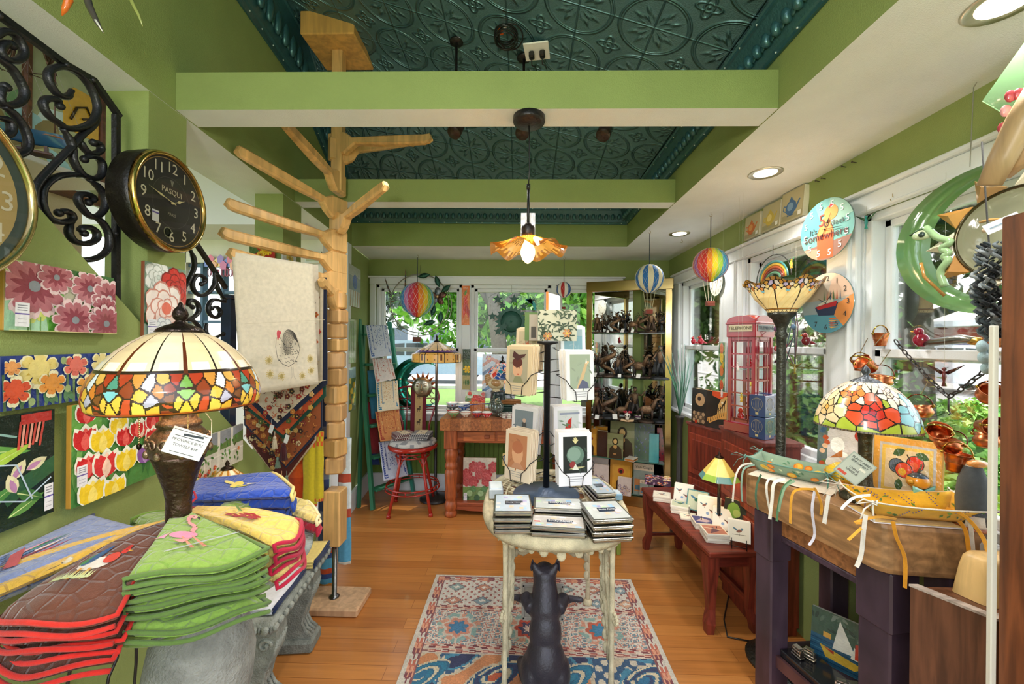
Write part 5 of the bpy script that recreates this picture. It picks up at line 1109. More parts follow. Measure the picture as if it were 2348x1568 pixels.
hang('yellow rolled cloth with an orange border, left of the two yellow ones',697,728,985,1162,2.24,'cfb82c',cf=yel); hang('yellow rolled cloth with an orange border, right of the two yellow ones',720,742,985,1150,2.24,'cfb82c',cf=yel)
hang('maroon patterned cloth left of the yellow rolls',686,700,1000,1180,2.27,'7a1f34',cf=lambda u,v:'7a1f34' if int(v*30)%3 else 'b88a5a')
hang('slate blue cloth behind the lower post',733,757,900,1250,2.42,'4a5a86',cf=lambda u,v:'4a5a86' if int(v*20)%5 else '8a93a8')
pl=lambda u,v:'c9522c' if int(v*24)%6==0 else ('5aa6c8' if int(v*24)%6<4 else '3a4f86') if v<.55 else 'd8dce0'
plb=lambda u,v:'e0d8c8' if v<.10 else 'b04a34' if int(v*22)%5==0 else ('5aa0c4' if v<.42 else 'd4dde0')
hang('blue and red plaid cloth hanging right of the lower post',778,806,1000,1293,2.40,'5aa0c4',cf=plb); hang('turquoise plaid cloth hanging low behind the lower post',727,762,1170,1342,2.5,'5aa0c4',cf=lambda u,v:'d8a040' if v<.12 else pl(u,v))
# ================= LADDER IN THE BACK CORNER
GL='2f7a5a'
L1,L2=P(829,733,3.86),PZ(855,1168,0); R1_,R2=P(893,738,4.0),PZ(948,1130,0)
L1=Vector((L1.x,3.80,L1.z)); t=thing('step_ladder','green wooden step ladder leaning in the left back corner','ladder',(-1.3,3.8,0))
def beam(m,a,b,w_,d_,k):
 m.tube([a,b],[w_/1.414]*2,k,4,flat=d_/w_)
for a,b,n in ((L1,Vector((L2.x,L2.y,.0)),'side_rail'),(R1_,Vector((R2.x,R2.y,0)),'side_rail')):
 m=MB(); beam(m,a,b,.05,.03,GL if a is L1 else '2f8a78'); part(n,m,'paint',t,world=True)
for i in range(6):
 q=.08+i*.165; a=L1.lerp(Vector((L2.x,L2.y,0)),q); b=R1_.lerp(Vector((R2.x,R2.y,0)),q); m=MB(); d=(b-a); c=(a+b)/2; m.box(tuple(c),(d.length-.04,.09,.02),GL,.003,M=RZ(math.atan2(d.y,d.x))); part('step',m,'paint',t,world=True)
for a,b in ((Vector((-1.565,3.90,1.70)),Vector((-1.50,3.66,0))),(Vector((-1.33,4.06,1.68)),Vector((-1.28,4.09,.0)))):
 m=MB(); beam(m,a,b,.04,.025,'2a6e50'); part('rear_leg',m,'paint',t,world=True)
rg=random.Random(12)
def ladcloth(label,c4,base,bord,inner,Y0,Y1_,seed):
 pts=[P(c4[0][0],c4[0][1],Y0),P(c4[1][0],c4[1][1],Y1_),P(c4[2][0],c4[2][1],Y1_-.10),P(c4[3][0],c4[3][1],Y0-.10)]
 t,f,nm=sheet('printed_cloth',label,'cloth',pts,base,fold=.003,nf=1,group='printed cloths on the ladder'); r=random.Random(seed); s=-1 if nm.y>0 else 1
 def fn(put,line,disc):
  put([(.05,0),(.05,.95),(.95,.95),(.95,0),(.88,0),(.88,.86),(.12,.86),(.12,0)],bord); put([(.22,0),(.22,.76),(.78,.76),(.78,0),(.75,0),(.75,.72),(.25,.72),(.25,0)],mixc(bord,base,.3))
  for i in range(16): disc(.085,.03+i*.058,.018,.014,base); disc(.915,.03+i*.058,.018,.014,base)
  for i in range(14): disc(.1+i*.06,.905,.018,.018,base)
  for i in range(60): disc(.3+.4*r.random(),.04+.62*r.random(),.012,.018,inner[i%len(inner)],r.random()*3,6)
  for i in range(20): disc(.17+(0 if i%2 else .66),.05+.7*r.random(),.016,.02,inner[0],0,6)
 onsheet(t,f,nm,fn,'print',s=s); return t
ladcloth('blue and white paisley cloth on the top step of the ladder',[(838,746),(887,745),(899,815),(850,822)],'d4dcea','5a7ab8',['3a5a9a','8aa0cc'],3.74,3.86,1)
ladcloth('white cloth with small red flowers on the second step of the ladder',[(853,822),(897,822),(908,868),(862,878)],'e4dcd8','c87a6a',['b04a44','d8988a'],3.73,3.84,2)
ladcloth('cream cloth with a turquoise and gold border on the ladder',[(862,876),(911,872),(916,938),(866,944)],'e8dcc0','2a7fa8',['d8a868','c0906a'],3.72,3.84,3)
ladcloth('orange and red striped batik cloth on the ladder',[(860,944),(914,938),(925,1008),(872,1012)],'d8925c','b0483c',['e8c080','a03a3c','c86a3c'],3.70,3.83,4)
ladcloth('blue and white block print cloth on the lowest step of the ladder',[(868,1014),(922,1006),(936,1090),(880,1103)],'ccd2e2','3a4f9a',['2c3f86','6a7fb8'],3.68,3.82,5)
for i,(y0,y1,k) in enumerate(((890,960,'3a7a9a'),(962,1040,'8a2c30'),(1042,1066,'2c3f70'))):
 t,f,nm=sheet('printed_cloth','dark folded cloth seen inside the ladder, %s'%['highest, teal','middle, dark red','lowest, navy'][i],'cloth',[P(842,y0-40,3.80),P(860,y0-42,3.86),P(872,y1,3.82),P(852,y1,3.78)],k,fold=.004,group='dark cloths inside the ladder',nu=6,nv=8)
def a_heron(A): A.rect(0,0,1,1,'c8ccd0'); A.rect(0,.4,1,.75,'8fa0a8'); A.poly([(.3,.6),(.7,.75),(.9,.9),(.5,.55)],'2c5ab8'); A.disc(.5,.62,.2,'3468c0'); [A.line([(.1*i,0),(.1*i+.05,.4)],.05,'b88a50' if i%2 else 'e0e4e0') for i in range(10)]
ltile('tall tile with a blue heron on the left wall by the ladder',800,826,603,700,a_heron,.012,.014,'8a5a2c')
ltile('tall green and white reed tile in the middle of the left wall',799,816,730,834,lambda A:(A.rect(0,0,1,1,'b8c4a4'),[A.line([(.1+.1*i,0),(.2+.08*i,.95)],.05,['5f8a4a','dfe4da','7aa05a'][i%3]) for i in range(8)]),.012,.014,'d8dcd0')
ltile('tall sunflower tile, lowest on the left wall',799,815,844,946,lambda A:(A.rect(0,0,1,1,'5f7a3a'),A.rect(0,.75,1,1,'9fc0d0'),[A.disc(.2+.15*(i%5),.1+.12*(i//2),.14,['e8c020','f0d040','a87a18'][i%3]) for i in range(11)]),.012,.014,'b0a070')
# ================= RED STOOL
sx,sy=-1.0,3.66; t=thing('bar_stool','red metal swivel bar stool with curved back in front of the back window','stool',(sx,sy,0),R(8)); RD='a8281e'
m=MB(); m.lathe([(.19,.565),(.222,.57),(.226,.585),(.222,.60),(.20,.602),(0,.60)],RD,40); part('seat_ring',m,'gloss',t)
m=MB(); m.lathe([(.0,.601),(.19,.603),(.215,.615),(.2,.64),(.12,.655),(0,.66)],'b8b4b0',36,cf=lambda u,v:'8a8a8c' if math.sin(u*50+v*20)*math.sin(v*33)>.55 else 'c4c0ba',wob=lambda a,r,z,i:(r*(1+.03*math.sin(9*a)),z)); part('seat_cushion',m,'fabric',t,'grey patterned cushion')
for i in range(4):
 a=PI/4+i*PI/2; c,s=math.cos(a),math.sin(a); m=MB(); m.tube([(.13*c,.13*s,.56),(.15*c,.15*s,.42),(.19*c,.19*s,.25),(.255*c,.255*s,.02)],[.012,.013,.014,.015],RD,10); m.lathe([(.02,0),(.018,.02),(.014,.03)],RD,12,M=T(.257*c,.257*s,0)); part('leg',m,'gloss',t)
for z,r,n in ((.235,.235,'foot_ring'),(.205,.245,'foot_ring'),(.53,.145,'upper_ring'),(.50,.155,'upper_ring')):
 m=MB(); m.tube([(r*math.cos(q*PI/18),r*math.sin(q*PI/18),z) for q in range(36)],.006,RD,6,closed=True); part(n,m,'gloss',t)
m=MB()
for i in range(4):
 a=i*PI/2+PI/4
 for s in(-1,1): m.tube([(.15*math.cos(a+s*w_)+0,.15*math.sin(a+s*w_),z) for w_,z in ((.06,.40),(.12,.44),(.35,.50),(.62,.52))],.005,RD,6)
 for q in range(3): b=a+.3+q*.35; m.tube([(.24*math.cos(b),.24*math.sin(b),.205),(.235*math.cos(b),.235*math.sin(b),.235)],.005,RD,5)
part('scrollwork',m,'gloss',t)
m=MB()
def bk(x,z): return (x,.20+.10*(z-.6),z)
m.tube([bk(x,z) for x,z in ((-.12,.60),(-.13,.75),(-.16,.84),(-.17,.88),(-.2,.93),(-.22,1.0),(-.2,1.07),(-.13,1.10),(0,1.105),(.13,1.10),(.2,1.07),(.22,1.0),(.2,.93),(.17,.88),(.16,.84),(.13,.75),(.12,.60))],.010,'8a2430',8)
for x in (-.09,-.05,.05,.09): m.tube([bk(x,.6),bk(x,.85),bk(x,1.10)],.006,'7a2430',6)
for z in (.88,.905,.99): m.tube([bk(-.19 if z<.95 else -.22,z),bk(.19 if z<.95 else .22,z)],.005,'7a2430',6)
for s in(-1,1):
 for dx,dz_ in ((.14,1.03),(.16,.96)): m.tube([bk(s*dx+.022*math.cos(a),dz_+.022*math.sin(a)) for a in [q*.6 for q in range(9)]],.004,'7a2430',5)
part('backrest',m,'gloss',t)
def dogtowel(name,label,M,w_,l,k,kb,arts=3):
 t=thing(name,label,'towel',M=M); m=MB(); m.box((0,0,0),(w_,.006,l),kb,.002); part('cloth',m,'fabric',t)
 m=MB(); A=Art(m,-w_/2,-l/2,w_,l,-.0035); A.rect(.25,0,.75,1,k)
 for i in range(arts):
  v=.85-i*.3; A.disc(.5,v,.13,'5a4a38',.6); A.disc(.58,v+.05,.07,'5a4a38'); A.line([(.44,v),(.43,v-.07)],.03,'5a4a38'); A.line([(.56,v),(.57,v-.07)],.03,'5a4a38')
 part('dog_print',m,'fabric',t,fix=False); return t
dogtowel('dog_towel','maroon and tan towel printed with dogs draped over the stool back',T(sx-.005,sy+.212,.865)@RZ(R(8))@RX(-.10),.145,.42,'b89a6a','6a2430')
for i,(dx,dy,k,l,rz) in enumerate(((-.085,-.05,'6a3034','maroon checked folded towels on the left of the stool seat',.5),(.085,-.03,'3c3e4a','charcoal checked folded towels on the right of the stool seat',-.15))):
 for j in range(4):
  m=MB(); m.box((0,0,.007),(.17,.15,.013),k if j%2==0 else mixc(k,'d0c8c0',.25),.004)
  for q in range(9): m.box((-.075+q*.019,-.0755,.007),(.008,.001,.01),'c8c0b8')
  if j==3: m.box((.0,0,.0142),(.08,.148,.001),'dccba8'); m.box((.01,-.02,.0152),(.03,.02,.0006),'4a4238'); m.box((-.015,.02,.0152),(.012,.03,.0006),'6a5a48')
  solo('folded_dog_towel',m,'fabric',l+', '+['lowest','second from the bottom','third from the bottom','topmost'][j],'towel',M=T(sx+dx+.003*j,sy+dy,.662+.0145*j)@RZ(rz+.05*j),group=('maroon' if i==0 else 'charcoal')+' towels stacked on the stool')
# ================= BACK BUTCHER BLOCK TABLE
x0,x1,y0,y1=-.71,.46,3.45,4.05; TT=.873
t=thing('butcher_block_table','thick butcher block table with turned legs in front of the back windows','table',((x0+x1)/2,3.75,0)); RB='a8562c'
m=MB();
n=13
for i in range(n): w_=(x1-x0)/n; m.box((x0+w_*(i+.5),3.75,TT-.05),(w_+.001,.60,.10),['b06a38','9c5a30','b8764a','a86238'][i%4],.002)
part('block_top',m,'wood_y',t,world=True)
m=MB(); m.box((-.125,3.52,.715),(1.05,.03,.115),RB,.003); m.box((-.125,3.98,.715),(1.05,.03,.115),RB); m.box((x0+.11,3.75,.715),(.03,.44,.115),RB); m.box((x1-.11,3.75,.715),(.03,.44,.115),RB); part('apron',m,'wood_x',t,world=True)
m=MB(); m.box((-.37,3.502,.715),(.28,.014,.085),'b86434',.003); m.box((-.02,3.502,.715),(.38,.014,.085),'b86434',.003); m.box((-.30,3.49,.715),(.05,.02,.03),'8a4424',.004); part('drawer_front',m,'wood_x',t,world=True)
for lx,ly in ((x0+.09,3.53),(x1-.09,3.53),(x0+.09,3.97),(x1-.09,3.97)):
 m=MB(); m.box((0,0,.69),(.115,.115,.17),RB,.006); m.lathe([(.0,.0),(.05,0),(.056,.02),(.05,.045),(.044,.055),(.056,.07),(.058,.10),(.05,.13),(.042,.14),(.05,.155),(.055,.19),(.05,.25),(.054,.32),(.058,.38),(.05,.41),(.044,.42),(.056,.435),(.056,.46),(.046,.475),(.05,.50),(.06,.53),(.06,.56),(.05,.59),(.054,.61)],RB,24); m.M=T(lx,ly,0)@m.M; m.v=[(a+lx,b+ly,c) for a,b,c in m.v]; part('leg',m,'wood_z',t,world=True)
m=MB(); m.box((-.125,3.75,.10),(.93,.44,.03),'9a4a28',.004); m.prism([(-.60,.085),(.34,.085),(.34,.06),(.2,.045),(-.13,.03),(-.45,.045),(-.60,.06)],3.53,3.55,'9a4a28'); part('low_shelf',m,'wood_x',t,world=True)
def a_red(A): A.rect(0,0,1,1,'c8bfb0'); A.rect(0,0,1,.35,'6a8a4a'); [A.rose(.12+.2*(i%5),.48+.16*((i*2)%3),.17,'9a1f2c','d86a6a') for i in range(9)]; [A.disc(.1+.11*i,.12+.1*(i%3),.09,['2f5a34','8fb07a','4f7f48'][i%3]) for i in range(9)]; sticker(A,.03,.03,.1,.2)
ftile('painted tile of dark red poppies leaning under the butcher block table',1061,1137,1050,1152,3.60,a_red,th=.012,tilt=-.05)
ftile('yellow framed tile corner under the right end of the butcher block table',1152,1172,1040,1068,3.7,lambda A:(A.rect(0,0,1,1,'e0b828'),A.rect(.2,.2,.8,.8,'3a6a8a')),th=.012,tilt=-.2)
def Q(px,py,Y,z=None): p=P(px,py,Y); return (p.x,Y,TT if z is None else z)
def a_tom(A):
 A.rect(0,0,1,1,'5a7f48'); A.rect(0,.7,1,1,'cfd6c0'); rg=random.Random(2)
 for i in range(14): A.leaf(rg.random(),.3+.6*rg.random(),.25,.1,rg.uniform(0,6),['3f6f34','8fae6a','6a8a50'][i%3])
 A.poly([(.2,.5),(1,.5),(.94,0),(.3,0)],'c9642c'); [A.rect(.27+.09*i,.05,.31+.09*i,.42,'e8924a') for i in range(8)]; A.rect(.18,.45,1,.55,'e8843a')
 for i in range(16): A.disc(.24+.7*rg.random(),.56+.2*rg.random(),.11,['d42a1c','e84a2c','c01f18'][i%3])
 for u,v in ((.1,.15),(.08,.32),(.22,.9),(.9,.88)): A.disc(u,v,.1,'d8301f')
ftile('square painted tile of a basket of tomatoes on the butcher block table',1066,1112,897,948,3.86,a_tom,th=.012,tilt=-.08)
ftile('tall tile of yellow iris and a path on the window post behind the block table',1060,1078,800,893,4.09,lambda A:(A.rect(0,0,1,1,'4f6a4a'),A.rect(0,0,1,.35,'a8a070'),A.flower(.6,.5,.5,6,'f0cc28','d8a818'),[A.leaf(.2+.2*i,.1,.8,.15,1.57,'3a6a3a') for i in range(4)],A.rect(0,.75,1,1,'2f4a3c')),th=.01)
ftile('small tall orange tile of red chilli peppers on the back window post',1058,1076,655,745,4.085,lambda A:(A.rect(0,0,1,1,'e0742a'),A.leaf(.3,.75,3.0,.5,-1.35,'c8201c'),A.leaf(.65,.8,3.2,.5,-1.7,'d83020'),A.leaf(.5,.55,2.2,.4,-1.2,'b01a18'),A.leaf(.4,.75,.8,.3,1.3,'5f9a3a'),A.mb.text('CHILIS',.017,'f4e8d0',T(.04,-.004,.38))),th=.01)
def bowl(label,px,py,Y,r,h,k1,k2,z=TT+.001,grp='small painted bowls on the block table',inner='f0ece4'):
 p=Q(px,py,Y,z); m=MB(); m.lathe([(0,0),(r*.45,0),(r*.5,h*.12),(r*.85,h*.6),(r,h),(r*.95,h),(r*.8,h*.6),(r*.4,h*.2),(0,h*.18)],k1,24,cf=lambda u,v:(k2 if (v<.45 and int(u*24)%3==0 and .18<v<.36) else (k1 if v<.44 else (k2 if v<.56 else inner))))
 return solo('small_bowl',m,'glaze',label,'bowl',p,group=grp)
for px,Y,k1,k2,l in ((1040,3.55,'6f8f5a','b8683c','green and brown'),(1068,3.56,'e0d4c4','b86a48','cream and brown'),(1094,3.56,'b83a34','3a4a6a','red'),(1116,3.56,'c83038','e8d8d0','bright red and white')):
 bowl('small %s patterned bowl in the front row on the butcher block table'%l,px,955,Y,.052,.045,k1,k2); bowl('bowl nested inside the small %s bowl on the block table'%l,px,955,Y,.046,.03,k2,k1,TT+.020,'bowls nested in the front row')
for i,(px,z,k1,k2,l) in enumerate(((1037,0,'c84a4a','d8d4d0','lowest of the stack at the left corner'),(1037,.032,'4a4a4c','e4e0dc','second from the bottom of the left corner stack'),(1037,.062,'c0c8d8','b04a4a','topmost of the stack at the left corner'),(1064,0,'5a5f7a','c8b8a8','lowest of the stack behind the front bowls'),(1064,.032,'3a5a9a','e8e4e0','middle of the stack behind the front bowls'),(1064,.062,'e0e0d8','5a8a5a','topmost of the stack behind the front bowls'))):
 bowl('patterned bowl, '+l,px,940,3.75,.058,.038,k1,k2,TT+.001+z,'stacked bowls behind the front row')
m=MB(); m.tube([(-.14,0,.0),(.05,.02,.014),(.12,.03,.02)],[.005,.004,.004],'3a4a8a',8); m.ball((-.16,0,.0),(.03,.02,.006),'d8dce8',12,6); solo('ladle',m,'glaze','blue and white ceramic ladle laid across the bowls','ladle',Q(1096,925,3.70,TT+.082))
for i,(px,r,l) in enumerate(((1130,.04,'left'),(1143,.045,'right'))):
 m=MB(); m.lathe([(0,0),(r*.6,0),(r*.7,.02),(r*.45,.035),(r*1.0,.06),(r*1.1,.09),(r*.8,.12),(r*.5,.13),(r*.55,.14),(0,.14)],'c8d4ce',20,cf=lambda u,v:'b85a4a' if .5<v<.6 and int(u*20)%2 else 'c9d6d0'); m.lathe([(r*.5,.14),(r*.3,.155),(r*.12,.16),(r*.2,.175),(0,.18)],'c8d4ce',16); solo('glass_jar',m,'clear_tint','clear lidded glass jar, %s one of the pair on the block table'%l,'jar',Q(px,940,3.60+.06*(1-i),TT+.001),group='glass jars on the block table')
for i in range(3):
 m=MB(); m.lathe([(0,0),(.07,0),(.085,.009),(.082,.012),(.0,.006)],'e8e0d4',28,cf=lambda u,v:'8a5a5a' if int(u*56)%3==0 and v>.5 else 'eae2d6',wob=lambda a,r,z,q:(r*(1+.03*math.cos(8*a)),z)); solo('scalloped_plate',m,'glaze','scalloped cream plate, %s in the stack beside the card rack'%['lowest','middle','topmost'][i],'plate',Q(1168,960,3.56,TT+.001+i*.013),group='scalloped plates on the block table')
p=Q(1142,915,3.86,TT+.001); t=thing('pitcher','dark green glazed pitcher with a pale medallion on the block table','pitcher',p)
m=MB(); m.lathe([(0,0),(.06,0),(.07,.05),(.078,.11),(.07,.17),(.075,.20),(.07,.20),(.06,.16),(0,.15)],'1f2f34',28); part('body',m,'glaze',t); m=MB(); m.tube([(.07,0,.17),(.12,0,.165),(.135,0,.11),(.11,0,.06),(.075,0,.05)],.009,'1f2f34',8); part('handle',m,'glaze',t)
m=MB(); m.ball((0,-.073,.11),(.03,.012,.032),'c8b48a',14,8); part('medallion',m,'glaze',t)
def hen(name,label,loc,s,k1,k2,rz=0,grp=None):
 t=thing(name,label,'figurine',M=T(*loc)@RZ(rz)@Matrix.Diagonal((s,s,s,1)),group=grp)
 m=MB(); m.ball((0,0,.075),(.085,.05,.06),k1,16,10); m.ball((.055,0,.125),(.035,.032,.06),k1,12,8,M=RY(.35)); m.ball((.078,0,.178),(.024,.02,.024),k1,12,8);
 for i in range(5): m.ball((-.075-.004*i,0,.09+.016*i),(.045-.004*i,.012,.018),k2,10,6,M=RY(-.9+.12*i))
 m.ball((0,-.042,.085),(.05,.016,.035),k2,10,6,M=RY(.2)); m.ball((0,.042,.085),(.05,.016,.035),k2,10,6,M=RY(.2)); m.lathe([(.0,0),(.045,0),(.03,.025)],k1,14); part('body',m,'glaze',t)
 m=MB();
 for i in range(4): m.ball((.062+.011*i,0,.205-.002*i*i),(.009,.005,.014),'c8261e',8,6)
 m.ball((.098,0,.162),(.006,.005,.012),'c8261e',8,6); part('comb',m,'glaze',t)
 m=MB(); m.lathe([(.006,0),(0,.018)],'e0a030',6,M=T(.1,0,.178)@RY(PI/2)); m.ball((.085,-.02,.184),.003,'101010',6,4); part('beak',m,'glaze',t); return t
hen('hen_figurine','cream and brown hen figurine standing on the pitcher','x' and (p[0]-.02,p[1],TT+.20),.95,'d8c49c','b88a58')
ftile('blue and cream tray with painted flowers standing behind the hen',1105,1180,812,912,3.97,lambda A:(A.rect(0,0,1,1,'c9d4e4'),[A.poly([(0,.1+.2*i),(.3,.25+.2*i),(.7,.12+.2*i),(1,.2+.2*i),(1,.26+.2*i),(.7,.2+.2*i),(.3,.33+.2*i),(0,.18+.2*i)],['5a86b8','e0a888','4a6fa0','c98a78'][i%4]) for i in range(4)],[A.flower(.2+.3*i,.9-.1*i,.1,6,'c0504a','e8c0b0') for i in range(3)]),th=.01,tilt=-.06,name='painted_tray',cat='tray')
m=MB(); m.box((0,0,.035),(.24,.10,.07),'1f3a34',.01); m.box((0,0,.078),(.25,.11,.014),'234038',.004); solo('dark_green_box',m,'gloss','long dark green box on the block table behind the plates','box',Q(1178,930,3.80,TT+.001))
t=thing('bread_basket','small brown wicker basket with white china on the dark green box','basket',Q(1172,905,3.80,TT+.087)); m=MB()
for i in range(5): m.lathe([(.07,.008*i),(.074,.008*i+.004),(.07,.008*i+.008)],'8a5a30' if i%2 else 'a87040',30,cap=False,M=Matrix.Diagonal((1.35,.7,1,1)))
m.lathe([(0,.001),(.07,.001)],'8a5a30',24,M=Matrix.Diagonal((1.35,.7,1,1)),cap=False); part('weave',m,'fabric',t)
for i in range(3):
 m=MB(); m.lathe([(0,0),(.02,0),(.028,.03),(.025,.03),(.0,.01)],'e6eaf0',16); solo('china_cup',m,'gloss','small white china cup in the wicker basket, %s'%['left','middle','right'][i],'cup',(t.location.x-.05+.05*i,3.80,TT+.091),group='cups in the wicker basket')
m=MB();
for i in range(3): m.ball((.03*i-.03,-.01*i,.045),(.028,.02,.045),['7a9a5a','3f6a3c','5f8a4a'][i],12,8,M=RY(.5-.5*i))
m.lathe([(0,0),(.05,0),(.06,.012),(0,.012)],'5a7a48',18); solo('leaf_dish',m,'glaze','green leaf shaped ceramic dish beside the tomato tile','dish',Q(1083,893,3.93,TT+.001));
def postlamp(name,label,loc,prof,band,foot,nfold=0,stemk='2a2524',n=160,rows=48):
 t=thing(name,label,'lamp',loc); z1=prof[0][1]
 m=MB(); m.lathe([(0,0),(foot,0),(foot*1.02,.012),(foot*.8,.03),(foot*.35,.045),(.022,.06),(.014,.08),(.012,z1-.03)],stemk,28)
 part('stem',m,'iron',t); shade(prof,n,rows,band,'glass_shade',t)
 m=MB(); m.lathe([(.035,z1-.004),(.03,z1+.008),(.012,z1+.016),(.007,z1+.03),(.012,z1+.045),(.006,z1+.06),(0,z1+.075)],'2f2a28',16); part('finial',m,'bronze',t)
 bulb('lamp_bulb',t,(0,0,prof[-1][1]+.03),1.2); return t
def ycf(u,v):
 k=u*24; f=k-math.floor(k); e=min(f,1-f)
 if v<.60:
  if e<.06: return '2a1a14'
  if v>.5+.06*math.sin(PI*f): return '7a4a86' if int(k)%2 else '5a4a8a'
  return 'f0c890'
 if v<.66: return '6a4a8a' if v<.635 else '2a1a14'
 if e<.05 or v>.975: return '2a1a14'
 if abs(f-.5)<.12 and abs(v-.82)<.09: return '6a3a1c' if abs(f-.5)>.07 or abs(v-.82)>.06 else 'f0a850'
 return 'e8b058'
lp=P(1001,831,3.9)
postlamp('floor_lamp','black floor lamp with a yellow banded stained glass drum shade behind the stool',(lp.x,3.9,0),[(.03,1.545),(.10,1.51),(.17,1.475),(.225,1.435),(.238,1.425),(.238,1.345)],ycf,.15)
rg=random.Random(9)
sd=[(rg.random(),rg.random(),['2a4f9c','3f7fc0','e8683c','f0906a','d8341f','2f8a9c','f4b8a0','1f3f7a','5a9ac8'][i%9]) for i in range(170)]
fc=leadcells(0,0,sd,1.1,.2,.005,'f0d8d0')
lp=Q(1152,840,3.98,TT+.001)
postlamp('table_lamp','small lamp with a blue and red mosaic glass dome by the back window',lp,[(.03,.47),(.07,.455),(.11,.42),(.14,.37),(.155,.325),(.155,.315)],fc,.07,stemk='1f4a3c')
def balloon(label,c,r,cols,Y,top,ng=16,net='e4dcc8',rz=0,bask='8a3a34',bl=2.25):
 p=P(c[0],c[1],Y); t=thing('hanging_balloon',label,'ornament',tuple(p),rz,group='model hot air balloons hung from the ceiling')
 m=MB(); pr=[(.001,r)]+[(r*math.sin(PI*i/22),r*math.cos(PI*i/22)) for i in range(1,18)]+[(r*.34,-r*.98),(r*.2,-r*1.06)]
 m.lathe(pr,'ffffff',ng*6,cf=lambda u,v:cols[int(u*ng)%len(cols)],wob=lambda a,q,z,i:(q*(1-.018*abs(math.cos(a*ng/2))**3),z),cap=False); part('envelope',m,'paper',t)
 m=MB()
 for k in range(ng):
  for s in(-1,1): m.tube([((r*1.006)*math.sin(PI*i/22)*math.cos(2*PI*k/ng+s*i*.075),(r*1.006)*math.sin(PI*i/22)*math.sin(2*PI*k/ng+s*i*.075),r*1.006*math.cos(PI*i/22)) for i in range(1,19)],r*.006,net,3)
 zb_=-bl*r
 for k in range(8): a=k*PI/4; m.tube([(r*.45*math.cos(a),r*.45*math.sin(a),-r*.92),(r*.2*math.cos(a),r*.2*math.sin(a),zb_)],r*.008,net,3)
 part('net',m,'fabric',t)
 m=MB(); m.box((0,0,zb_-r*.14),(r*.44,r*.34,r*.3),bask,r*.03)
 for i in range(4): m.box((0,0,zb_-r*.25+i*r*.07),(r*.46,r*.36,r*.02),mixc(bask,'d8a080',.3))
 part('basket',m,'fabric',t)
 q=P(top[0],top[1],Y); h=2.398-p.z; m=MB(); m.tube([(0,0,r),(0,0,h-.03)],.0028,'2c3a4c',5); part('cord',m,'fabric',t); hook((p.x,p.y,2.399),'small ceiling hook holding the '+label.split(' hung')[0].split(' balloon')[0]+' balloon'); return t
RBW=['b8302c','d8582c','e8a82c','e8d83c','8cc04a','4fa8a0','3a86c8','7aa8d8','b890c8','c86a8a']
balloon('large rainbow striped balloon hung in front of the left back window',(957,686),.165,['8fb06a','3f9fb0','4a8fd0','c07ab0','c83a5a','d0302c','e88a28','e8c42c','8cc05a','4fa8c8'],3.88,(958,595),20,'e8ecec',0,'6a3c38')
balloon('tiny red, white and blue striped balloon hung above the patterned bag',(1293,664),.075,['b8262c','e8e4e0','2c5aa0','e8e4e0'],3.92,(1286,597),12)
balloon('blue and cream striped balloon hung in front of the glass cabinet',(1489,638),.104,['2a6ab0','e0d8bc'],3.0,(1486,525),16,'d8d0b0')
balloon('rainbow striped balloon hung beside the right windows',(1629,606),.106,['a86ab0','d84a4a','c8342c','e88a28','f0d82c','a8d04a','3fa0c8','4a8ad0','c080b8','d86a6a'],2.6,(1626,483),20,'e8dcc0',0,'7a342c')
hook(tuple(PZ(1563,548,2.399)),'small empty ceiling hook beside the small recessed downlight')
hook(tuple(PX(2047,444,RW-.03)),'small brass cup hook on the top trim of the near right window'); hook(tuple(PX(2330,312,RW-.03)),'brass cup hook on the right window trim near the picture edge')
def star(m,c,r,k,y=.004,n=5): q_=.42 if n==5 else .76; m.prism([(c[0]+(r if i%2==0 else r*q_)*math.sin(i*PI/n),c[2]+(r if i%2==0 else r*q_)*math.cos(i*PI/n)) for i in range(2*n)],c[1],c[1]+y,k)
p=P(1172,735,4.02); t=thing('star_mobile','dark green metal mobile of a spiky sun, stars and a crescent at the back window','mobile',tuple(p))
m=MB(); star(m,(0,0,-.01),.17,'0f4a3c',.008,20); m.lathe([(0,.012),(.05,.008),(.10,.004),(.108,0)],'0f4a3c',28,M=T(0,0,-.01)@RX(PI/2)); m.ball((0,-.012,-.01),.012,'2c6a5a',8,6); part('sun_disc',m,'iron',t)
for px,py,r in ((1141,686,.045),(1179,686,.045),(1152,700,.035),(1129,725,.04),(1145,726,.035),(1156,748,.04),(1142,760,.04),(1216,690,.04),(1201,702,.035)):
 q=P(px,py,4.0)-p; m=MB(); star(m,tuple(q),r*1.2,'0c4034'); part('star',m,'iron',t)
q=P(1220,705,4.0)-p; m=MB(); m.prism([(q.x+.09*math.cos(a)-.05,q.z+.09*math.sin(a)) for a in [(-20+i*11)*PI/180 for i in range(12)]]+[(q.x+.10*math.cos(a)-.085,q.z-.02+.09*math.sin(a)) for a in [(80-i*9)*PI/180 for i in range(10)]],q.y,q.y+.004,'1f8a8a'); part('crescent',m,'iron',t)
m=MB(); zt_=2.13-p.z; m.tube([(0,0,.10),(0,.01,.33),(0,.06,zt_)],.0016,'2a2a2a',4); m.tube([(-.24,0,.0)]+[(.24*math.sin(a),0,.20+.10*math.cos(a)) for a in [(-90+i*18)*PI/180 for i in range(11)]]+[(.24,0,.0)],.002,'2a3a34',4); part('wire',m,'iron',t)
p=P(962,640,4.03); t=thing('bird_wreath','rust and grey metal bird and flower wreath behind the rainbow balloon','wreath',tuple(P(962,700,4.04))); c0=t.location.copy()
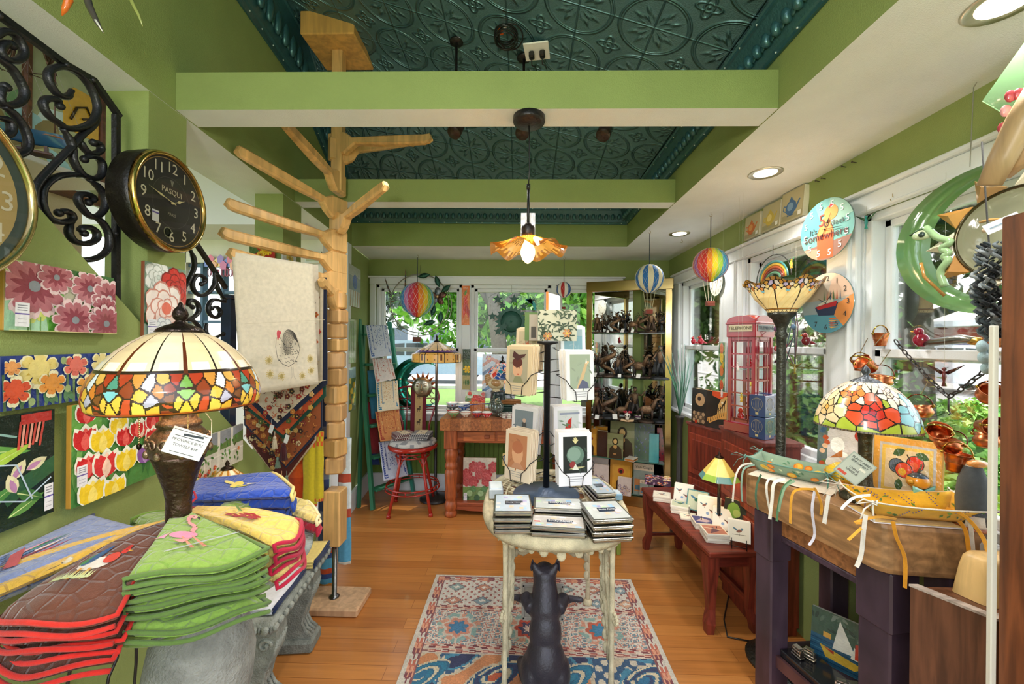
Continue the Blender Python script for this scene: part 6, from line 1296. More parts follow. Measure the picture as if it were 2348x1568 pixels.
m=MB(); m.tube([(.30*math.cos(a),0,.30*math.sin(a)+.02) for a in [i*2*PI/40 for i in range(40)]],.005,'8a8478',6,closed=True); m.tube([(.33*math.cos(a),0,.31*math.sin(a)+.0) for a in [-2.6+i*.12 for i in range(40)]],.004,'a8a8a0',6); m.tube([(0,0,.32),(0,.03,.42)],.0015,'3a3a3a',4); part('ring',m,'iron',t)
def feath(m,b,tip,n,w_,k):
 b=Vector(b);tip=Vector(tip)
 for i in range(n):
  f=i/(n-1); a=b.lerp(tip,f*.75); e=a+(tip-b)*(.45-.1*f)+Vector((.0,0,-.12*(1-f)+.02)); m.tube([a,(a+e)/2,e],[w_*.6,w_,w_*.2],k if i%2 else mixc(k,'c89060',.35),6,flat=.3)
for (a,b) in (((905,690),(884,645)),((928,672),(930,625))):
 m=MB(); q0=P(a[0],a[1],4.0)-c0; q1=P(b[0],b[1],4.0)-c0; feath(m,q0,q1,9,.016,'4a5058'); part('wing',m,'bronze',t)
for px,py,a in ((972,632,.2),(1003,645,1.9),(1022,662,.7),(993,712,1.3),(1010,727,1.5),(985,740,.3)):
 q=P(px,py,4.0)-c0; m=MB(T(*q)@RY(-a)); m.grid(lambda u,v:((u-.5)*.13,(-.01*math.cos(PI*(v-.5))),(v-.5)*.055*math.sin(PI*min(.98,max(.03,u)))),10,6,'34584a',th=.003); part('leaf',m,'bronze',t)
q=P(1003,680,3.99)-c0; m=MB()
for i in range(5): a=i*1.257+.3; m.ball((q.x+.05*math.cos(a),q.y,q.z+.05*math.sin(a)),(.045,.010,.032),['6a4c44','7a8088'][i%2],10,6,M=RY(-a))
m.ball((q.x,q.y-.015,q.z),.018,'c8a880',10,6); part('flower',m,'bronze',t)
def facem(m,cx,cz,r,k,y=0,s=1):
 for sx_ in(-1,1):
  m.ball((cx+sx_*r*.36,y-r*.05,cz+r*.15),(r*.2,r*.06,r*.09),mixc(k,'ffffff',.2),12,6); m.ball((cx+sx_*r*.36,y-r*.10,cz+r*.14),(r*.09,r*.03,r*.07),mixc(k,'101010',.5),10,6)
  m.tube([(cx+sx_*r*q,y-r*.06,cz+r*(.30+.08*math.sin((q-.12)*5))) for q in (.12,.25,.4,.58)],r*.035,k,6)
 m.tube([(cx,y-r*.02,cz+r*.3),(cx,y-r*.16,cz+r*.02),(cx,y-r*.24,cz-r*.12)],[r*.05,r*.07,r*.1],k,8); m.ball((cx,y-r*.14,cz-r*.13),(r*.13,r*.08,r*.06),k,10,6)
 m.ball((cx,y-r*.07,cz-r*.36),(r*.24,r*.07,r*.055),mixc(k,'a04030',.3),12,6); m.ball((cx,y-r*.08,cz-r*.45),(r*.18,r*.07,r*.05),k,12,6)
def crescent(m,R_,r2,off,k,th,seg=26,a0=R(40),face=True,thk=None):
 out=[(R_*math.cos(a),R_*math.sin(a)) for a in [a0+i*(2*PI-2*a0)/seg for i in range(seg+1)]]
 b0=math.atan2(out[0][1],out[0][0]-off); inn=[(off+r2*math.cos(a),r2*math.sin(a)) for a in [b0+i*(2*PI-2*b0)/seg for i in range(seg+1)]]
 vs=[];fs=[]
 for i in range(seg+1):
  o,n_=out[i],inn[i]; mx_=((o[0]+n_[0])/2,(o[1]+n_[1])/2)
  vs+=[(o[0],0,o[1]),(mx_[0],-th,mx_[1]),(n_[0],0,n_[1]),(mx_[0],th*.3,mx_[1])]
 for i in range(seg):
  for q in range(4): fs.append((4*i+q,4*i+(q+1)%4,4*i+4+(q+1)%4,4*i+4+q))
 m.push(vs,fs,k,True)
p=P(956,880,3.93); t=thing('moon_hanging','turquoise metal crescent moon face with a silver sun face beside the ladder','wall ornament',tuple(p)); m=MB()
crescent(m,.26,.20,.10,'2f8a7c',.03); part('crescent',m,'metal',t); m=MB(T(-.16,-.02,0)); m.tube([(.03,-.01,.06),(.075,-.015,.0),(.03,-.01,-.03)],[.012,.02,.008],'3a9a88',8); m.tube([(.02,-.01,-.07),(.06,-.012,-.08)],.008,'2a7a6c',6); m.ball((.0,-.015,.05),(.02,.008,.012),'c8d8c8',8,6); part('moon_face',m,'metal',t)
m=MB(); m.lathe([(0,.03),(.06,.028),(.095,.015),(.105,0)],'a8a090',32,M=T(.06,-.03,-.03)@RX(PI/2)); facem(m,.06,-.03,.1,'b8a888',-.055); part('sun_face',m,'metal',t)
m=MB()
for i in range(7): a=R(20+i*23); m.prism([(.06+.10*math.cos(a-.15),-.03+.10*math.sin(a-.15)),(.06+.16*math.cos(a),-.03+.16*math.sin(a)),(.06+.10*math.cos(a+.15),-.03+.10*math.sin(a+.15))],-.02,-.012,'c0602c')
part('sun_rays',m,'copper',t); m=MB(); m.tube([(-.0,0,.255),(-.0,.03,.5),(0,.12,.6)],.0015,'8a8a8a',4); part('cord',m,'fabric',t)
CL=P(1345,900,4.0); CRp=P(1540,900,3.70); CL=Vector((CL.x,3.98)); CRp=Vector((CRp.x,3.70)); cw=(CRp-CL).length; ca=math.atan2(CRp.y-CL.y,CRp.x-CL.x); CM=T(CL.x,CL.y,0)@RZ(ca)
t=thing('display_cabinet','tall brass framed corner display cabinet with glass shelves and mirror back','cabinet',M=CM); cab=t; BR='a38b58'
for x in (0.02,cw-.03):
 m=MB(); m.box((x,0,1.07),(.055,.03,2.14),BR,.003); part('front_post',m,'brass',t)
m=MB(); m.box((cw/2,0,2.10),(cw+.02,.035,.10),BR,.004); part('top_rail',m,'brass',t); m=MB(); m.box((cw/2,0,.05),(cw,.03,.10),BR,.004); part('bottom_rail',m,'brass',t)
bk=(cw*.60,.36)
m=MB(); m.slab([(0,0),(cw,0),(cw*.93,.12),(bk[0],bk[1]),(.06,.10)],2.13,2.15,BR); part('top_panel',m,'brass',t)
for a,b in (((.05,.09),(bk[0],bk[1]-.01)),((bk[0],bk[1]-.01),(cw*.94,.10))):
 m=MB(); d=Vector((b[0]-a[0],b[1]-a[1])); l=d.length; m.box((0,0,0),(l,.008,2.0),'d4d8d4'); m.v=[tuple(T((a[0]+b[0])/2,(a[1]+b[1])/2,1.08)@RZ(math.atan2(d.y,d.x))@Vector(v)) for v in m.v]; part('mirror_back',m,'mirror',t)
SHZ=[1.645,1.21,.80,.43,.10]
for z in SHZ:
 m=MB(); m.slab([(.03,-.005),(cw-.04,-.005),(cw*.90,.10),(bk[0],bk[1]-.04),(.09,.09)],z-.008,z,'3a6a5c'); part('glass_shelf',m,'shelf_glass' if z>.7 else 'gloss',t)
def figure(label,M,h,kind,seed,k='6a5444',grp=None):
 rg=random.Random(seed); t=thing('bronze_figurine',label,'figurine',M=M@Matrix.Diagonal((h,h,h,1)),group=grp); m=MB(); k2=mixc(k,'b8906a',.45)
 m.lathe([(0,0),(.26,0),(.27,.03),(.24,.06),(.2,.08),(0,.09)],k,14,wob=lambda a,r,z,i:(r*(1+.12*math.sin(3*a+seed)),z))
 if kind=='person':
  s=rg.choice((-1,1)); m.tube([(-.07,0,.07),(-.08,-.02,.28),(-.03,0,.5)],[.035,.045,.075],k,8); m.tube([(.09,-.03,.07),(.10,-.06,.28),(.03,0,.5)],[.035,.045,.075],k,8)
  m.tube([(0,0,.46),(0,.01,.6),(0,0,.74),(0,0,.8)],[.09,.08,.11,.045],k2,10); m.ball((0,-.01,.88),(.055,.06,.07),k2,10,8); m.ball((0,.02,.91),(.065,.06,.06),k,10,6)
  m.tube([(.1,0,.74),(.2,-.06,.62+.1*s),(.26,-.12,.68+.18*s)],[.035,.03,.02],k2,6); m.tube([(-.1,0,.74),(-.2,-.02,.6),(-.14,-.12,.52)],[.035,.03,.02],k2,6)
  m.grid(lambda u,v:((u-.5)*(.2+.25*v),.07+.06*v+.02*math.sin(u*18),.76-.62*v),10,8,k,th=.01); m.tube([(.26,-.12,.3),(.26,-.12,1.0)],.012,k2,6)
 elif kind=='dragon':
  pts=[(.2*math.cos(a),.08*math.sin(a),.08+.05*i) for i,a in enumerate([q*.55 for q in range(15)])]; m.tube(pts,[.03+.045*math.sin(PI*i/15) for i in range(15)],k2,8); m.ball((pts[-1][0]+.05,pts[-1][1]-.03,.84),(.08,.05,.05),k2,10,6); m.tube([(pts[-1][0],0,.88),(pts[-1][0]-.08,.02,.98)],[.02,.004],k,6)
  for s in(-1,1):
   for q in range(5): m.tube([(0,.03,.55),(s*(.18+.04*q),.06,.85-.08*q),(s*(.32+.02*q),.05,.75-.13*q)],[.03,.02,.006],k,6,flat=.5)
 elif kind=='tree':
  m.tube([(0,0,.06),(.03,0,.3),(-.02,0,.5)],[.09,.06,.05],k,8)
  for i in range(16): a=i*2.4; r=.12+.14*rg.random(); z=.5+.4*rg.random(); m.tube([(0,0,.45),(r*.6*math.cos(a),r*.5*math.sin(a),z*.8),(r*math.cos(a),r*.7*math.sin(a),z)],[.03,.02,.008],k,5); m.ball((r*math.cos(a),r*.7*math.sin(a),z),(.05,.04,.035),k2,7,5)
 else:
  m.ball((0,0,.42),(.24,.11,.15),k2,12,8)
  for x,y in ((-.16,-.06),(-.16,.06),(.16,-.06),(.16,.06)): m.tube([(x,y,.40),(x+.02,y,.22),(x,y,.07)],[.05,.03,.025],k,7)
  m.tube([(.18,0,.46),(.26,0,.66),(.30,0,.76)],[.09,.06,.05],k2,8); m.ball((.36,0,.78),(.09,.045,.05),k2,10,6); m.tube([(-.22,0,.46),(-.32,0,.36),(-.30,0,.2)],[.03,.025,.008],k,6)
  for i in range(6): m.ball((.16+.025*i,0,.55+.045*i),(.02,.03,.045),k,6,5)
 part('cast_body',m,'bronze',t)
 if rg.random()<.45: m=MB(); m.box((.1,-.3,.10),(.14,.01,.16),'eceae4',M=RX(-.5)); part('price_tag',m,'paper',t)
 return t
kinds=['person','dragon','tree','horse']
rows=[(SHZ[0],[('person',.20),('tree',.17),('dragon',.22),('tree',.26),('horse',.20),('dragon',.24),('person',.21),('tree',.20)],'on the top glass shelf'),(SHZ[1],[('tree',.27),('dragon',.36),('person',.22),('dragon',.24),('horse',.28),('tree',.24),('person',.33)],'on the second glass shelf'),(SHZ[2],[('person',.27),('dragon',.33),('horse',.22),('person',.33),('horse',.28),('tree',.30)],'on the third glass shelf')]
OD=['leftmost','second from left','third from left','fourth from left','fifth from left','sixth from left','seventh from left','rightmost']
kn={'person':'cloaked standing figure','dragon':'winged dragon','tree':'gnarled tree','horse':'horse'}
for ri,(z,fs_,l) in enumerate(rows):
 n=len(fs_)
 for i,(kd,h) in enumerate(fs_):
  x=.09+(cw-.19)*i/(n-1); y=.03+(.06 if i%2 else .0)+(.05 if 1<i<n-2 else 0); figure('dark bronze %s figurine %s, %s'%(kn[kd],l,OD[i] if i<n-1 else 'rightmost'),CM@T(x,y,z+.001)@RZ(rg.uniform(-.5,.5)),h,kd,ri*10+i,['6a5444','4a4440','5a4a40','4a4c50'][(i+ri)%4],'bronze figurines in the glass cabinet')
t=thing('skull_ornament','small white skull with red roses on an open book on the third glass shelf','ornament',M=CM@T(cw*.5,-.0,SHZ[2]+.001)); m=MB(); m.ball((0,0,.055),(.028,.032,.03),'e8e0d0',12,8); m.box((0,-.012,.028),(.03,.03,.022),'e8e0d0',.004)
for s in(-1,1): m.ball((s*.012,-.027,.055),(.008,.006,.008),'1a1412',8,6)
part('skull',m,'glaze',t); m=MB();
for i in range(6): a=i*1.05; m.ball((.03*math.cos(a),.0+.02*math.sin(a),.088),.011,'a82034',8,6)
part('roses',m,'glaze',t); m=MB(); m.box((-.03,0,.008),(.06,.06,.014),'d8b890',.003,M=RY(.15)); m.box((.03,0,.008),(.06,.06,.014),'d8b890',.003,M=RY(-.15)); part('open_book',m,'paper',t)
m=MB(); m.lathe([(0,0),(.02,0),(.035,.03),(.036,.045),(.03,.03),(0,.02)],'e4dcd4',18,cf=lambda u,v:'6a3a5a' if .4<v<.55 else 'e4dcd4'); solo('small_bowl',m,'glaze','small cream and purple cup behind the skull on the third glass shelf','bowl',M=CM@T(cw*.62,.10,SHZ[2]+.001))
def book(label,M,w_,h,d,cover,fn=None,page='e0c8a0',name='book',grp='art books in and around the glass cabinet',spine=None):
 t=thing(name,label,'book',M=M,group=grp); m=MB(); m.box((w_/2,-.001,h/2),(w_,.003,h),cover,.001); m.box((w_/2,d,h/2),(w_,.003,h),cover,.001); m.box((.0015,d/2,h/2),(.003,d,h),spine or cover,.001); part('cover',m,'gloss',t)
 m=MB(); m.box((w_/2,d/2,h/2),(w_-.006,d-.003,h-.006),page); part('pages',m,'paper',t)
 if fn: m=MB(); fn(Art(m,0,0,w_,h,-.003)); part('cover_print',m,'gloss',t,fix=False)
 return t
def portrait(A): A.rect(0,0,1,1,'7f8058'); A.rect(0,.55,1,.75,'93906a'); A.poly([(.1,0),(.15,.4),(.35,.52),(.7,.52),(.9,.4),(.95,0)],'3a2418'); A.disc(.5,.68,.2,'2f1c12',1.2); A.disc(.5,.68,.12,'d8b070',1.25); A.disc(.5,.47,.12,'c89858'); A.disc(.48,.18,.11,'b8804c',.5)
def irises(A):
 A.rect(0,0,1,1,'4a5a4c'); r=random.Random(1)
 for i in range(70): A.leaf(r.random(),r.random()*.9,.16,.04,1.57+r.uniform(-.7,.7),['5f7a58','3f5a4a','6a6a9a','4a4a7a'][i%4])
def goldlady(A):
 A.rect(0,0,1,1,'e0b88c'); A.rect(.08,.05,.92,.9,'5a4424'); A.rect(.13,.09,.87,.86,'c0922c'); r=random.Random(2)
 for i in range(26): A.leaf(.55+.1*r.random(),.75,.7,.08,-1.57+r.uniform(-.6,.6),['d8b03c','a87820','e8c860'][i%3])
 A.poly([(.3,.1),(.35,.45),(.5,.7),(.6,.4),(.5,.1)],'e0b890'); A.disc(.55,.72,.08,'e0b888'); [A.disc(.18+.05*i,.6+.08*(i%3),.06,'3a3a30') for i in range(5)]
def town(A): A.rect(0,0,1,1,'c98a2c'); A.rect(.1,.1,.9,.8,'e0a43c'); A.disc(.5,.62,.14,'b8402c'); A.disc(.5,.6,.08,'2c2418'); A.poly([(.3,0),(.3,.3),(.5,.45),(.7,.3),(.7,0)],'3a1c18')
def flowers(A): A.rect(0,0,1,1,'d8c8c0'); r=random.Random(3); [A.flower(.15+.7*r.random(),.1+.5*r.random(),.12,6,['5a4a7a','c8a0a0','8a6a6a'][i%3],'e8d8d0') for i in range(14)]
def vg(A): A.rect(0,0,1,1,'8a948c'); A.rect(0,.78,1,1,'d4bfa4'); A.rect(.05,.1,.6,.5,'b87a4a'); A.rect(.1,.15,.5,.3,'4a6a7a'); A.mb.text('Van Gogh',A.w*.2,'3a2c28',T(A.w*.5,-.006,A.h*.88))
def cb(px0,px1,py0,py1,yo):
 d0=ray(px0,py1);
 n=Vector((-math.sin(ca),math.cos(ca),0)); c0=Vector((CL.x,CL.y,0))+n*yo
 def hit(px,py): d=ray(px,py); tt=(c0-O).dot(n)/d.dot(n); return O+d*tt
 a=hit(px0,py1); b=hit(px1,py1); c=hit(px0,py0); return a,(b-a).length,c.z-a.z
def cbook(label,px0,px1,py0,py1,yo,zs,cover,fn,d=.03,tilt=-.10,**k):
 a,w_,h=cb(px0,px1,py0,py1,yo); return book(label,T(a.x,a.y,zs+.001)@RZ(ca)@RX(tilt),w_,h,d,cover,fn,**k)
cbook('large book with a dark haired woman portrait on the fourth shelf of the glass cabinet',1398,1454,968,1048,.08,SHZ[3],'4a3a28',portrait)
cbook('small book with a dark haired woman portrait in front of the large portrait book',1392,1428,990,1046,-.0,SHZ[3],'4a3a28',portrait,d=.02)
cbook('dark iris field book on the fourth shelf of the glass cabinet',1454,1500,972,1054,.07,SHZ[3],'3a463c',irises)
cbook('thick turquoise spined book standing on the fourth shelf, right of the iris book',1488,1510,994,1058,.01,SHZ[3],'4a9aa0',None,d=.05)
cbook('red patterned book on the fourth shelf near the right brass post',1506,1524,976,1050,.10,SHZ[3],'8a2430',lambda A:(A.rect(0,0,1,1,'8a2430'),[A.disc(.3+.4*(i%2),.1+.12*i,.12,'3a1c28') for i in range(7)]),d=.06)
cbook('orange gilt box book at the left end of the fourth shelf',1344,1368,985,1045,.03,SHZ[3],'b8742a',town,d=.05); cbook('dark brown leather book beside the orange gilt box book',1369,1392,988,1046,.02,SHZ[3],'3a1c12',None,d=.05,tilt=0)
cbook('orange gilt town box leaning behind the brown leather book',1345,1392,965,1000,.10,SHZ[3]+.12,'c08030',town,d=.04,tilt=0)
a,w_,h=cb(1434,1468,1036,1050,-.01); book('small orange edged book lying flat on the front of the fourth shelf',T(a.x,a.y,SHZ[3]+.002)@RZ(ca-.3)@T(0,.09,0)@RX(PI/2-.0)@T(0,0,-.0),.09,.11,.02,'d8d0c0',None,page='c8803c')
cbook('tall book with mauve flowers on the bottom shelf, left',1352,1393,1046,1120,.06,SHZ[4],'8a6a5a',flowers); cbook('white flower blossom box in front of the mauve flower book',1360,1394,1064,1122,.0,SHZ[4],'d0c0b4',flowers,d=.03)
cbook('large orange town poster book on the bottom shelf, middle',1398,1448,1050,1124,.05,SHZ[4],'b87a28',town); cbook('small white box with pink blossoms in front of the orange town book',1416,1446,1086,1126,-.04,SHZ[4],'e0d4cc',flowers,d=.03)
cbook('grey Van Gogh titled book on the bottom shelf',1452,1498,1056,1126,.04,SHZ[4],'8a948c',vg); cbook('small titled box standing in front of the grey painter book',1467,1486,1078,1112,-.02,SHZ[4]+.02,'8a948c',vg,d=.03,page='d8843c')
p=PZ(1425,1120,.33);
t=thing('small_crate','low green crate under the starry blue books left of the red bench','crate',(.62,3.02,0)); m=MB();
for x,y in ((-.1,-.08),(.1,-.08),(-.1,.08),(.1,.08)): m.box((x,y,.14),(.03,.03,.28),'7a8a34',.003)
m.box((0,0,.275),(.26,.22,.02),'7a8a34',.004); m.box((0,0,.1),(.22,.18,.015),'6a7a30'); part('frame',m,'paint',t)
def swirl(A): A.rect(0,0,1,1,'2c6aa0'); r=random.Random(4); [A.leaf(r.random(),r.random(),.25,.05,r.uniform(-.4,.4),['5aa0c8','1f4a80','8fc0d0'][i%3]) for i in range(24)]; A.disc(.8,.75,.1,'e8d048')
for i,(dx,dz) in enumerate(((0,0),(.01,.042))):
 t=thing('box_book','%s of the two small thick books with blue swirl covers on the green crate'%('lower' if i==0 else 'upper'),'book',M=T(.545+dx,3.07,.287+dz)@RZ(-.05),group='blue swirl box books'); m=MB(); m.box((.08,-.05,.02),(.16,.12,.038),'d08a3c',.002); part('pages',m,'paper',t); m=MB(T(0,0,0)); A=Art(m,0,-.11,.16,.12,0); swirl(A); m.v=[(x,z,.040-y) for x,y,z in m.v]; m.box((.08,-.05,.0395),(.162,.122,.002),'2c6aa0'); m.box((.08,-.05,.0),(.162,.122,.002),'2c6aa0'); part('cover',m,'gloss',t,fix=False)
# ================= RUG
def rugc(u,v):
 W_=1.27; c='ded6c8'; q=min(u,W_-u); L_=1.9
 if q<.02 or v<.015: return 'd8cfc0'
 def dot(x,p,w_): return abs((x/p)%1-.5)<w_
 def cell(px,py,u,v): i=int(u/px);j=int(v/py); return (u/px)%1-.5,(v/py)%1-.5,i,j
 if q<.07 or v<.06:
  w=(u if v<.06 else v); z=(v if v<.06 else q)
  if abs(z-.04)<.017: return ['c9705a','e0a080','8a4a50','d8cfc0'][int((w+.02*math.sin(z*300))*28)%4]
  return 'dcd2c4' if abs(z-.02)>.006 and abs(z-.062)>.005 else '8a5a5c'
 if v<.30:
  x,y,i,j=cell(.17,.13,u-.07,v-.06); d=abs(x)+abs(y)*1.1+.04*math.sin(x*40)*math.sin(y*30)
  if d<.12: return 'e8e0d4'
  if d<.30: return ['93aaa6','c98a72','8aa0a8','d8a888'][(i+j)%4]
  if d<.36: return '7a6a6c'
  return 'ded6ca' if math.sin(u*130)*math.sin(v*120)<.55 else 'b06a60'
 if v<.345 or .60<v<.66:
  x=(u*30+math.sin(v*200))%4; return ['b05850','d8c8b8','7a3a40','e0b8a0'][int(x)] if abs(math.sin(v*105))>.25 else 'cfc0b0'
 if v<.60:
  x,y,i,j=cell(.38,.27,u-.03,v-.34); r=math.hypot(x*1.35,y); a=math.atan2(y,x*1.35); rr=r+.035*math.sin(a*7+i)
  if rr<.08: return 'e8ccc0' if i%2 else '4a86b0'
  if rr<.17: return ['4a7fa4','4a4a6a','3f86a8'][i%3]
  if rr<.25: return ['c9644a','d8927a','c8503c'][(i+1)%3]
  if rr<.30: return 'd8cbbb'
  if rr<.40: return ['8fb0a8','d89a80','93b4b0'][int((a+3.2)*2.6)%3] if abs(math.sin(a*4))>.3 else 'cfc4b4'
  return ['ddd2c4','c98a7a','6f8f9a','dcd0c0'][int(abs(math.sin(u*61+v*13)*math.cos(v*77-u*9))*7)%4]
 x,y,i,j=cell(.34,.26,u+.1*math.sin(v*9),v-.66); r=math.hypot(x*1.3,y+.2*x); a=math.atan2(y,x); s=math.sin(r*34-a*1.5)
 n=math.sin(u*23+2*math.sin(v*17))+math.sin(v*27+2*math.sin(u*19))
 if r<.10: return ['2f6f92','c8603c','3f86a0'][(i+j)%3]
 if r<.36: return 'd8c8a8' if s>.55 else ('2f6484' if s>-.35 else '3a4468' if (i+j)%2 else '2f7a98')
 if n>1.05: return 'd08a5c'
 if n>.45: return 'cdbda2'
 if n<-1.1: return '34395c'
 if n<-.4: return '4a8aa6'
 return 'd4c8b4' if math.sin(u*90)*math.sin(v*80)>.2 else '3a5a7c'
m=MB(); RX0,RX1,RY0,RY1=-.55,.72,.72,2.615; nu,nv=190,285
m.grid(lambda u,v:(RX0+(RX1-RX0)*u,RY1-(RY1-RY0)*v,.011),nu,nv,cf=lambda u,v:rugc(u*1.27,v*1.9))
m.box(((RX0+RX1)/2,(RY0+RY1)/2,.005),(1.275,1.9,.01),'d4cabb')
solo('area_rug','x' and m,'rug_pile','cream, rust and blue patterned rug under the oval white table','rug',(.085,1.67,0),world=True,fix=False)
# ================= OVAL CAST IRON TABLE
cx,cy,TH=.168,2.05,.76; EA,EB=.352,.45
def se(a,s=1,e=.78): c,q=math.cos(a),math.sin(a); return (cx+EA*s*math.copysign(abs(c)**e,c),cy+(EB+(EA*(s-1)))*math.copysign(abs(q)**e,q))
t=thing('garden_table','oval weathered cream cast iron garden table with pierced top and ornate legs','table',(cx,cy,0)); ctab=t; IV='cfc3a4'
m=MB(); prof=[(1.0,-.052),(1.015,-.03),(1.0,-.012),(.975,-.002),(.945,0),(.93,-.006),(.915,-.008),(.90,-.003),(.875,-.004),(.865,-.012),(.865,-.03),(.94,-.045)]
n=96; vs=[];fs=[]
for i in range(n):
 a=2*PI*i/n
 for s,z in prof: x,y=se(a,s); vs.append((x,y,TH+z))
k=len(prof)
for i in range(n):
 for j in range(k): fs.append((i*k+j,((i+1)%n)*k+j,((i+1)%n)*k+(j+1)%k,i*k+(j+1)%k))
m.push(vs,fs,IV,True); part('rim',m,'patina',t,world=True)
m=MB()
for s in (.80,.70,.48,.30,.16): m.tube([(*se(2*PI*i/72,s),TH-.012) for i in range(72)],.006,IV,4,closed=True,flat=.7)
for i in range(72):
 a=2*PI*i/72; m.tube([(*se(a,.87),TH-.012),(*se(a+.03,.70),TH-.012)],.0045,IV,4)
 if i%2==0: m.tube([(*se(a,.70),TH-.012),(*se(a+.10,.48),TH-.012)],.006,IV,4)
 if i%4==0: m.tube([(*se(a,.48),TH-.012),(*se(a-.12,.30),TH-.012),(*se(a,.12),TH-.012)],.007,IV,4)
for i in range(24): x,y=se(2*PI*i/24,.59); m.lathe([(.016,-.004),(.022,0),(.016,.004)],IV,8,M=T(x,y,TH-.012))
part('pierced_top',m,'patina',t,world=True)
m=MB()
for i in range(44):
 a=2*PI*i/44; x,y=se(a,.93); r=.020 if i%11 in (0,1,10) else .014
 m.ball((x,y,TH-.055-(.022 if i%11==0 else .008)),(r,.007 if abs(math.sin(a))>.7 else r,r*1.25) if abs(math.sin(a))>.7 else (.007,r,r*1.25),IV,10,6)
m.tube([(*se(2*PI*i/60,.93),TH-.056) for i in range(60)],.010,IV,5,closed=True); part('scalloped_apron',m,'patina',t,world=True)
for sx_,sy_ in ((-1,-1),(1,-1),(-1,1),(1,1)):
 L0=Vector((cx+sx_*.232,cy+sy_*.31,0)); m=MB(); inw=Vector((-sx_*.35,-sy_*.85,0)).normalized()
 def pp(d,z): return L0+inw*d+Vector((0,0,z))
 m.tube([pp(0,z) for z in (.012,.1,.25,.42,.55,.68,TH-.045)],[.016,.012,.011,.013,.011,.014,.016],IV,8)
 for d0,ph in ((.035,0),(.065,1.3),(.095,2.4)): m.tube([pp(d0*(z/.7)**.7+.012*math.sin(z*14+ph),z) for z in [.16+ph*.08+i*.05 for i in range(int((.70-.16-ph*.08)/.05)+1)]],.0075,IV,6,flat=1.4)
 for i in range(9): z=.2+i*.055; d=.02+.07*(z/.7); m.ball(tuple(pp(d,z)),(.016,.010,.026),IV,8,5); m.tube([pp(0,z-.03),pp(d*.6,z),pp(d*1.2,z+.03)],.005,IV,5)
 for i in range(12): a=i*.55; m.ball(tuple(pp(.028*math.cos(a)*(1-i/16)-.02,.36+.03*math.sin(a)*(1-i/16))),.009,IV,6,4)
 m.lathe([(.0,0),(.026,.0),(.028,.012),(.016,.03)],IV,12,M=T(L0.x,L0.y,.011)); part('leg',m,'patina',t,world=True)
m=MB()
for s in (-1,1): m.tube([(cx+s*.232,cy+.31,.33),(cx+s*.15,cy+.30,.30),(cx+s*.06,cy+.30,.36),(cx,cy+.30,.40)],.012,IV,6); m.tube([(cx+s*.23,cy+.31,.36),(cx+s*.12,cy+.30,.36),(cx+s*.04,cy+.30,.31),(cx,cy+.30,.33)],.010,IV,6)
for i in range(9): m.ball((cx-.2+.05*i,cy+.295,.32+.045*math.cos((i-4)*.5)),(.022,.008,.018),IV,8,5)
part('stretcher',m,'patina',t,world=True)
# ================= CARD RACK
rx,ry=.132,2.07; t=thing('card_rack','black revolving wire greeting card rack on a round base on the oval table','card rack',(rx,ry,TH)); rack2=t; BK='16181c'
m=MB(); m.lathe([(0,0),(.165,0),(.172,.004),(.17,.009),(.05,.016),(.042,.03),(.02,.04),(0,.04)],'4a5a72',48); part('base_plate',m,'iron',t)
m=MB(); m.lathe([(.016,.03),(.016,.775),(.03,.78),(.055,.785),(.055,.795),(0,.797)],BK,16); part('pole',m,'iron',t)
def card(name,label,M,w_,h,k,fn,grp,first=True):
 m=MB(); m.box((0,.0022,h/2),(w_,.0035,h),k,.0006);
 if fn: fn(Art(m,-w_/2,0,w_,h,.0003,.00025))
 return solo(name,m,'paper',label,'greeting card',M=M,group=grp,fix=False)
def c_pic(bg,fg,fig,txt=True):
 def f(A):
  A.rect(.13,.24,.86,.93,bg); r=random.Random(len(bg)+ord(bg[1])*7+ord(fg[0]))
  for i in range(10): A.leaf(.2+.6*r.random(),.3+.5*r.random(),.22,.06,r.uniform(0,6.3),mixc(bg,fg,.35*r.random()))
  fig(A)
  if txt:
   for i in range(3): A.rect(.25+.04*i,.17-.045*i,.75-.04*i,.178-.045*i,'8a8a90')
 return f
def fg_hat(A): A.disc(.48,.52,.20,'d8a888',1.35); A.disc(.46,.66,.2,'5a2c28',.8); A.poly([(.25,.78),(.45,.7),(.72,.78),(.8,.84),(.5,.82),(.3,.9)],'4a2a2c'); A.disc(.44,.55,.02,'3a2020'); A.disc(.56,.55,.02,'3a2020'); A.disc(.5,.42,.04,'b84030',.5); A.poly([(.3,.25),(.38,.38),(.6,.38),(.72,.25)],'8a8a6a')
def fg_tree(A): A.poly([(.3,.24),(.38,.34),(.62,.34),(.75,.24)],'c8a08a'); A.line([(.5,.3),(.52,.5),(.45,.6)],.03,'8a5a4a'); [A.line([(.5,.5),(.5+.2*math.cos(a),.58+.14*math.sin(a))],.02,'a8503c') for a in (.5,1.2,1.9,2.6)]; A.disc(.52,.62,.08,'c06a4a')
def fg_sea(A): A.rect(.13,.78,.86,.93,'9fb4b8'); A.line([(.5,.3),(.5,.75)],.012,'e0d8c8'); A.disc(.5,.36,.06,'e8dcc8',1.4); A.disc(.53,.32,.04,'a84a3c')
def fg_giraffe(A): A.poly([(.35,.24),(.5,.24),(.76,.72),(.68,.76)],'c8ac84'); A.disc(.76,.76,.07,'d8bc94',.6,.5); A.poly([(.4,.24),(.56,.42),(.75,.36),(.8,.24)],'5a5f7a'); A.poly([(.68,.74),(.72,.86),(.75,.76)],'e8e0d8')
def fg_room(A): A.poly([(.3,.24),(.2,.45),(.8,.4),(.86,.24)],'3f4a5c'); A.poly([(.4,.4),(.45,.68),(.6,.68),(.66,.4)],'4a4a48'); A.disc(.52,.72,.07,'c8a890')
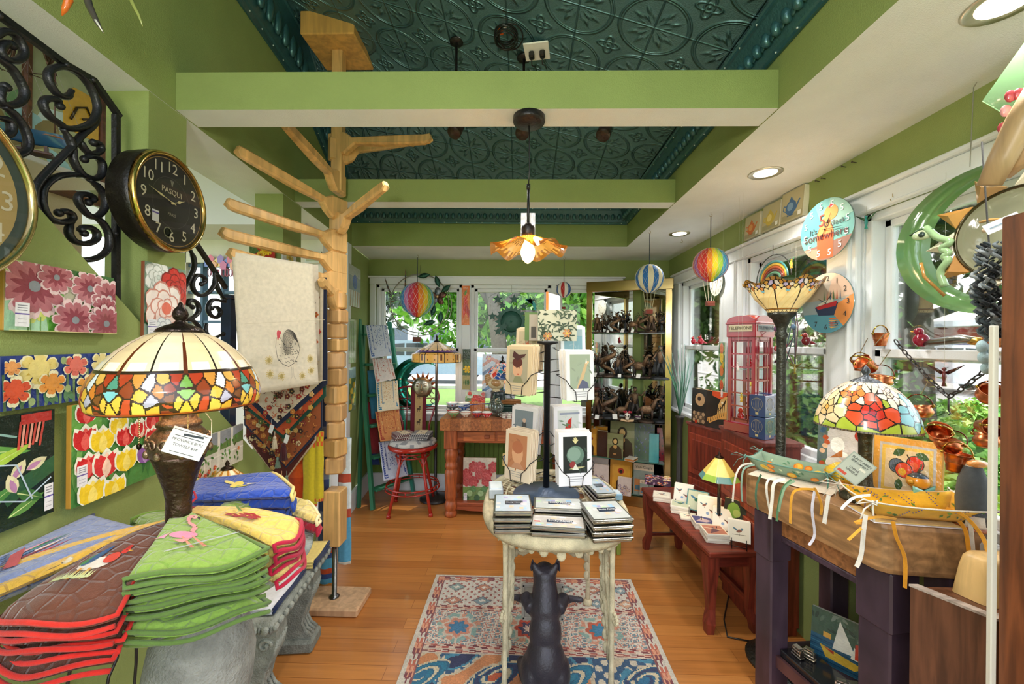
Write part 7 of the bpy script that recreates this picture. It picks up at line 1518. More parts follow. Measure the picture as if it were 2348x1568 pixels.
def fg_card(A): A.rect(.2,.84,.9,.88,'8a92a4'); A.poly([(.35,.5),(.5,.72),(.62,.78),(.6,.55),(.48,.44)],'b8281e'); [A.leaf(.3+.5*((i*37)%10)/10,.25+.5*((i*53)%10)/10,.2,.05,i,'5f7a5a') for i in range(10)]
def fg_lady(A): A.disc(.5,.55,.22,'d8a078',1.5); A.disc(.5,.68,.22,'b06a48',.9); A.poly([(.25,.25),(.4,.36),(.62,.36),(.8,.25)],'c08a6a')
def fg_orn(A): A.disc(.5,.58,.27,'5f7a6c'); A.disc(.46,.6,.2,'7f988a'); [A.line([(.5,.8),(.5+.1*math.cos(a),.80+.12*math.sin(a))],.03,'d8cc94') for a in (.6,1.1,1.57,2.0,2.5)]; A.disc(.42,.4,.1,'8a3030'); A.leaf(.3,.32,.5,.06,.1,'b8b080'); A.poly([(.4,.3),(.5,.42),(.6,.3)],'d8d8c8')
pockets=[(1186,905,112,-38,1.90,'d8c3a2','a8a08a','4a3a30',fg_hat,'hat wearing portrait card','upper front left'),(1332,918,113,25,1.92,'e6e6ea','9aa894','5a5f5a',fg_giraffe,'card of a giraffe in a dress','upper front right'),
 (1206,852,100,-38,2.20,'d8c3a2','b8aa8c','5a4a34',fg_tree,'card of a figure with branching hair','upper back left'),(1316,848,100,25,2.24,'e0e8ea','7fa8b4','c8d8dc',fg_sea,'card of a misty blue lake','upper back right'),
 (1184,1102,112,-38,1.90,'e0ccb4','b87a54','7a4030',fg_lady,'card of a reclining red haired lady','lower front left'),(1320,1114,120,12,1.90,'eceaf0','1c2220','4a6a5a',fg_orn,'dark card of a green glass orb','lower front right'),
 (1198,1042,108,-38,2.16,'dcd6d4','7a8488','3a4a5a',fg_room,'card of a seated figure in a grey room','lower back left'),(1304,1042,108,18,2.18,'e8e6ea','c8ccc8','6a8a6a',fg_card,'card with a red bird on a branch','lower back right')]
for (px,py,hp,deg,Y,k,bg,fgc,fig,desc,where) in pockets:
 p=P(px,py,Y); h=hp/F*Y; w_=h*.66; th=R(deg); B=T(*p)@RZ(th)
 for j in range(7):
  MM=B@T(0,.010*j,0)@RX(-.05-.012*j)@RZ(.02*math.sin(j*2)+( -.03*j if deg<0 else .02*j))
  if j==0: card('greeting_card',desc+' in the %s rack pocket'%where,MM,w_,h,k,c_pic(bg,fgc,fig),'cards in the %s pocket'%where)
  else: card('greeting_card','%s card from the front in the %s rack pocket'%(['','second','third','fourth','fifth','sixth','rearmost'][j],where),MM@T(0,0,.004*(j%3)),w_,h,mixc(k,'e8dcc4',.2*(j%3)),None,'cards in the %s pocket'%where)
 m=MB(B); W2=w_/2+.008; d=.085
 m.tube([(-W2,-.006,h*.42),(-W2+.02,-.008,h*.30),(-.035,-.008,h*.18),(-.03,-.008,-.004),(.03,-.008,-.004),(.035,-.008,h*.18),(W2-.02,-.008,h*.30),(W2,-.006,h*.42),(W2,d,h*.50),(-W2,d,h*.50),(-W2,-.006,h*.42)],.0022,BK,5)
 m.tube([(-.03,-.008,-.004),(-.03,d,-.004),(-.03,d,h*.6)],.0022,BK,5); m.tube([(.03,-.008,-.004),(.03,d,-.004),(.03,d,h*.6)],.0022,BK,5)
 c=B@Vector((0,d,h*.25)); m.M=Matrix.Identity(4); m.tube([tuple(c),(rx+(c.x-rx)*.3,ry+(c.y-ry)*.3,c.z),(rx,ry,c.z)],.0026,BK,5); m.tube([tuple(B@Vector((0,d,-.004))),(rx,ry,p.z-.004)],.0026,BK,5)
 part('wire_pocket',m,'iron',t,world=True)
zt=TH+.798
def lbag(name,label,px0,px1,py0,Y,k,fn,d):
 a=P(px0,790,Y); b=P(px1,790,Y); c=P(px0,py0,Y); w_=b.x-a.x; h=c.z-zt; t=thing(name,label,'bag',(a.x,Y,zt),group='gift bags on top of the card rack')
 m=MB(); m.box((w_/2,d/2+.001,h/2),(w_,d,h),mixc(k,'808080',.15),.003); part('bag_body',m,'paper',t); m=MB(); fn(Art(m,0,0,w_,h,0)); part('front_print',m,'paper',t,fix=False)
def morris(A):
 A.rect(0,0,1,1,'c8c9b8'); r=random.Random(7)
 for i in range(120): A.leaf(r.random(),r.random(),.18,.05,r.uniform(0,6.3),['4a5a4c','5f6f5c','38483c'][i%3])
 for i in range(2): A.flower(.25+.5*i,.15+.1*i,.14,6,'b87a4a','d8a87a')
lbag('gift_bag','large gift bag with a grey green leaf pattern on top of the card rack',1233,1322,710,2.08,'c8c9b8',morris,.07)
lbag('gift_bag','narrow green and taupe gift bag left of the leaf patterned bag',1203,1232,716,2.12,'5f7a4a',lambda A:(A.rect(0,0,1,1,'5f7a4a'),A.rect(.35,0,1,.93,'a39a90'),A.rect(.5,.1,.9,.5,'4a4644')),.05)
m=MB(); m.grid(lambda u,v:(.012+.062*u,-.02*math.sin(PI*u*.5),.26*v-.02*u*v),8,8,'e8ecf0',th=.002); m.box((.006,.0,.13),(.012,.003,.27),'e07a34'); p=P(1253,712,2.12); solo('open_pamphlet',m,'paper','tall open white pamphlet with an orange edge standing up behind the leaf patterned bag','pamphlet',(p.x,2.157,zt))
# ================= TINS ON THE OVAL TABLE
def tin(label,M,w_,d,k='a8a49c',lid=True,text=True,kk=0,grp=None):
 t=thing('note_tin',label,'tin box',M=M,group=grp); m=MB(); m.box((0,0,.009),(w_,d,.018),k,.006); m.box((0,0,.0185),(w_+.004,d+.004,.005),mixc(k,'ffffff',.1),.002); part('tin_body',m,'metal',t)
 if lid:
  m=MB(); A=Art(m,-w_/2*.93,-d/2*.9,w_*.93,d*.9,0,.0002); A.rect(0,0,1,1,['b4c0cc','bcc0be','bab4ae'][kk%3]); r=random.Random(kk+5)
  for i in range(12): A.rect(*(lambda u,v:(u,v,u+.12,v+.12))(r.random()*.85,r.random()*.85),['9fc0dc','d8c0a4','b8d0b0','d4d0cc','b85a5a' if kk==2 else 'a8a4c8'][i%5])
  A.rect(.28,.38,.80,.62,'2c3648')
  if text: m.text('Sticky Notes',w_*.085,'f4f4f4',T(w_*.04,-.0022,0),th=.0003)
  A.disc(.82,.42,.1,'e0c8d0')
  m.v=[(x,z,.0214-y) for x,y,z in m.v]; part('lid_print',m,'gloss',t,fix=False)
 return t
ST=[(1175,1152,.158,.19,R(3),4,'left of the base of the card rack','front left stack'),(1280,1152,.215,.125,R(-2),3,'directly in front of the card rack','middle stack'),(1279,1194,.225,.112,R(-4),2,'at the front edge of the table','front stack'),(1388,1168,.165,.185,R(8),4,'at the right front of the table','right stack'),(1372,1112,.095,.22,R(10),3,'beside the base on the right','slim right stack')]
for si,(px,py,w_,d,rz,n,l,gname) in enumerate(ST):
 zt2=TH+.024*n; p=PZ(px,py,zt2)
 for j in range(n):
  tin('%s tin of note paper in the stack %s'%(('topmost' if j==n-1 else ['lowest','second','third'][j]),l),T(p.x+.003*math.sin(j*3),p.y+.003*math.cos(j*2),TH+.0005+.0242*j)@RZ(rz+.02*math.sin(j*2+si)),w_,d,['a8a49c','9c9890','b0aca4'][j%3],j==n-1,True,[0,1,2,1,0][si],'note tins, '+gname)
for i,(px,py,w_,d,h,k,l) in enumerate(((1137,1112,.07,.12,.05,'c8d4e0','pale blue clear box of notes at the left rim of the oval table'),(1412,1128,.05,.07,.03,'7aa0b8','small blue box at the right rim of the oval table'),(1330,1092,.14,.06,.035,'c8d8e4','pale clear box lying behind the card rack base'))):
 p=PZ(px,py,TH+h); m=MB(); m.box((0,0,h/2),(w_,d,h),k,.004); m.box((0,0,h+.001),(w_*.8,d*.8,.002),mixc(k,'ffffff',.5)); solo('note_box',m,'gloss',l,'box',(p.x,p.y,TH+.0005),rz=R(6))
# ================= PIG STATUE
def remesh(mb,vox,k,smooth=6):
 o=_obj('tmp',mb,'paint'); md=o.modifiers.new('r','REMESH'); md.mode='VOXEL'; md.voxel_size=vox; ms=o.modifiers.new('s','SMOOTH'); ms.iterations=smooth; ms.factor=.6
 dg=bpy.context.evaluated_depsgraph_get(); me=bpy.data.meshes.new_from_object(o.evaluated_get(dg)); r=MB(); r.push([tuple(v.co) for v in me.vertices],[tuple(p.vertices) for p in me.polygons],k,True)
 bpy.data.objects.remove(o); bpy.data.meshes.remove(me); return r
t=thing('pig_statue','dark bronze pig statue seen from behind, sitting under the oval table','statue',(.112,1.70,.011)); PG='35313a'
m=MB(); m.ball((0,.02,.16),(.088,.085,.12),PG,20,14); m.ball((0,.035,.28),(.072,.065,.10),PG,18,12); m.ball((0,.05,.36),(.068,.058,.06),PG,16,10)
m.tube([(0,.05,.36),(0,.08,.43),(0,.10,.47)],[.062,.058,.05],PG,14); m.ball((0,.11,.485),(.055,.062,.052),PG,16,10); m.tube([(0,.15,.48),(0,.20,.465)],[.036,.028],PG,12); m.ball((0,.205,.463),(.028,.012,.026),PG,12,6)
for s in(-1,1):
 m.tube([(s*.055,.05,.37),(s*.085,.10,.385),(s*.095,.13,.36),(s*.13,.14,.36),(s*.15,.14,.358)],[.034,.03,.022,.015,.014],PG,10); m.ball((s*.165,.14,.356),(.022,.014,.014),PG,10,6)
 m.ball((s*.06,.02,.12),(.05,.075,.075),PG,14,10); m.tube([(s*.07,.05,.08),(s*.09,.14,.04),(s*.10,.17,.03)],[.045,.03,.022],PG,10); m.ball((s*.10,.185,.025),(.026,.035,.022),PG,10,6)
 m.tube([(s*.035,.09,.515),(s*.055,.085,.55)],[.024,.010],PG,8)
m.tube([(.02,-.06,.11),(.03,-.085,.12),(.035,-.08,.14)],[.010,.008,.006],PG,8)
b=remesh(m,.006,PG,8); part('body',b,'iron',t)
for s in(-1,1):
 m=MB(); m.grid(lambda u,v:(s*(.034+.030*u*(1-.3*v)+.012*v),.085+.02*math.sin(PI*u)*(1-v),.51+.055*v*math.sin(PI*min(.97,u+.03))**.5+.005*u),8,8,PG,th=.004); part('ear',m,'iron',t)
m=MB();
for c,d in (((0,.235,.36),(.20,.014,.018)),((0,.235,.20),(.20,.014,.018)),((-.095,.235,.28),(.016,.014,.17)),((.095,.235,.28),(.016,.014,.17)),((0,.238,.28),(.18,.006,.15))): m.box(c,d,'a8a49c',.003)
m.box((0,.235,.10),(.02,.014,.2),'8a8680'); part('menu_board',m,'paint',t)
m=MB(); m.lathe([(0,0),(.125,0),(.13,.02),(.115,.045),(.06,.06),(0,.062)],'b08a82',20,wob=lambda a,r,z,i:(r*(1+.08*math.sin(3*a+1)+.05*math.sin(7*a)),z)); part('rock_base',m,'stone',t)
# ================= RED BENCH WITH COASTERS
t=thing('low_bench','long low red brown wooden bench with curved legs right of the oval table','bench',(1.1,2.6,0)); RW2='7a3020'
a=Vector((.925,3.08));b=Vector((1.0,2.13)); M_=T((a.x+b.x)/2+.145,(a.y+b.y)/2,0)@RZ(math.atan2(b.y-a.y,b.x-a.x)); BM=M_; BL=(b-a).length
m=MB(M_); m.box((0,0,.435),(BL,.30,.03),RW2,.006); part('top',m,'wood_x',t,world=True)
for y in(-.13,.13): m=MB(M_); m.box((0,y,.385),(BL-.12,.02,.07),'6a2418',.003); part('apron',m,'wood_x',t,world=True)
for x in(-1,1): m=MB(M_); m.box((x*(BL/2-.05),0,.385),(.02,.24,.07),'6a2418',.003); part('apron',m,'wood_x',t,world=True)
for x in (-1,1):
 for y in (-1,1):
  m=MB(M_@T(x*(BL/2-.055),y*.115,0)); m.tube([(x*.012,y*.012,.0),(x*.01,y*.01,.05),(-x*.006,-y*.006,.12),(0,0,.24),(0,0,.35),(0,0,.42)],[.026,.033,.026,.034,.046,.046],RW2,4); part('leg',m,'wood_z',t,world=True)
m=MB(M_); m.tube([(-BL/2+.06,.11,.16),(BL/2-.06,.11,.16)],.014,'6a2418',4); m.tube([(-BL/2+.06,-.11,.12),(-BL/2+.06,.11,.12)],.014,'6a2418',4); part('stretcher',m,'wood_x',t,world=True)
BZ=.4505
def BP(px,py,z=BZ): return PZ(px,py,z)
def bird(A,u=.5,v=.5,s=1,k='8a5a4a',k2='5a7a8a'): A.disc(u,v,.13*s,k,.55,.4); A.disc(u+.12*s,v+.1*s,.06*s,k2); A.leaf(u-.05*s,v,.28*s,.09*s,2.6,k2); A.line([(u,v-.1*s),(u+.02,v-.2*s)],.015,'3a3a3a')
def coaster(label,M,s,fn,k='ece4d6',grp=None,th=.008):
 m=MB(); m.box((0,0,th/2),(s,s,th),k,.0015)
 if fn: A=Art(m,-s/2,-s/2,s,s,0,.0002); n0=len(m.v); fn(A); m.v[n0:]=[(x,z,th-y) for x,y,z in m.v[n0:]]
 return solo('coaster',m,'paper',label,'coaster',M=M,group=grp,fix=False)
def a_c(kind):
 def f(A):
  if kind==0: A.rect(.06,.06,.94,.94,'e8dfcc'); bird(A); A.line([(.2,.3),(.8,.35)],.02,'6a5a4a')
  elif kind==1: A.rect(.06,.06,.94,.94,'c8ccb0'); bird(A,.5,.55,1.2,'3a6a4a','4a7a9a')
  elif kind==2: A.rect(.06,.06,.94,.94,'4a4a7a'); A.poly([(.1,.3),(.5,.7),(.9,.4),(.6,.2)],'b8a0a8'); A.disc(.5,.6,.1,'d8c0a0')
  elif kind==3: A.rect(.06,.06,.94,.94,'b87a6a'); A.poly([(.2,.1),(.5,.8),(.7,.4)],'6a4a5a'); A.line([(.1,.7),(.9,.5)],.05,'e0c8b0')
  else: A.rect(.04,.04,.96,.96,'f0e8dc'); bird(A,.3,.65,.7); bird(A,.7,.4,.7,'a83a3a','6a4a3a'); A.disc(.45,.3,.07,'8aa0c0')
 return f
SW=[(1518,1133,.115,-.35,3,0,'second stack from the far end of the bench'),(1560,1155,.115,-.4,4,1,'third stack from the far end of the bench'),(1578,1182,.10,-.3,1,0,'single coaster pack between the stacks'),(1612,1192,.115,-.15,3,2,'blue topped stack near the front of the bench'),(1638,1215,.12,-.1,4,3,'red topped stack at the near corner of the bench')]
for i,(px,py,s,rz,n,kd,l) in enumerate(SW):
 p=BP(px,py,BZ+.012*n)
 for j in range(n): coaster(('top coaster pack of the ' if j==n-1 else 'lower pack number %s in the '%['one','two','three'][j])+l,T(p.x+.002*math.sin(j*2),p.y,BZ+.0005+.0125*j)@RZ(rz+.05*math.sin(3*j+i)),s,a_c(kd) if j==n-1 else None,'ece4d6' if j%2 else 'dcd0c0','coaster packs on the red bench',.012)
p=BP(1508,1108); m=MB(); m.box((0,0,.022),(.19,.12,.044),'4a3048',.003)
r=random.Random(1)
for i in range(46):
 m.ball((-.09+.18*r.random(),-.055+.11*r.random(),.0445),(.012,.009,.0008),['d8704a','c89ab0','e0c0a0','8a3a4a'][i%4],6,4)
for i in range(20): m.ball((-.09+.18*r.random(),-.0605,.006+.03*r.random()),(.008,.0008,.006),['d8704a','c89ab0','e0c0a0'][i%3],6,4)
solo('flower_box',m,'gloss','flat box with a purple and orange flower print at the far end of the bench','box',(p.x,p.y,BZ+.0005),R(-18))
LEAN=[(1566,1090,.12,-.55,'far pack of tea time coasters leaning on a black easel',4,3),(1598,1130,.13,-.6,'teal floral tile leaning behind the tea time coasters',1,1),(1625,1150,.13,-.5,'middle pack of cup and bird coasters leaning on a black easel',4,4),(1660,1175,.12,-.5,'near pack of bird coasters leaning on a black easel',4,3),(1695,1195,.11,-.5,'bird coaster pack half hidden behind the block table leg',0,2)]
for i,(px,py,s,rz,l,kd,n) in enumerate(LEAN):
 p=P(px,py,2.72-.13*i); B=T(p.x,p.y,BZ+.02)@RZ(rz)
 for j in range(n): coaster(l if j==0 else ['','second','third','rearmost'][j]+' pack of the '+l,B@T(0,.014*j,.0)@RX(PI/2-.45)@T(0,s/2,0),s,a_c(kd) if j==0 else None,'ece4d6' if kd!=1 else '5a8a8a','leaning coasters on the red bench',.012)
 t=thing('wire_easel','small black wire easel under the %s'%l.split(' leaning')[0].split(' half')[0],'easel',M=T(p.x,p.y,BZ)@RZ(rz),group='wire easels on the red bench'); m=MB()
 for x in(-.035,.035): m.tube([(x,-.055,.06),(x,-.055,.006),(x,.02,.012),(x,.07,.10)],.0022,'16161a',5)
 m.tube([(-.035,-.03,.006),(.035,-.03,.006)],.0022,'16161a',5); m.tube([(-.035,.06,.085),(.035,.06,.085)],.0022,'16161a',5); part('wire_frame',m,'iron',t)
coaster('green pear coaster standing behind the small bench lamp',T(1.235,2.33,BZ+.075)@RZ(-.9)@RX(PI/2-.25)@T(0,.06,0),.12,lambda A:(A.rect(0,0,1,1,'2a2a20'),A.disc(.45,.5,.3,'7aa040',1.2),A.disc(.6,.4,.18,'a8b860')),'e0c8a0',None,.014)
tp=panel_lamp('small lamp with a yellow and green panelled glass shade on the red bench',(1.165,2.37,BZ),.112,.125,.31,'2a2624',lambda f,v,k:('5f8f8a' if k%2 else '9ab84a') if v>.76 else ('2a1c12' if .73<v<.76 else ('f4dc7a' if k%3 else 'f0cf66')),.05,8,.2)
# ================= RED CABINETS
def cabinet(label,poly,z1,doorface,CK='7a2e1c'):
 cx_=sum(p[0] for p in poly)/len(poly); cy_=sum(p[1] for p in poly)/len(poly)
 t=thing('wooden_cabinet',label,'cabinet',(cx_,cy_,0)); g=lambda s:[(cx_+(x-cx_)*s,cy_+(y-cy_)*s) for x,y in poly]
 m=MB(); m.slab(g(1.0),.05,z1-.03,CK); m.slab(g(.95),0,.05,CK); part('body',m,'wood_z',t,world=True); m=MB(); m.slab(g(1.03),z1-.03,z1-.018,CK); m.slab(g(1.08),z1-.018,z1,mixc(CK,'ffffff',.03)); part('top',m,'wood_y',t,world=True)
 for (i0,i1,zs) in doorface:
  a_,b_=Vector(poly[i0]),Vector(poly[i1]); l=(b_-a_).length; an=math.atan2(b_.y-a_.y,b_.x-a_.x)
  for z0,z2,kn_ in zs:
   D=T(a_.x,a_.y,0)@RZ(an); m=MB(D); m.box((l/2,-.006,(z0+z2)/2),(l-.05,.018,z2-z0),mixc(CK,'c05030',.25),.004); m.box((l/2,-.013,(z0+z2)/2),(l-.13,.016,z2-z0-.08),CK,.006); d=part('door' if z2-z0>.2 else 'drawer',m,'wood_z',t,world=True)
   if kn_: m=MB(D); m.lathe([(.002,.0),(.014,.002),(.01,.008),(0,.01)],'2f2a28',12,M=T(l-.05,-.018,(z0+z2)/2)@RX(PI/2)); m.tube([(l-.05+.014*math.cos(q),-.03,(z0+z2)/2-.014+.014*math.sin(q)) for q in [i*.7 for i in range(9)]],.0025,'2f2a28',5,closed=True); part('ring_pull',m,'iron',d,world=True)
 return t
cabinet('red brown wooden cabinet with a panelled door and ring pull in the right back corner',[(1.275,3.08),(1.395,2.70),(1.475,2.70),(1.475,3.08)],.956,[(0,1,[(.58,.88,True),(.40,.55,False),(.08,.36,False)])])
cabinet('second red brown cabinet under the toy telephone booth, behind the floor lamp',[(1.275,2.57),(1.275,2.14),(1.475,2.14),(1.475,2.57)],1.03,[(0,1,[(.62,.95,False),(.1,.58,False)])])
m=MB(); m.box((0,0,.48),(.05,.05,.96),'9a8f7c',.004); solo('weathered_post',m,'wood_z','weathered grey wooden post between the two red cabinets','post',(1.42,2.625,0))
def tiger(A): A.rect(0,0,1,1,'2c2422'); A.poly([(.08,.16),(.2,.12),(.6,.26),(1,.3),(1,.62),(.7,.45),(.3,.3),(.1,.26)],'d89a50'); A.poly([(.55,.4),(1,.5),(1,.9),(.75,.85),(.6,.65)],'d8a868'); [A.line([(.14+.09*i,.13+.03*i),(.17+.09*i,.32+.05*i)],.03,'2a1c14') for i in range(9)]; [A.line([(.65+.05*i,.5+.04*i),(.75+.04*i,.58+.05*i)],.03,'2a1c14') for i in range(6)]; A.disc(.78,.72,.05,'f0e0c0'); A.poly([(.3,.88),(.7,.8),(1,.92),(1,1),(.3,1)],'d8502c')
def demon(A): A.rect(0,0,1,1,'2a2826'); A.disc(.55,.7,.32,'c09870'); A.disc(.5,.72,.12,'3a2c24'); [A.disc(.2+.15*(i%5),.1+.1*(i//5),.1,['a88868','5a4a3c'][i%2]) for i in range(15)]; A.rect(.25,.02,.4,.1,'a8301c')
bx0=PX(1588,965,1.33);
book('dark book with a cloud and mountain print on the first red cabinet','x' and T(1.285,3.04,.957)@RZ(R(-72))@RX(-.03),.15,.26,.05,'2a2826',demon)
book('dark book with an orange tiger print, right of the cloud print book',T(1.325,2.895,.957)@RZ(R(-66))@RX(-.03),.17,.26,.05,'2c2422',tiger,spine='b8782c')
t=thing('glass_reeds','cluster of green and clear glass reeds standing at the far right window','ornament',(1.30,3.30,.957-.0));
r=random.Random(3)
for i in range(15):
 m=MB(); a=r.uniform(-.5,.5); h=r.uniform(.35,.62); m.tube([(0,.0,0),(.0+a*.10,-.05*a,h*.5),(a*.3-.03,.0,h)],[.004,.005,.0015],['3f7a5a','5f8a7a','8fb0a8','2f5a4a'][i%4],5); part('reed',m,'gloss',t)
m=MB(); m.lathe([(0,-.957),(.07,-.957),(.07,-.94),(.03,-.92),(.02,-.1),(.03,-.02),(.04,0),(0,0)],'3a3430',16); part('stand',m,'iron',t)
bz=1.031; TB=T(1.365,2.42,bz)@RZ(R(-62))@Matrix.Diagonal((1.08,1.08,1.07,1)); t=thing('telephone_booth','tall red toy telephone booth with birds inside on the second cabinet','toy booth',M=TB); TR='8a1f2a'; S=.155; Hb=.66
m=MB(); m.box((0,0,.025),(S+.03,S+.03,.05),TR,.004); part('base',m,'gloss',t)
m=MB()
for x in(-1,1):
 for y in(-1,1): m.box((x*(S/2-.010),y*(S/2-.010),.05+.24),(.020,.020,.48),TR,.002)
part('corner_posts',m,'gloss',t)
for an,nm_ in ((0,'side_grille'),(PI/2,'side_grille'),(PI,'side_grille')):
 m=MB(RZ(an))
 for z in [.09+i*.072 for i in range(7)]: m.box((0,-S/2+.008,z-.02),(S-.03,.008,.008),TR)
 for x in(-.038,.038): m.box((x,-S/2+.008,.29),(.008,.008,.47),TR)
 m.box((0,-S/2+.008,.06),(S-.03,.008,.03),TR); m.box((0,-S/2+.008,.515),(S-.03,.008,.03),TR); part(nm_,m,'gloss',t)
m=MB(); m.box((0,0,.56),(S+.012,S+.012,.075),TR,.003); m.box((0,0,.60),(S+.02,S+.02,.01),TR,.002); part('head',m,'gloss',t)
for an in (0,-PI/2,PI/2):
 m=MB(RZ(an)); m.prism([(-S/2-.004,.603),(S/2+.004,.603),(S/2,.618),(S*.3,.636),(0,.642),(-S*.3,.636),(-S/2,.618)],-S/2-.006,-S/2+.004,TR); part('arch',m,'gloss',t)
 m=MB(RZ(an)); m.box((0,-S/2-.008,.572),(S*.86,.004,.036),'b8ac90' if an==0 else '8a8c88'); m.text('TELEPHONE',.026,'4a4434' if an==0 else '2c3440',m.M.inverted()@RZ(an)@T(0,-S/2-.0115,.572),sx=.95) ; part('sign',m,'paint',t)
m=MB(); m.grid(lambda u,v:((u-.5)*S*1.02,(v-.5)*S*1.02,.60+.05*(math.sin(PI*u)*math.sin(PI*v))**.45),14,14,'a8402c'); part('domed_roof',m,'gloss',t)
for z in (.20,.345): m=MB(); m.box((0,0,z),(S-.022,S-.022,.004),'c8e0dc'); part('glass_shelf',m,'shelf_glass',t)
def gbird(name,label,M,s,k,k2='f0c040',wings=0,grp=None,mm='gloss',crest=0):
 t=thing(name,label,'bird figure',M=M@Matrix.Diagonal((s,s,s,1)),group=grp); m=MB()
 m.ball((0,0,.42),(.40,.30,.42),k,18,12); m.ball((.12,0,.95),(.25,.22,.24),k if k2=='f0c040' else k2,14,10); m.tube([(-.2,0,.35),(-.55,0,.22),(-.8,0,.14)],[.2,.12,.04],k,8); m.tube([(0,0,0),(0,0,.15)],[.2,.12],k,10)
 if crest: m.tube([(.05,0,1.1),(-.05,0,1.38)],[.12,.01],k,8)
 part('body',m,mm,t); m=MB(); m.lathe([(.08,0),(0,.2)],'e0a030',8,M=T(.33,0,.95)@RY(PI/2)); m.ball((.26,-.15,1.02),.035,'101010',6,4); m.ball((.26,.15,1.02),.035,'101010',6,4); part('beak',m,'gloss',t)
 if wings:
  for s_ in(-1,1): m=MB(); m.grid(lambda u,v:(-.1-.3*u+.25*(v-.5)*(1-u),s_*(.2+.9*u),.75+.7*u),8,3,k2,th=.04); part('wing',m,mm,t)
 return t
gbird('glass_bird','red glass cardinal on the upper shelf of the telephone booth',TB@T(.0,.0,.348)@RZ(2.6),.052,'a01420',crest=1); gbird('glass_bird','white and yellow glass cockatiel on the middle shelf of the telephone booth',TB@T(.02,.0,.203)@RZ(2.9),.062,'d8ccb8','e8d060',crest=1)
gbird('glass_bird','red glass parrot at the bottom left of the telephone booth',TB@T(-.035,-.02,.051)@RZ(2.4),.060,'a82418','c83a20'); gbird('glass_bird','yellow and green glass parrot at the bottom right of the telephone booth',TB@T(.035,-.02,.051)@RZ(2.4),.056,'c8902c','2f6a3a')
gbird('glass_bird','pair of red glass cardinals on the sash of the far right window, left one',T(1.50,3.52,1.545)@RZ(2.8),.055,'a8182c',crest=1,grp='glass cardinals on the far right sash'); gbird('glass_bird','pair of red glass cardinals on the sash of the far right window, right one',T(1.50,3.38,1.545)@RZ(2.9),.060,'b01c30',crest=1,grp='glass cardinals on the far right sash')
def hummer(label,p,s,k,k2,an,line_=.12,grp='glass humming birds hung at the right windows'):
 t=thing('hummingbird_ornament',label,'ornament',M=T(*p)@RZ(an)@Matrix.Diagonal((s,s,s,1)),group=grp)
 m=MB(); m.tube([(0,0,.9),(0,0,.6),(0,0,.2),(0,0,-.1),(0,0,-.5)],[.12,.2,.24,.15,.26],k,10,flat=.6); m.ball((0,-.02,.98),(.16,.15,.16),k,10,8); m.tube([(.05,-.1,1.02),(.35,-.3,1.15)],[.035,.008],'3a2a20',5); part('body',m,'gloss',t)
 for q in(-1,1): m=MB(); m.tube([(q*.12,.03,.6),(q*.6,.06,.95),(q*1.15,.08,1.35)],[.16,.13,.02],k2,8,flat=.3,up=(0,1,0)); part('wing',m,'gloss',t)
 zt_=(2.39 if p[0]<1.40 else 2.14); m=MB(); m.tube([(0,0,1.1),((0 if p[0]<1.4 else 0),0,(zt_-p[2])/s)],.012,'b8b8a8',4); part('thread',m,'fabric',t); return t
hummer('amber glass humming bird hung inside the middle right window, below the sash',PX(1823,850,1.45),.033,'8a7a2c','6a5a24',-PI/2+.3,.10); hummer('dark red glass humming bird hung over the parked car in the near right window',PX(2165,872,1.44),.040,'5a1c1c','3a1414',-PI/2+.5,.26)
hummer('teal glass humming bird hung at the top of the near right window frame',PX(1986,515,1.46),.035,'1f8a84','3a5a3c',-PI/2+.3,.10); hummer('green and yellow glass humming bird hung left of the telephone booth',PX(1657,838,1.3),.030,'c8a02c','3f8a4a',-PI/2-.4,.3); hummer('green and orange glass humming bird hung above the rim of the floor lamp shade',PX(1815,608,1.42),.030,'c8a838','4a9a6a',-PI/2-.3,.12)
hummer('white and pink glass humming bird hung in front of the telephone booth',PX(1692,845,1.24),.032,'e8d8d8','dcdce0',-PI/2-.5,.30); hummer('pale pink glass humming bird hung over the tiger print book',PX(1655,905,1.28),.030,'e0c8c4','d8c0b8',-PI/2-.5,.3); hummer('yellow green glass humming bird hung above the yellow glass parrot',PX(1700,915,1.22),.030,'d8a83c','4a9a4a',-PI/2-.5,.35)
ftp=PX(1650,950,1.44); M_=T(1.455,2.98,1.02)@RZ(-PI/2); t=thing('painted_tile','tall narrow painted tile of yellow and red birds by the far right window','tile art',M=M_); m=MB(); m.box((.045,.006,.27),(.09,.012,.54),'c8ccc8',.001); part('board',m,'paint',t); m=MB(); A=Art(m,0,0,.09,.54,0); A.rect(0,0,1,1,'5f8060'); r=random.Random(5)
for i in range(30): A.leaf(r.random(),r.random(),1.0,.4,r.uniform(0,6.3),['3f6a3c','8fb07a','a8c090'][i%3])
for v,k in ((.15,'e8d030'),(.42,'d8502c'),(.62,'e07a3c'),(.8,'e8c030'),(.92,'d8703c')): A.disc(.5,v,.3,k,1.5)
part('picture',m,'glaze',t,fix=False)
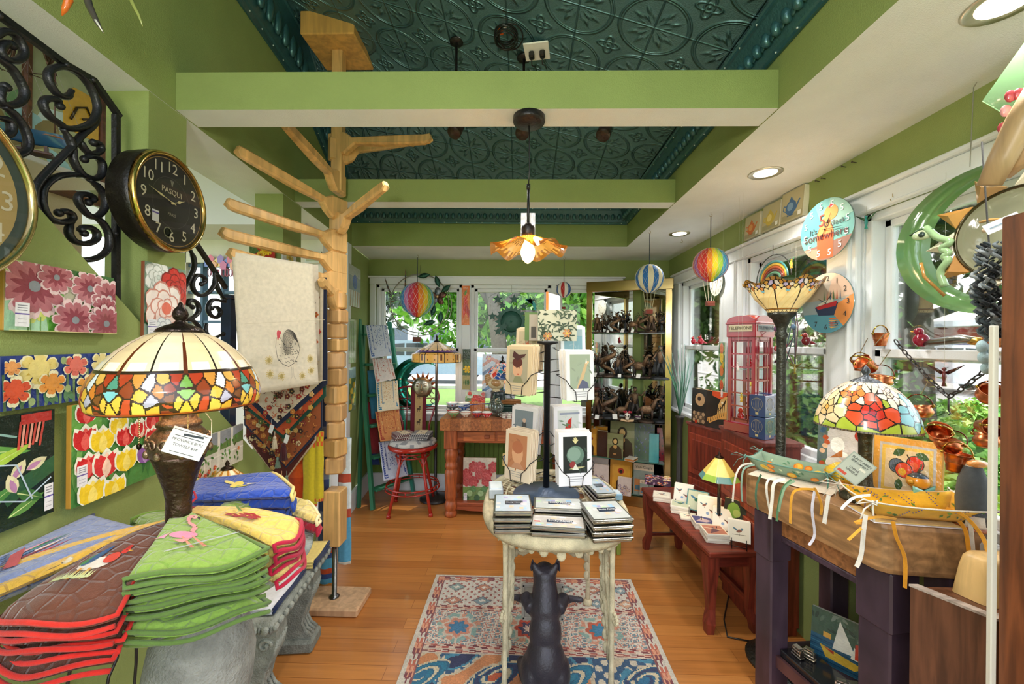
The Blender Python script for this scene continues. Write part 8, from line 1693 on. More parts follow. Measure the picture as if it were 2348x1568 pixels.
for i,(x,y,z,rz,l) in enumerate(((1.33,2.24,1.031,-60,'lower right'),(1.33,2.24,1.152,-60,'upper right'),(1.42,2.33,1.031,-60,'lower rear'),(1.42,2.33,1.152,-60,'upper rear'))):
 B=T(x,y,z)@RZ(R(rz)); t=thing('balloon_box','navy box with a white balloon drawing under clear plastic, the %s of the stack'%l,'box',M=B,group='navy balloon boxes on the second cabinet'); m=MB(); m.box((0,0,.059),(.088,.088,.118),'2c3f66',.002); part('box',m,'gloss',t)
 m=MB()
 for an in (0,-PI/2,PI/2):
  m.M=RZ(an); m.tube([(.030*math.cos(q),-.0452,.07+.034*math.sin(q)) for q in [i*PI/10 for i in range(20)]],.0008,'b8a878',3,closed=True)
  for s_ in (-.6,-.3,0,.3,.6): m.tube([(.03*s_*math.cos(q),-.0452,.07+.034*math.sin(q)) for q in [-1.5+i*.3 for i in range(11)]],.0005,'b8a878',3)
  m.box((0,-.0452,.018),(.016,.0006,.012),'b8a878'); m.tube([(-.012,-.0452,.038),(-.006,-.0452,.024)],.0005,'b8a878',3); m.tube([(.012,-.0452,.038),(.006,-.0452,.024)],.0005,'b8a878',3)
 m.M=Matrix.Identity(4); part('balloon_drawing',m,'paint',t,fix=False)
# ================= FLOOR LAMP WITH BOWL SHADE
tx,ty=1.262,1.97; t=thing('torchiere_lamp','tall bronze floor lamp with an upturned cream and leaf stained glass bowl','lamp',(tx,ty,0)); zq=lambda py:EYE+(784-py-5)/F*ty
m=MB(); m.lathe([(0,0),(.14,0),(.142,.015),(.1,.03),(.03,.045),(.022,.07),(.021,.5),(.024,.51),(.021,.52),(.020,zq(790)),(.021,zq(765)),(.028,zq(758)),(.02,zq(750)),(.024,zq(740)),(.04,zq(722)),(.058,zq(714)),(.06,zq(708)),(.0,zq(706))],'4a4a44',28); part('pole',m,'bronze',t)
def tcf(u,v):
 k=u*8; f=k-math.floor(k); e=min(f,1-f)
 if v>.86:
  g=(u*24)%1; return '3a2214' if (min(g,1-g)<.06 or v<.875 or abs(v-.86-.14*(.3+.3*math.sin(PI*g)))<.008) else 'f6dca0'
 if v<.30: return tb_(u,v)
 if e<.03*(1-v*.5)+.006: return '3a2214'
 if v<.40 and abs(f-.5)<.10*(1-(v-.3)/.1): return '7fc0d0' if v<.36 else 'e09a4a'
 if .83<v<.86: return 'c98a34' if v>.84 else '3a2214'
 return 'f8dc9c' if (f*3+v*4)%1>.2 else 'f4d28c'
r=random.Random(6); sd=[]
for i in range(16):
 u0=i/16
 sd+=[(u0,.24,'e0904a' if i%2 else 'c8742c'),(u0+.012,.14,'d8c8b8'),(u0-.012,.14,'b8a8c8'),(u0+.031,.10,'c8923a'),(u0+.031,.22,'e8c880'),(u0,.04,'a87a3a'),(u0+.02,.03,'8a6a2c'),(u0+.045,.04,'b8863a'),(u0+.02,.27,'f4dca0'),(u0+.045,.27,'f4dca0')]
tb_=leadcells(0,0,sd,1.2,.28,.005)
zr=zq(640); zb2=zq(712)
shade([(.168,zr),(.152,zr-.014),(.115,zr-.5*(zr-zb2)),(.085,zr-.72*(zr-zb2)),(.066,zr-.86*(zr-zb2)),(.052,zb2)],256,64,tcf,'glass_shade',t,wob=lambda a,rr,z,i:(rr*(1+.02*math.cos(8*a)*max(0,1-i/20)),z+.012*math.cos(8*a)*max(0,1-i/22)))
bulb('lamp_bulb',t,(0,0,zr-.06),.7)
m=MB()
for i,k in enumerate(('4a8a8a','c8a03c','a8502c','6a3a3a','5a8a6a')): m.tube([(0,(.13-.016*i)*math.cos(a_),(.10-.016*i)*math.sin(a_)) for a_ in [q*PI/14 for q in range(15)]],.009,k,5,flat=.4)
m.tube([(0,.16*math.cos(a_),.14*math.sin(a_)) for a_ in [q*PI/14 for q in range(15)]],.003,'3a3a3a',5); m.tube([(0,0,.14),(0,0,.20)],.0014,'3a3a3a',4)
solo('glass_rainbow',m,'gloss','arched glass rainbow ornament with dark wire hung above the floor lamp bowl','ornament',tuple(PX(1772,640,1.46)))
m=MB(); r=random.Random(8)
for i in range(9): m.tube([(0,r.uniform(-.12,.12),r.uniform(-.05,.12)),(0.01,r.uniform(-.12,.12),r.uniform(-.2,0)),(0,r.uniform(-.1,.1),-.26)],.003,['6a4a5a','4a5a6a','5a4a4a'][i%3],5)
for i in range(8): m.ball((0,r.uniform(-.1,.1),r.uniform(-.22,.08)),(.006,.02,.016),['a84a4a','5a7a9a','b8a890','6a4a6a'][i%4],8,5)
solo('wire_flower_hanging',m,'gloss','tangle of dark wire with small coloured glass petals behind the floor lamp neck','ornament',tuple(PX(1800,725,1.455)))
# ================= TEAPOT TILES AND GLASS CLOCKS
def teapot(k,k2,bg='b0a888'):
 def f(A): A.rect(0,0,1,1,bg); A.rect(.04,.04,.96,.96,mixc(bg,'c8bc94',.4)); A.rect(.04,.04,.96,.22,mixc(bg,'6a6a4a',.3)); A.disc(.45,.42,.25,k); A.disc(.42,.46,.14,k2); A.poly([(.62,.35),(.8,.62),(.86,.6),(.68,.28)],k); A.line([(.24,.5),(.12,.55),(.1,.4),(.25,.32)],.035,k); A.disc(.45,.68,.1,k,.4); A.disc(.45,.74,.04,k); A.rect(.3,.15,.6,.18,mixc(k,'2a2a2a',.3)); A.rect(.78,.08,.92,.22,'ecece8')
 return f
for i,(y0,w_,k,k2,l) in enumerate(((2.66,.15,'c8703c','d89a5a','orange'),(2.47,.155,'c8b050','e0d088','yellow'),(2.29,.165,'4a6f9c','7fa0c4','blue'))):
 h=w_; t=thing('teapot_tile','square canvas of a %s teapot standing on the right window trim'%l,'canvas',M=T(RW-.045,y0,2.229)@RZ(-PI/2+.05)@RX(-.08),group='teapot canvases on the window trim'); m=MB(); m.box((w_/2,.016,h/2),(w_,.03,h),'e6e0cc',.002); part('canvas_edge',m,'paint',t); m=MB(); teapot(k,k2)(Art(m,0,0,w_,h,0)); part('picture',m,'paper',t,fix=False)
def gclock(label,M,r,fn):
 t=thing('glass_clock',label,'clock',M=M); m=MB(); m.lathe([(0,0),(r,0),(r,.004),(0,.004)],'c8dcd8',64,M=RX(PI/2)); part('glass_disc',m,'tint_glass',t); m=MB(); fn(m,r); part('printed_face',m,'paper',t,fix=False); return t
def clip(m,poly,r,k,y):
 q=[]
 for x,z in poly: l=math.hypot(x,z); f=min(1,r*.995/l) if l>0 else 1; q.append((x*f,y,z*f))
 m.push(q,[tuple(range(len(q)))],k)
def arc(r,a0,a1,n=14): return [(r*math.cos(a0+(a1-a0)*i/n),r*math.sin(a0+(a1-a0)*i/n)) for i in range(n+1)]
def f5(m,r):
 clip(m,arc(r,0,2*PI,48),r,'6aa09a',-.0045); clip(m,arc(r,.3,1.4)+[(0,0)],r,'8fb4a4',-.005); clip(m,arc(r,2.0,3.3)+[(-.1*r,0)],r,'4f8f94',-.005); clip(m,arc(r,3.7,5.9),r,'8a6456',-.005); clip(m,arc(r,3.7,4.4)+[(0,-.6*r)],r,'a88a74',-.0052)
 clip(m,[(-.30*r,-.93*r),(.28*r,-.95*r),(.30*r,-.1*r),(.14*r,.38*r),(-.10*r,.38*r),(-.32*r,-.1*r)],r,'d85a30',-.0056); clip(m,[(-.30*r,-.15*r),(.30*r,-.15*r),(.14*r,.38*r),(-.10*r,.38*r)],r,'e08a4a',-.006)
 clip(m,[(.2*r+.26*r*math.cos(a),.50*r+.24*r*math.sin(a)) for a in [i*.45 for i in range(14)]],r,'e0904a',-.0062); clip(m,[(.12*r,.66*r),(.22*r,.84*r),(.3*r,.68*r)],r,'c8242c',-.0064)
 for i in range(12): a=i*PI/6+.2; m.text('5',r*.30,'eef2ec',T(r*.80*math.cos(a),-.0068,r*.80*math.sin(a)))
 m.text("5",r*.55,'8a3a2c',T(-.12*r,-.0072,.30*r)); m.text("O'clock",r*.24,'4a4440',T(.32*r,-.0072,.14*r)); m.text("It's",r*.26,'4a4440',T(-.46*r,-.0072,.02*r)); m.text('Somewhere',r*.34,'5a3430',T(0,-.0074,-.20*r))
def fboat(m,r):
 clip(m,arc(r,0,2*PI,48),r,'98a8b0',-.0045); clip(m,arc(r,.1,PI-.1),r,'b0a494',-.005); clip(m,arc(r,.2,1.3)+[(0,.1*r)],r,'c8a890',-.0052); clip(m,arc(r,3.5,5.9),r,'5a9ab0',-.005); clip(m,arc(r,5.4,6.5)+[(.1*r,-.2*r)],r,'d88a4a',-.0054)
 clip(m,[(-.45*r,-.12*r),(.45*r,.0*r),(.30*r,-.42*r),(-.30*r,-.40*r)],r,'2c3a5a',-.0056); clip(m,[(-.40*r,-.10*r),(.42*r,.05*r),(.36*r,-.12*r),(-.32*r,-.2*r)],r,'b82c34',-.006); clip(m,[(-.3*r,-.02*r),(.2*r,.16*r),(.3*r,.04*r),(-.3*r,-.08*r)],r,'d8d4c4',-.0063)
 for i in range(6): clip(m,[(-.1*r+.12*r*i,.1*r),(-.08*r+.12*r*i,.42*r),(-.05*r+.12*r*i,.1*r)],r,['4a7a4a','c8503c','4a6a8a'][i%3],-.0064)
 for i in range(5): clip(m,[(.1*r,-.5*r-.07*r*i),(.5*r,-.52*r-.07*r*i),(.2*r,-.56*r-.07*r*i)],r,['d8703c','e8b060','c84a3c'][i%3],-.0064)
 for i in range(12):
  if i+1 in (8,9,10): continue
  a=PI/2-2*PI*(i+1)/12; m.text(str(i+1),r*.24,'3a3a3a',T(r*.80*math.cos(a),-.0068,r*.80*math.sin(a)))
p=PX(1895,526,1.415); t=gclock("round glass clock printed with many fives and a parrot cocktail, upper of two",T(*p)@RZ(-PI/2+.12),.142,f5); hand(t,R(25),.075,.003,'1a1a1a',-.009,.14); hand(t,R(205),.05,.002,'1a1a1a',-.009,.14); hand(t,R(95),.10,.002,'1a1a1a',-.0105,.14)
p=PX(1897,695,1.43); t=gclock('round glass clock printed with a red sail boat, below the fives clock',T(*p)@RZ(-PI/2+.10),.141,fboat); hand(t,R(40),.06,.002,'2a2a2a',-.009,.14); hand(t,R(-60),.05,.002,'2a2a2a',-.009,.14)
p=PX(1643,648,1.465); t=gclock('pale round clock half hidden behind the rainbow balloon at the right windows',T(*p)@RZ(-PI/2),.10,lambda m,r:(clip(m,arc(r,0,2*PI,40),r,'d8d4c8',-.0045),[m.text(str(i+1),r*.24,'4a4a4a',T(r*.76*math.sin((i+1)*PI/6),-.006,r*.76*math.cos((i+1)*PI/6))) for i in range(12)])); hand(t,R(40),.05,.002,'3a3a3a',-.009,.1)
# ================= SUN AND MOON GLASS HANGING
p=P(2276,545,1.27); SM=T(*p)@RZ(R(-66)); t=thing('sun_moon_hanging','large green glass crescent moon kissing a clear sun face hung in the near right window','hanging ornament',M=SM); m=MB()
crescent(m,.235,.205,.062,'a8c49a',.016,44,R(28)); part('glass_crescent',m,'pale_glass',t)
m=MB(); m.tube(smooth([(-.15,-.014,.07),(-.12,-.02,.03),(-.085,-.026,.005),(-.105,-.022,-.012),(-.09,-.024,-.03),(-.10,-.022,-.042),(-.09,-.024,-.055),(-.11,-.018,-.09),(-.10,-.014,-.14)]),[.011]*33,'8fae80',8); m.ball((-.155,-.018,.045),(.03,.008,.018),'b8c8a0',12,6); m.ball((-.155,-.026,.045),(.010,.006,.010),'2a3a34',8,6); m.tube([(-.19,-.016,.05),(-.16,-.02,.066),(-.13,-.018,.058)],.004,'3a5a3c',5); m.tube([(-.16,-.016,-.05),(-.15,-.018,-.10),(-.10,-.016,-.17)],.005,'a87a3c',6); part('moon_face',m,'gloss',t)
m=MB(); m.lathe([(0,.02),(.06,.022),(.115,.012),(.135,0),(.0,-.002)],'d8d4c0',44,M=T(.06,-.01,.0)@RX(PI/2)); part('sun_glass',m,'pale_glass',t); m=MB(); facem(m,.06,0,.125,'b08a54',-.040); part('sun_features',m,'gloss',t)
m=MB(); m.tube([(.06+.138*math.cos(a),-.012,.138*math.sin(a)) for a in [i*PI/20 for i in range(40)]],.005,'6a5f4c',6,closed=True); part('sun_rim',m,'brass',t)
for i in range(11):
 a=R(-150+i*33); c,s=math.cos(a),math.sin(a); m=MB(); w_=.036; bx_,bz_=.06+.14*c,.14*s; tx_,tz_=.06+.21*c-.012*s,.21*s+.012*c
 m.push([(bx_-w_*-s,-.012,bz_-w_*c),(tx_,-.01,tz_),(bx_+w_*-s,-.012,bz_+w_*c),((bx_+tx_)/2,-.028,(bz_+tz_)/2),((bx_+tx_)/2,.0,(bz_+tz_)/2)],[(0,1,3),(1,2,3),(2,0,3),(1,0,4),(2,1,4),(0,2,4)],['a8783c','c8c0a8','8a6a44'][i%3]); part('sun_ray',m,'gloss',t)
m=MB(); m.tube([(-.05,0,.24),(-.05,.02,.5),(0,.05,.62)],.0014,'8a8a80',4); part('cord',m,'fabric',t)
m=MB(); r=random.Random(2)
for i in range(110):
 a=r.uniform(0,6.3); z=r.uniform(-.22,.03); x=.020*math.cos(a)+.012*math.sin(z*22); y=.018*math.sin(a); m.tube([(x+.008*math.cos(q*1.3+i),y+.008*math.sin(q*1.3+i),z-.007*q) for q in range(6)],[.003,.0045,.005,.005,.0045,.002],['22282c','3f4a50','6a7478','14181c','8a9296'][i%5],5)
for i in range(5): m.ball((r.uniform(-.02,.02),0,-.26-.015*i),(.014,.012,.018),'a8c4cc',7,5)
m.tube([(0,0,.02),(0,0.02,.32)],.002,'3a3a3a',4); solo('woolly_hanging',m,'fabric','dark curly wool hanging in front of the sun face, by the brown post','ornament',tuple(P(2268,580,1.14)),fix=False)
m=MB(); m.box((0,0,0),(.07,.001,.028),'dce4e8',M=RY(-.45)); m.box((0,-.001,0),(.05,.0006,.003),'8aa0b0',M=RY(-.45)); solo('price_tag',m,'paper','pale price tag sticking out beside the sun and moon hanging','tag',M=T(*P(2298,512,1.10))@RZ(-.5))
m=MB(); m.tube([(0,0,-.05),(.02,-.01,-.02),(.03,-.01,.04),(.01,0,.09)],[.003,.018,.02,.003],'d8ccb8',8,flat=.4); solo('cream_feather',m,'gloss','small cream crescent ornament hanging at the brown post','ornament',tuple(P(2312,640,1.08)))
# ================= BLOCK TABLE ON THE RIGHT
BT=.97; poly=[(1.04,1.90),(1.175,1.315),(1.485,1.285),(1.47,1.90)]
t=thing('workbench','heavy oak topped workbench with dark purple stained legs at the right','workbench',(1.27,1.6,0)); OK='b08458'
ang=math.atan2(1.315-1.90,1.175-1.04); m=MB()
def rnd(poly,r,n=5):
 o=[]; N_=len(poly)
 for i in range(N_):
  p0,p1,p2=Vector(poly[i-1]),Vector(poly[i]),Vector(poly[(i+1)%N_]); a_=(p0-p1).normalized()*r; b_=(p2-p1).normalized()*r
  for k in range(n+1): q=k/n; o.append(tuple((p1+a_)*(1-q)**2+p1*2*q*(1-q)+(p1+b_)*q*q))
 return o
pr=rnd(poly,.045); cxx,cyy=1.28,1.6
lay=[(BT-.16,.985),(BT-.145,1.0),(BT-.015,1.0),(BT-.003,.99),(BT,.975)]
vs=[];n=len(pr)
for z,s in lay: vs+=[(cxx+(x-cxx)*s,cyy+(y-cyy)*s,z) for x,y in pr]
fs=[tuple(range(n)),tuple(range(4*n+n-1,4*n-1,-1))]+[(j*n+i,j*n+(i+1)%n,(j+1)*n+(i+1)%n,(j+1)*n+i) for j in range(4) for i in range(n)]
m.push(vs,fs,OK,False); part('block_top',m,'block_wood',t,'pale oak end grain top',world=True)
PU='4c3a48'
def leg(x,y,w_,z1,rz=0,lab=None): m=MB(T(x,y,0)@RZ(rz)); m.box((0,0,z1/2),(w_,w_,z1),PU,.006); m.box((0,0,z1-.10),(w_+.012,w_+.012,.20),PU,.006); return part('leg',m,'stained_wood',t,world=True)
leg(1.12,1.80,.09,BT-.162,.2); leg(1.245,1.385,.105,BT-.162,.2); leg(1.42,1.84,.08,BT-.162); leg(1.44,1.37,.08,BT-.162)
m=MB(T(1.182,1.59,0)@RZ(ang+PI)); m.box((0,0,.765),(.36,.03,.085),'a87044',.003); m.box((0,0,.71),(.40,.036,.025),PU,.003); m.box((-.0,.0,.800),(.36,.034,.018),PU); part('drawer_rail',m,'wood_x',t,world=True)
m=MB(); m.slab([(1.13,1.83),(1.225,1.36),(1.44,1.36),(1.42,1.86)],.175,.20,'4a3844'); part('low_shelf',m,'stained_wood',t,world=True)
m=MB(); m.slab([(1.09,1.83),(1.205,1.36),(1.22,1.36),(1.105,1.83)],.155,.205,'5a3a3c'); part('shelf_rail',m,'stained_wood',t,world=True)
t=thing('wooden_vise','brown wooden vise jaw box holding a pale rounded block, at the workbench near end','vise',(1.36,1.2,0)); BW2='6f4630'
m=MB(); m.slab([(1.19,1.245),(1.275,1.10),(1.50,1.10),(1.50,1.245)],.42,.815,BW2); m.prism([(1.21,.42),(1.27,.30),(1.50,.30),(1.50,.42)],1.10,1.23,BW2); part('jaw',m,'wood_z',t,world=True)
m=MB(); m.slab([(1.188,1.247),(1.273,1.096),(1.502,1.096),(1.502,1.12),(1.287,1.12),(1.215,1.247)],.815,.822,'b8aaa0'); part('jaw_edge',m,'wood_x',t,world=True)
m=MB(); q=[(1.325,1.15),(1.50,1.15),(1.50,1.23),(1.30,1.23)]; qr=rnd(q,.025); n=len(qr); vs=[]
for z,s in ((.816,1.12),(.90,.98),(.93,.9),(.942,.78)): vs+=[(1.41+(x-1.41)*s,1.19+(y-1.19)*s*.98,z) for x,y in qr]
m.push(vs,[tuple(range(3*n,4*n))]+[(j*n+i,j*n+(i+1)%n,(j+1)*n+(i+1)%n,(j+1)*n+i) for j in range(3) for i in range(n)],'d8b478',True); part('pale_block',m,'pale_wood',t,world=True)
m=MB(); m.box((1.42,1.2,.15),(.10,.10,.30),'3a2430',.004); part('foot',m,'stained_wood',t,world=True)
t=thing('tall_brown_cabinet','tall brown wooden cabinet side cut by the right edge of the picture','cabinet',(1.25,.93,0)); m=MB(); m.box((1.302,.92,.93),(.30,.14,1.86),'7a4424',.004); part('side_panel',m,'wood_z',t,world=True)
m=MB(); m.box((1.144,.995,.80),(.014,.012,1.60),'d8d2c4',.002); part('pale_edge',m,'white_paint',t,world=True)
m=MB(); m.tube([(1.178,.846,.60),(1.20,.83,.62),(1.22,.846,.60)],.005,'c8ccd0',6); part('handle',m,'metal',t,world=True)
t=thing('wooden_rack_arm','pale wooden rack arms at the upper right edge in front of the window','display rack',(1.30,.92,1.86));
m=MB(); m.tube([P(2268,425,.98),P(2300,360,.96),P(2345,270,.93),P(2400,180,.90)],[.024,.028,.03,.03],'b89870',8,flat=.8); part('arm',m,'pale_wood',t,world=True)
m=MB(); m.tube([P(2300,400,1.0),P(2345,360,.96),P(2420,300,.92)],[.02,.026,.03],'c8a47c',8,flat=.8); part('arm',m,'pale_wood',t,world=True); m=MB(); m.box((1.33,.93,2.05),(.06,.06,.38),'b89870',.005); part('post',m,'pale_wood',t,world=True)
m=MB(P(2365,215,.98) and T(*P(2352,215,.98))@RZ(-.4)); m.slab([(-.075,-.0),(.02,-.10),(.12,-.10),(.12,.13),(.0,.13)],0,.003,'b8d4b4',M=RX(PI/2));
t=thing('glass_suncatcher','clear green glass sun catcher with pink flowers at the top right edge','sun catcher',tuple(P(2352,215,.98))); part('glass',m,'tint_glass',t,world=True)
m=MB(T(*P(2340,260,.97))@RZ(-.4)); r=random.Random(3)
for i in range(16): m.ball((r.uniform(-.03,.05),r.uniform(-.006,0),r.uniform(-.06,.06)),(.011,.006,.015),['c8606a','e0a0a4','b84a54'][i%3],8,5)
for i in range(4): m.ball((r.uniform(0,.04),0,-.07-.01*i),(.012,.006,.012),'5a9aa8',8,5)
part('flowers',m,'gloss',t,world=True); m=MB(); q=P(2352,160,.98); m.tube([q,q+Vector((0,0,2.39-q.z))],.001,'b8b8b0',4); part('thread',m,'fabric',t,world=True)
# ================= ON THE WORKBENCH
rp=Vector((1.285,1.52,BT+.001)); t=thing('rose_lamp','table lamp with a dome of stained glass roses in orange, cream, red and blue','lamp',tuple(rp))
Zr=lambda py:EYE+(784-py+4)/F*1.52-BT
m=MB(); m.lathe([(0,0),(.075,0),(.078,.01),(.05,.03),(.024,.06),(.02,.12),(.021,Zr(1000)),(.026,Zr(980)),(.034,Zr(970)),(.03,Zr(966)),(.008,Zr(960)),(.006,Zr(850))],'4f4a3a',24); part('stem',m,'bronze',t,'fluted bronze green stem')
zt_,zb=Zr(868),Zr(972); hh_=zt_-zb; H1=1.28; H2=.26; sd=[]
def addrose(u,v,k1,k2,k3,s=1):
 sd.append((u,v,k3));
 for i in range(4): a=i*1.57+.4; sd.append((u+.022*s*math.cos(a),v+.085*s*math.sin(a),k2))
 for i in range(7): a=i*.898; sd.append((u+.052*s*math.cos(a),v+.20*s*math.sin(a),k1))
cols=[('e8cca0','e0bc84','d8a450'),('d8502c','c8301c','b01418'),('e8803c','e0642c','f0c04c'),('7fb8c0','94c4cc','6aa8b4'),('f0dcc8','ecc8b0','e8d4c0')]
for i in range(6): addrose(i/6+.16,.66,*cols[[0,3,0,1,3,2][i]],1)
for i in range(6): addrose(i/6+.243,.32,*cols[[2,4,2,4,2,4][(i+0)%6]],.62)
for i in range(16): sd.append((i/16+.02,.95,'a8b83c'))
for i in range(12): sd.append((i/12+.035,.50,'f0dcc4' if i%2 else 'a8b83c'))
for i in range(16): sd.append((i/16+.03,.10,'e4d0b4')); sd.append((i/16+.01,.18,'e4d0b4'))
sd=[(u%1,v,k) for u,v,k in sd]; rcell=leadcells(0,0,sd,H1,H2,.004)
def rcf(u,v):
 if v>.965: return '6a5a4a' if (u*90)%1>.15 else '2a2420'
 if v<.05: return '3a342c'
 return rcell(u,v)
shade([(r_,zt_-q*hh_) for r_,q in ((.036,0),(.066,.08),(.093,.2),(.117,.36),(.136,.55),(.148,.75),(.155,.93),(.156,1.0))],360,100,rcf,'glass_shade',t)
m=MB(); m.lathe([(.056,zt_-.018),(.045,zt_-.002),(.03,zt_+.006),(.012,zt_+.014),(.008,zt_+.022),(.014,zt_+.032),(.011,zt_+.044),(.005,zt_+.052),(0,zt_+.058)],'5a5f66',24); part('cap_finial',m,'bronze',t); bulb('lamp_bulb',t,(0,0,zb+.06),1.0)
m=MB(); m.tube([(0,0,0),(0,-.01,-.14)],.0012,'2a2a3a',4); m.box((.0,-.02,-.0),(.001,.001,.001),'2a2a3a');
M_=T(*P(1960,1074,1.30))@RZ(-.5)@RY(R(38))@Matrix.Diagonal((.85,1,.85,1)); t=thing('hanging_price_card','grey green price card in a clear sleeve hung on the rose lamp','tag',M=M_); m=MB(); m.box((0,0,0),(.085,.001,.10),'9fa89c'); m.box((0,-.0008,0),(.078,.0006,.092),'b8bcae'); part('card',m,'paper',t)
m=MB(); m.text("PLANT ABBEY",.011,'2a3030',T(0,-.0016,.034)); m.text("BERGAMOT",.011,'2a3030',T(0,-.0016,.022)); m.text('CHINA',.011,'3a3030',T(0,-.0016,-.004)); m.text('UNIQUE',.011,'3a3030',T(0,-.0016,-.016)); m.box((-.02,-.0014,-.036),(.03,.0004,.01),'c8503c'); m.box((.02,-.0014,.01),(.02,.0004,.008),'e0dcc8'); part('lettering',m,'paper',t,fix=False)
def tray(label,c,fx,fy,lx,ly,h,kin,kout,pat,z,rz,slope=.035,nm='fabric_tray',ribbon='f0e8d8'):
 M_=T(c[0],c[1],z)@RZ(rz); t=thing(nm,label,'tray',M=M_,group='fabric trays on the workbench')
 A=[(-lx/2+slope,-ly/2+slope),(lx/2-slope,-ly/2+slope),(lx/2-slope,ly/2-slope),(-lx/2+slope,ly/2-slope)]; B=[(-lx/2,-ly/2),(lx/2,-ly/2),(lx/2,ly/2),(-lx/2,ly/2)]
 m=MB(); m.slab([(x,y) for x,y in A],0,.004,kin); r=random.Random(int(c[0]*1000))
 for i in range(4):
  a0,a1,b0,b1=A[i],A[(i+1)%4],B[i],B[(i+1)%4]
  f=lambda u,v:(a0[0]*(1-u)*(1-v)+a1[0]*u*(1-v)+b0[0]*(1-u)*v+b1[0]*u*v,a0[1]*(1-u)*(1-v)+a1[1]*u*(1-v)+b0[1]*(1-u)*v+b1[1]*u*v,h*v*(1+.10*abs(2*u-1)**3)-.004*math.sin(PI*u)*v)
  m.grid(f,10,4,kout,th=.003)
  q=Vector((a1[0]-a0[0],a1[1]-a0[1],0)).cross(Vector((0,0,1))).normalized(); L_=math.hypot(a1[0]-a0[0],a1[1]-a0[1]); cnt=0
  for side in (1,-1):
   for j in range(int(L_/.017)):
    u,v=r.uniform(.06,.94),r.uniform(.15,.85); p0=Vector(f(u,v)); cnt+=1; pat(m,f,u,v,q*side*(.0022 if side>0 else .0052),r,L_,h)
  m.tube([f(k_/10,1) for k_ in range(11)],.0028,ribbon,5)
 part('cloth_sides',m,'fabric',t,fix=False)
 for i,(x,y) in enumerate(B):
  m=MB(); sx_=1 if x>0 else -1; sy_=1 if y>0 else -1; zc=h*1.08
  for q_ in (-1,1): m.tube([(x,y,zc),(x+sx_*.018+q_*.02,y+sy_*.015,zc+.012),(x+sx_*.03+q_*.03,y+sy_*.02,zc-.002),(x+sx_*.01,y,zc)],.003,ribbon,5,flat=.4); m.tube([(x,y,zc),(x+sx_*.02+q_*.012,y+sy_*.012,zc-.02),(x+sx_*.028+q_*.02,y+sy_*.02,zc-.055)],.003,ribbon,5,flat=.4)
  m.ball((x,y,zc),.006,ribbon,8,6); part('corner_tie',m,'fabric',t)
 return t
def leafpat(kl):
 def pat(m,f,u,v,off,r,L_,h):
  k=kl[r.randrange(len(kl))]
  if k[0]=='leaf':
   a=r.uniform(0,6.3); du,dv=.035/L_*.05*10*math.cos(a)*.1/.5,.2*math.sin(a); p0=Vector(f(u,v)); p1=Vector(f(min(1,max(0,u+.016/L_*math.cos(a))),min(1,max(0,v+.016/h*math.sin(a))))); d=(p1-p0); n_=off.normalized(); s=d.cross(n_)*.28; m.push([tuple(p0+off),tuple((p0+p1)/2+s+off),tuple(p1+off),tuple((p0+p1)/2-s+off)],[(0,1,2,3)],k[1])
  elif k[0]=='lav':
   p0=Vector(f(u,v)); p1=Vector(f(min(1,u+.02/L_),min(1,v+.022/h)));
   for j in range(5): c=p0.lerp(p1,j/4)+off; m.ball(tuple(c),(.0022,.0022,.0018),k[1],5,4)
  else:
   p0=Vector(f(u,v)); s=k[2]; eu=(Vector(f(min(1,u+.01),v))-p0).normalized(); ev=(Vector(f(u,min(1,v+.05)))-p0).normalized(); m.push([tuple(p0+off*1.1+eu*(s*math.cos(q))+ev*(s*.8*math.sin(q))) for q in [j*PI/5 for j in range(10)]],[tuple(range(10))],k[1]); m.push([tuple(p0+off*1.25+eu*(s*.7*math.cos(q))+ev*(s*.55*math.sin(q))) for q in [j*PI/5 for j in range(10)]],[tuple(range(10))],k[3])
 return pat
TRG=tray('green fabric tray printed with lemons and oranges at the far end of the workbench',(1.185,1.78),0,0,.30,.155,.055,'7f9c84','8fa890',leafpat([('disc','e8a030',.019,'f4c850'),('disc','e07828',.015,'f0a040'),('leaf','4f8060'),('leaf','c8d4b0'),('disc','f0d060',.017,'e8b83c'),('leaf','6a9a78')]),BT+.007,R(-52),ribbon='6a9a8c')
TRY=tray('yellow fabric tray printed with lavender and olives at the front of the workbench',(1.325,1.375),0,0,.34,.17,.05,'e8b830','e8b42c',leafpat([('lav','7a6aa8'),('leaf','5f8a3c'),('leaf','7a9a44'),('lav','8a7ab0'),('leaf','4a6a34')]),BT+.016,R(-10),ribbon='ece4d4')
for i,(c,w_,d,k,l,rz) in enumerate((((1.18,1.735),.30,.22,'e8dcc8','cream folded cloth under the green lemon tray',-52),((1.185,1.745),.28,.20,'8fae90','thin green folded cloth under the cream one below the lemon tray',-52),((1.33,1.37),.33,.13,'ecc87a','yellow folded cloth under the yellow lavender tray',-8),((1.33,1.37),.34,.14,'e4e0ea','pale folded cloth at the bottom under the lavender tray',-8))):
 z=BT+.0010+(.003 if i in (0,2) else 0); m=MB(); m.box((0,0,.0013),(w_,d,.0026),k,.001); solo('folded_cloth',m,'fabric',l,'cloth',M=T(c[0],c[1],z)@RZ(R(rz)),group='flat folded cloths under the trays')
def ribbon(tr,pts,k,w_=.0055):
 m=MB(); m.tube(smooth([P(x,y,Y) for x,y,Y in pts]),w_,k,4,flat=.22,up=(-.9,-.44,0)); return part('hanging_tie',m,'fabric',tr,world=True)
ribbon(TRG,[(1725,1062,1.76),(1700,1068,1.79),(1686,1095,1.78),(1680,1150,1.78)],'e4ddd0'); ribbon(TRG,[(1730,1065,1.75),(1706,1075,1.77),(1700,1110,1.76),(1702,1150,1.76)],'8aa898')
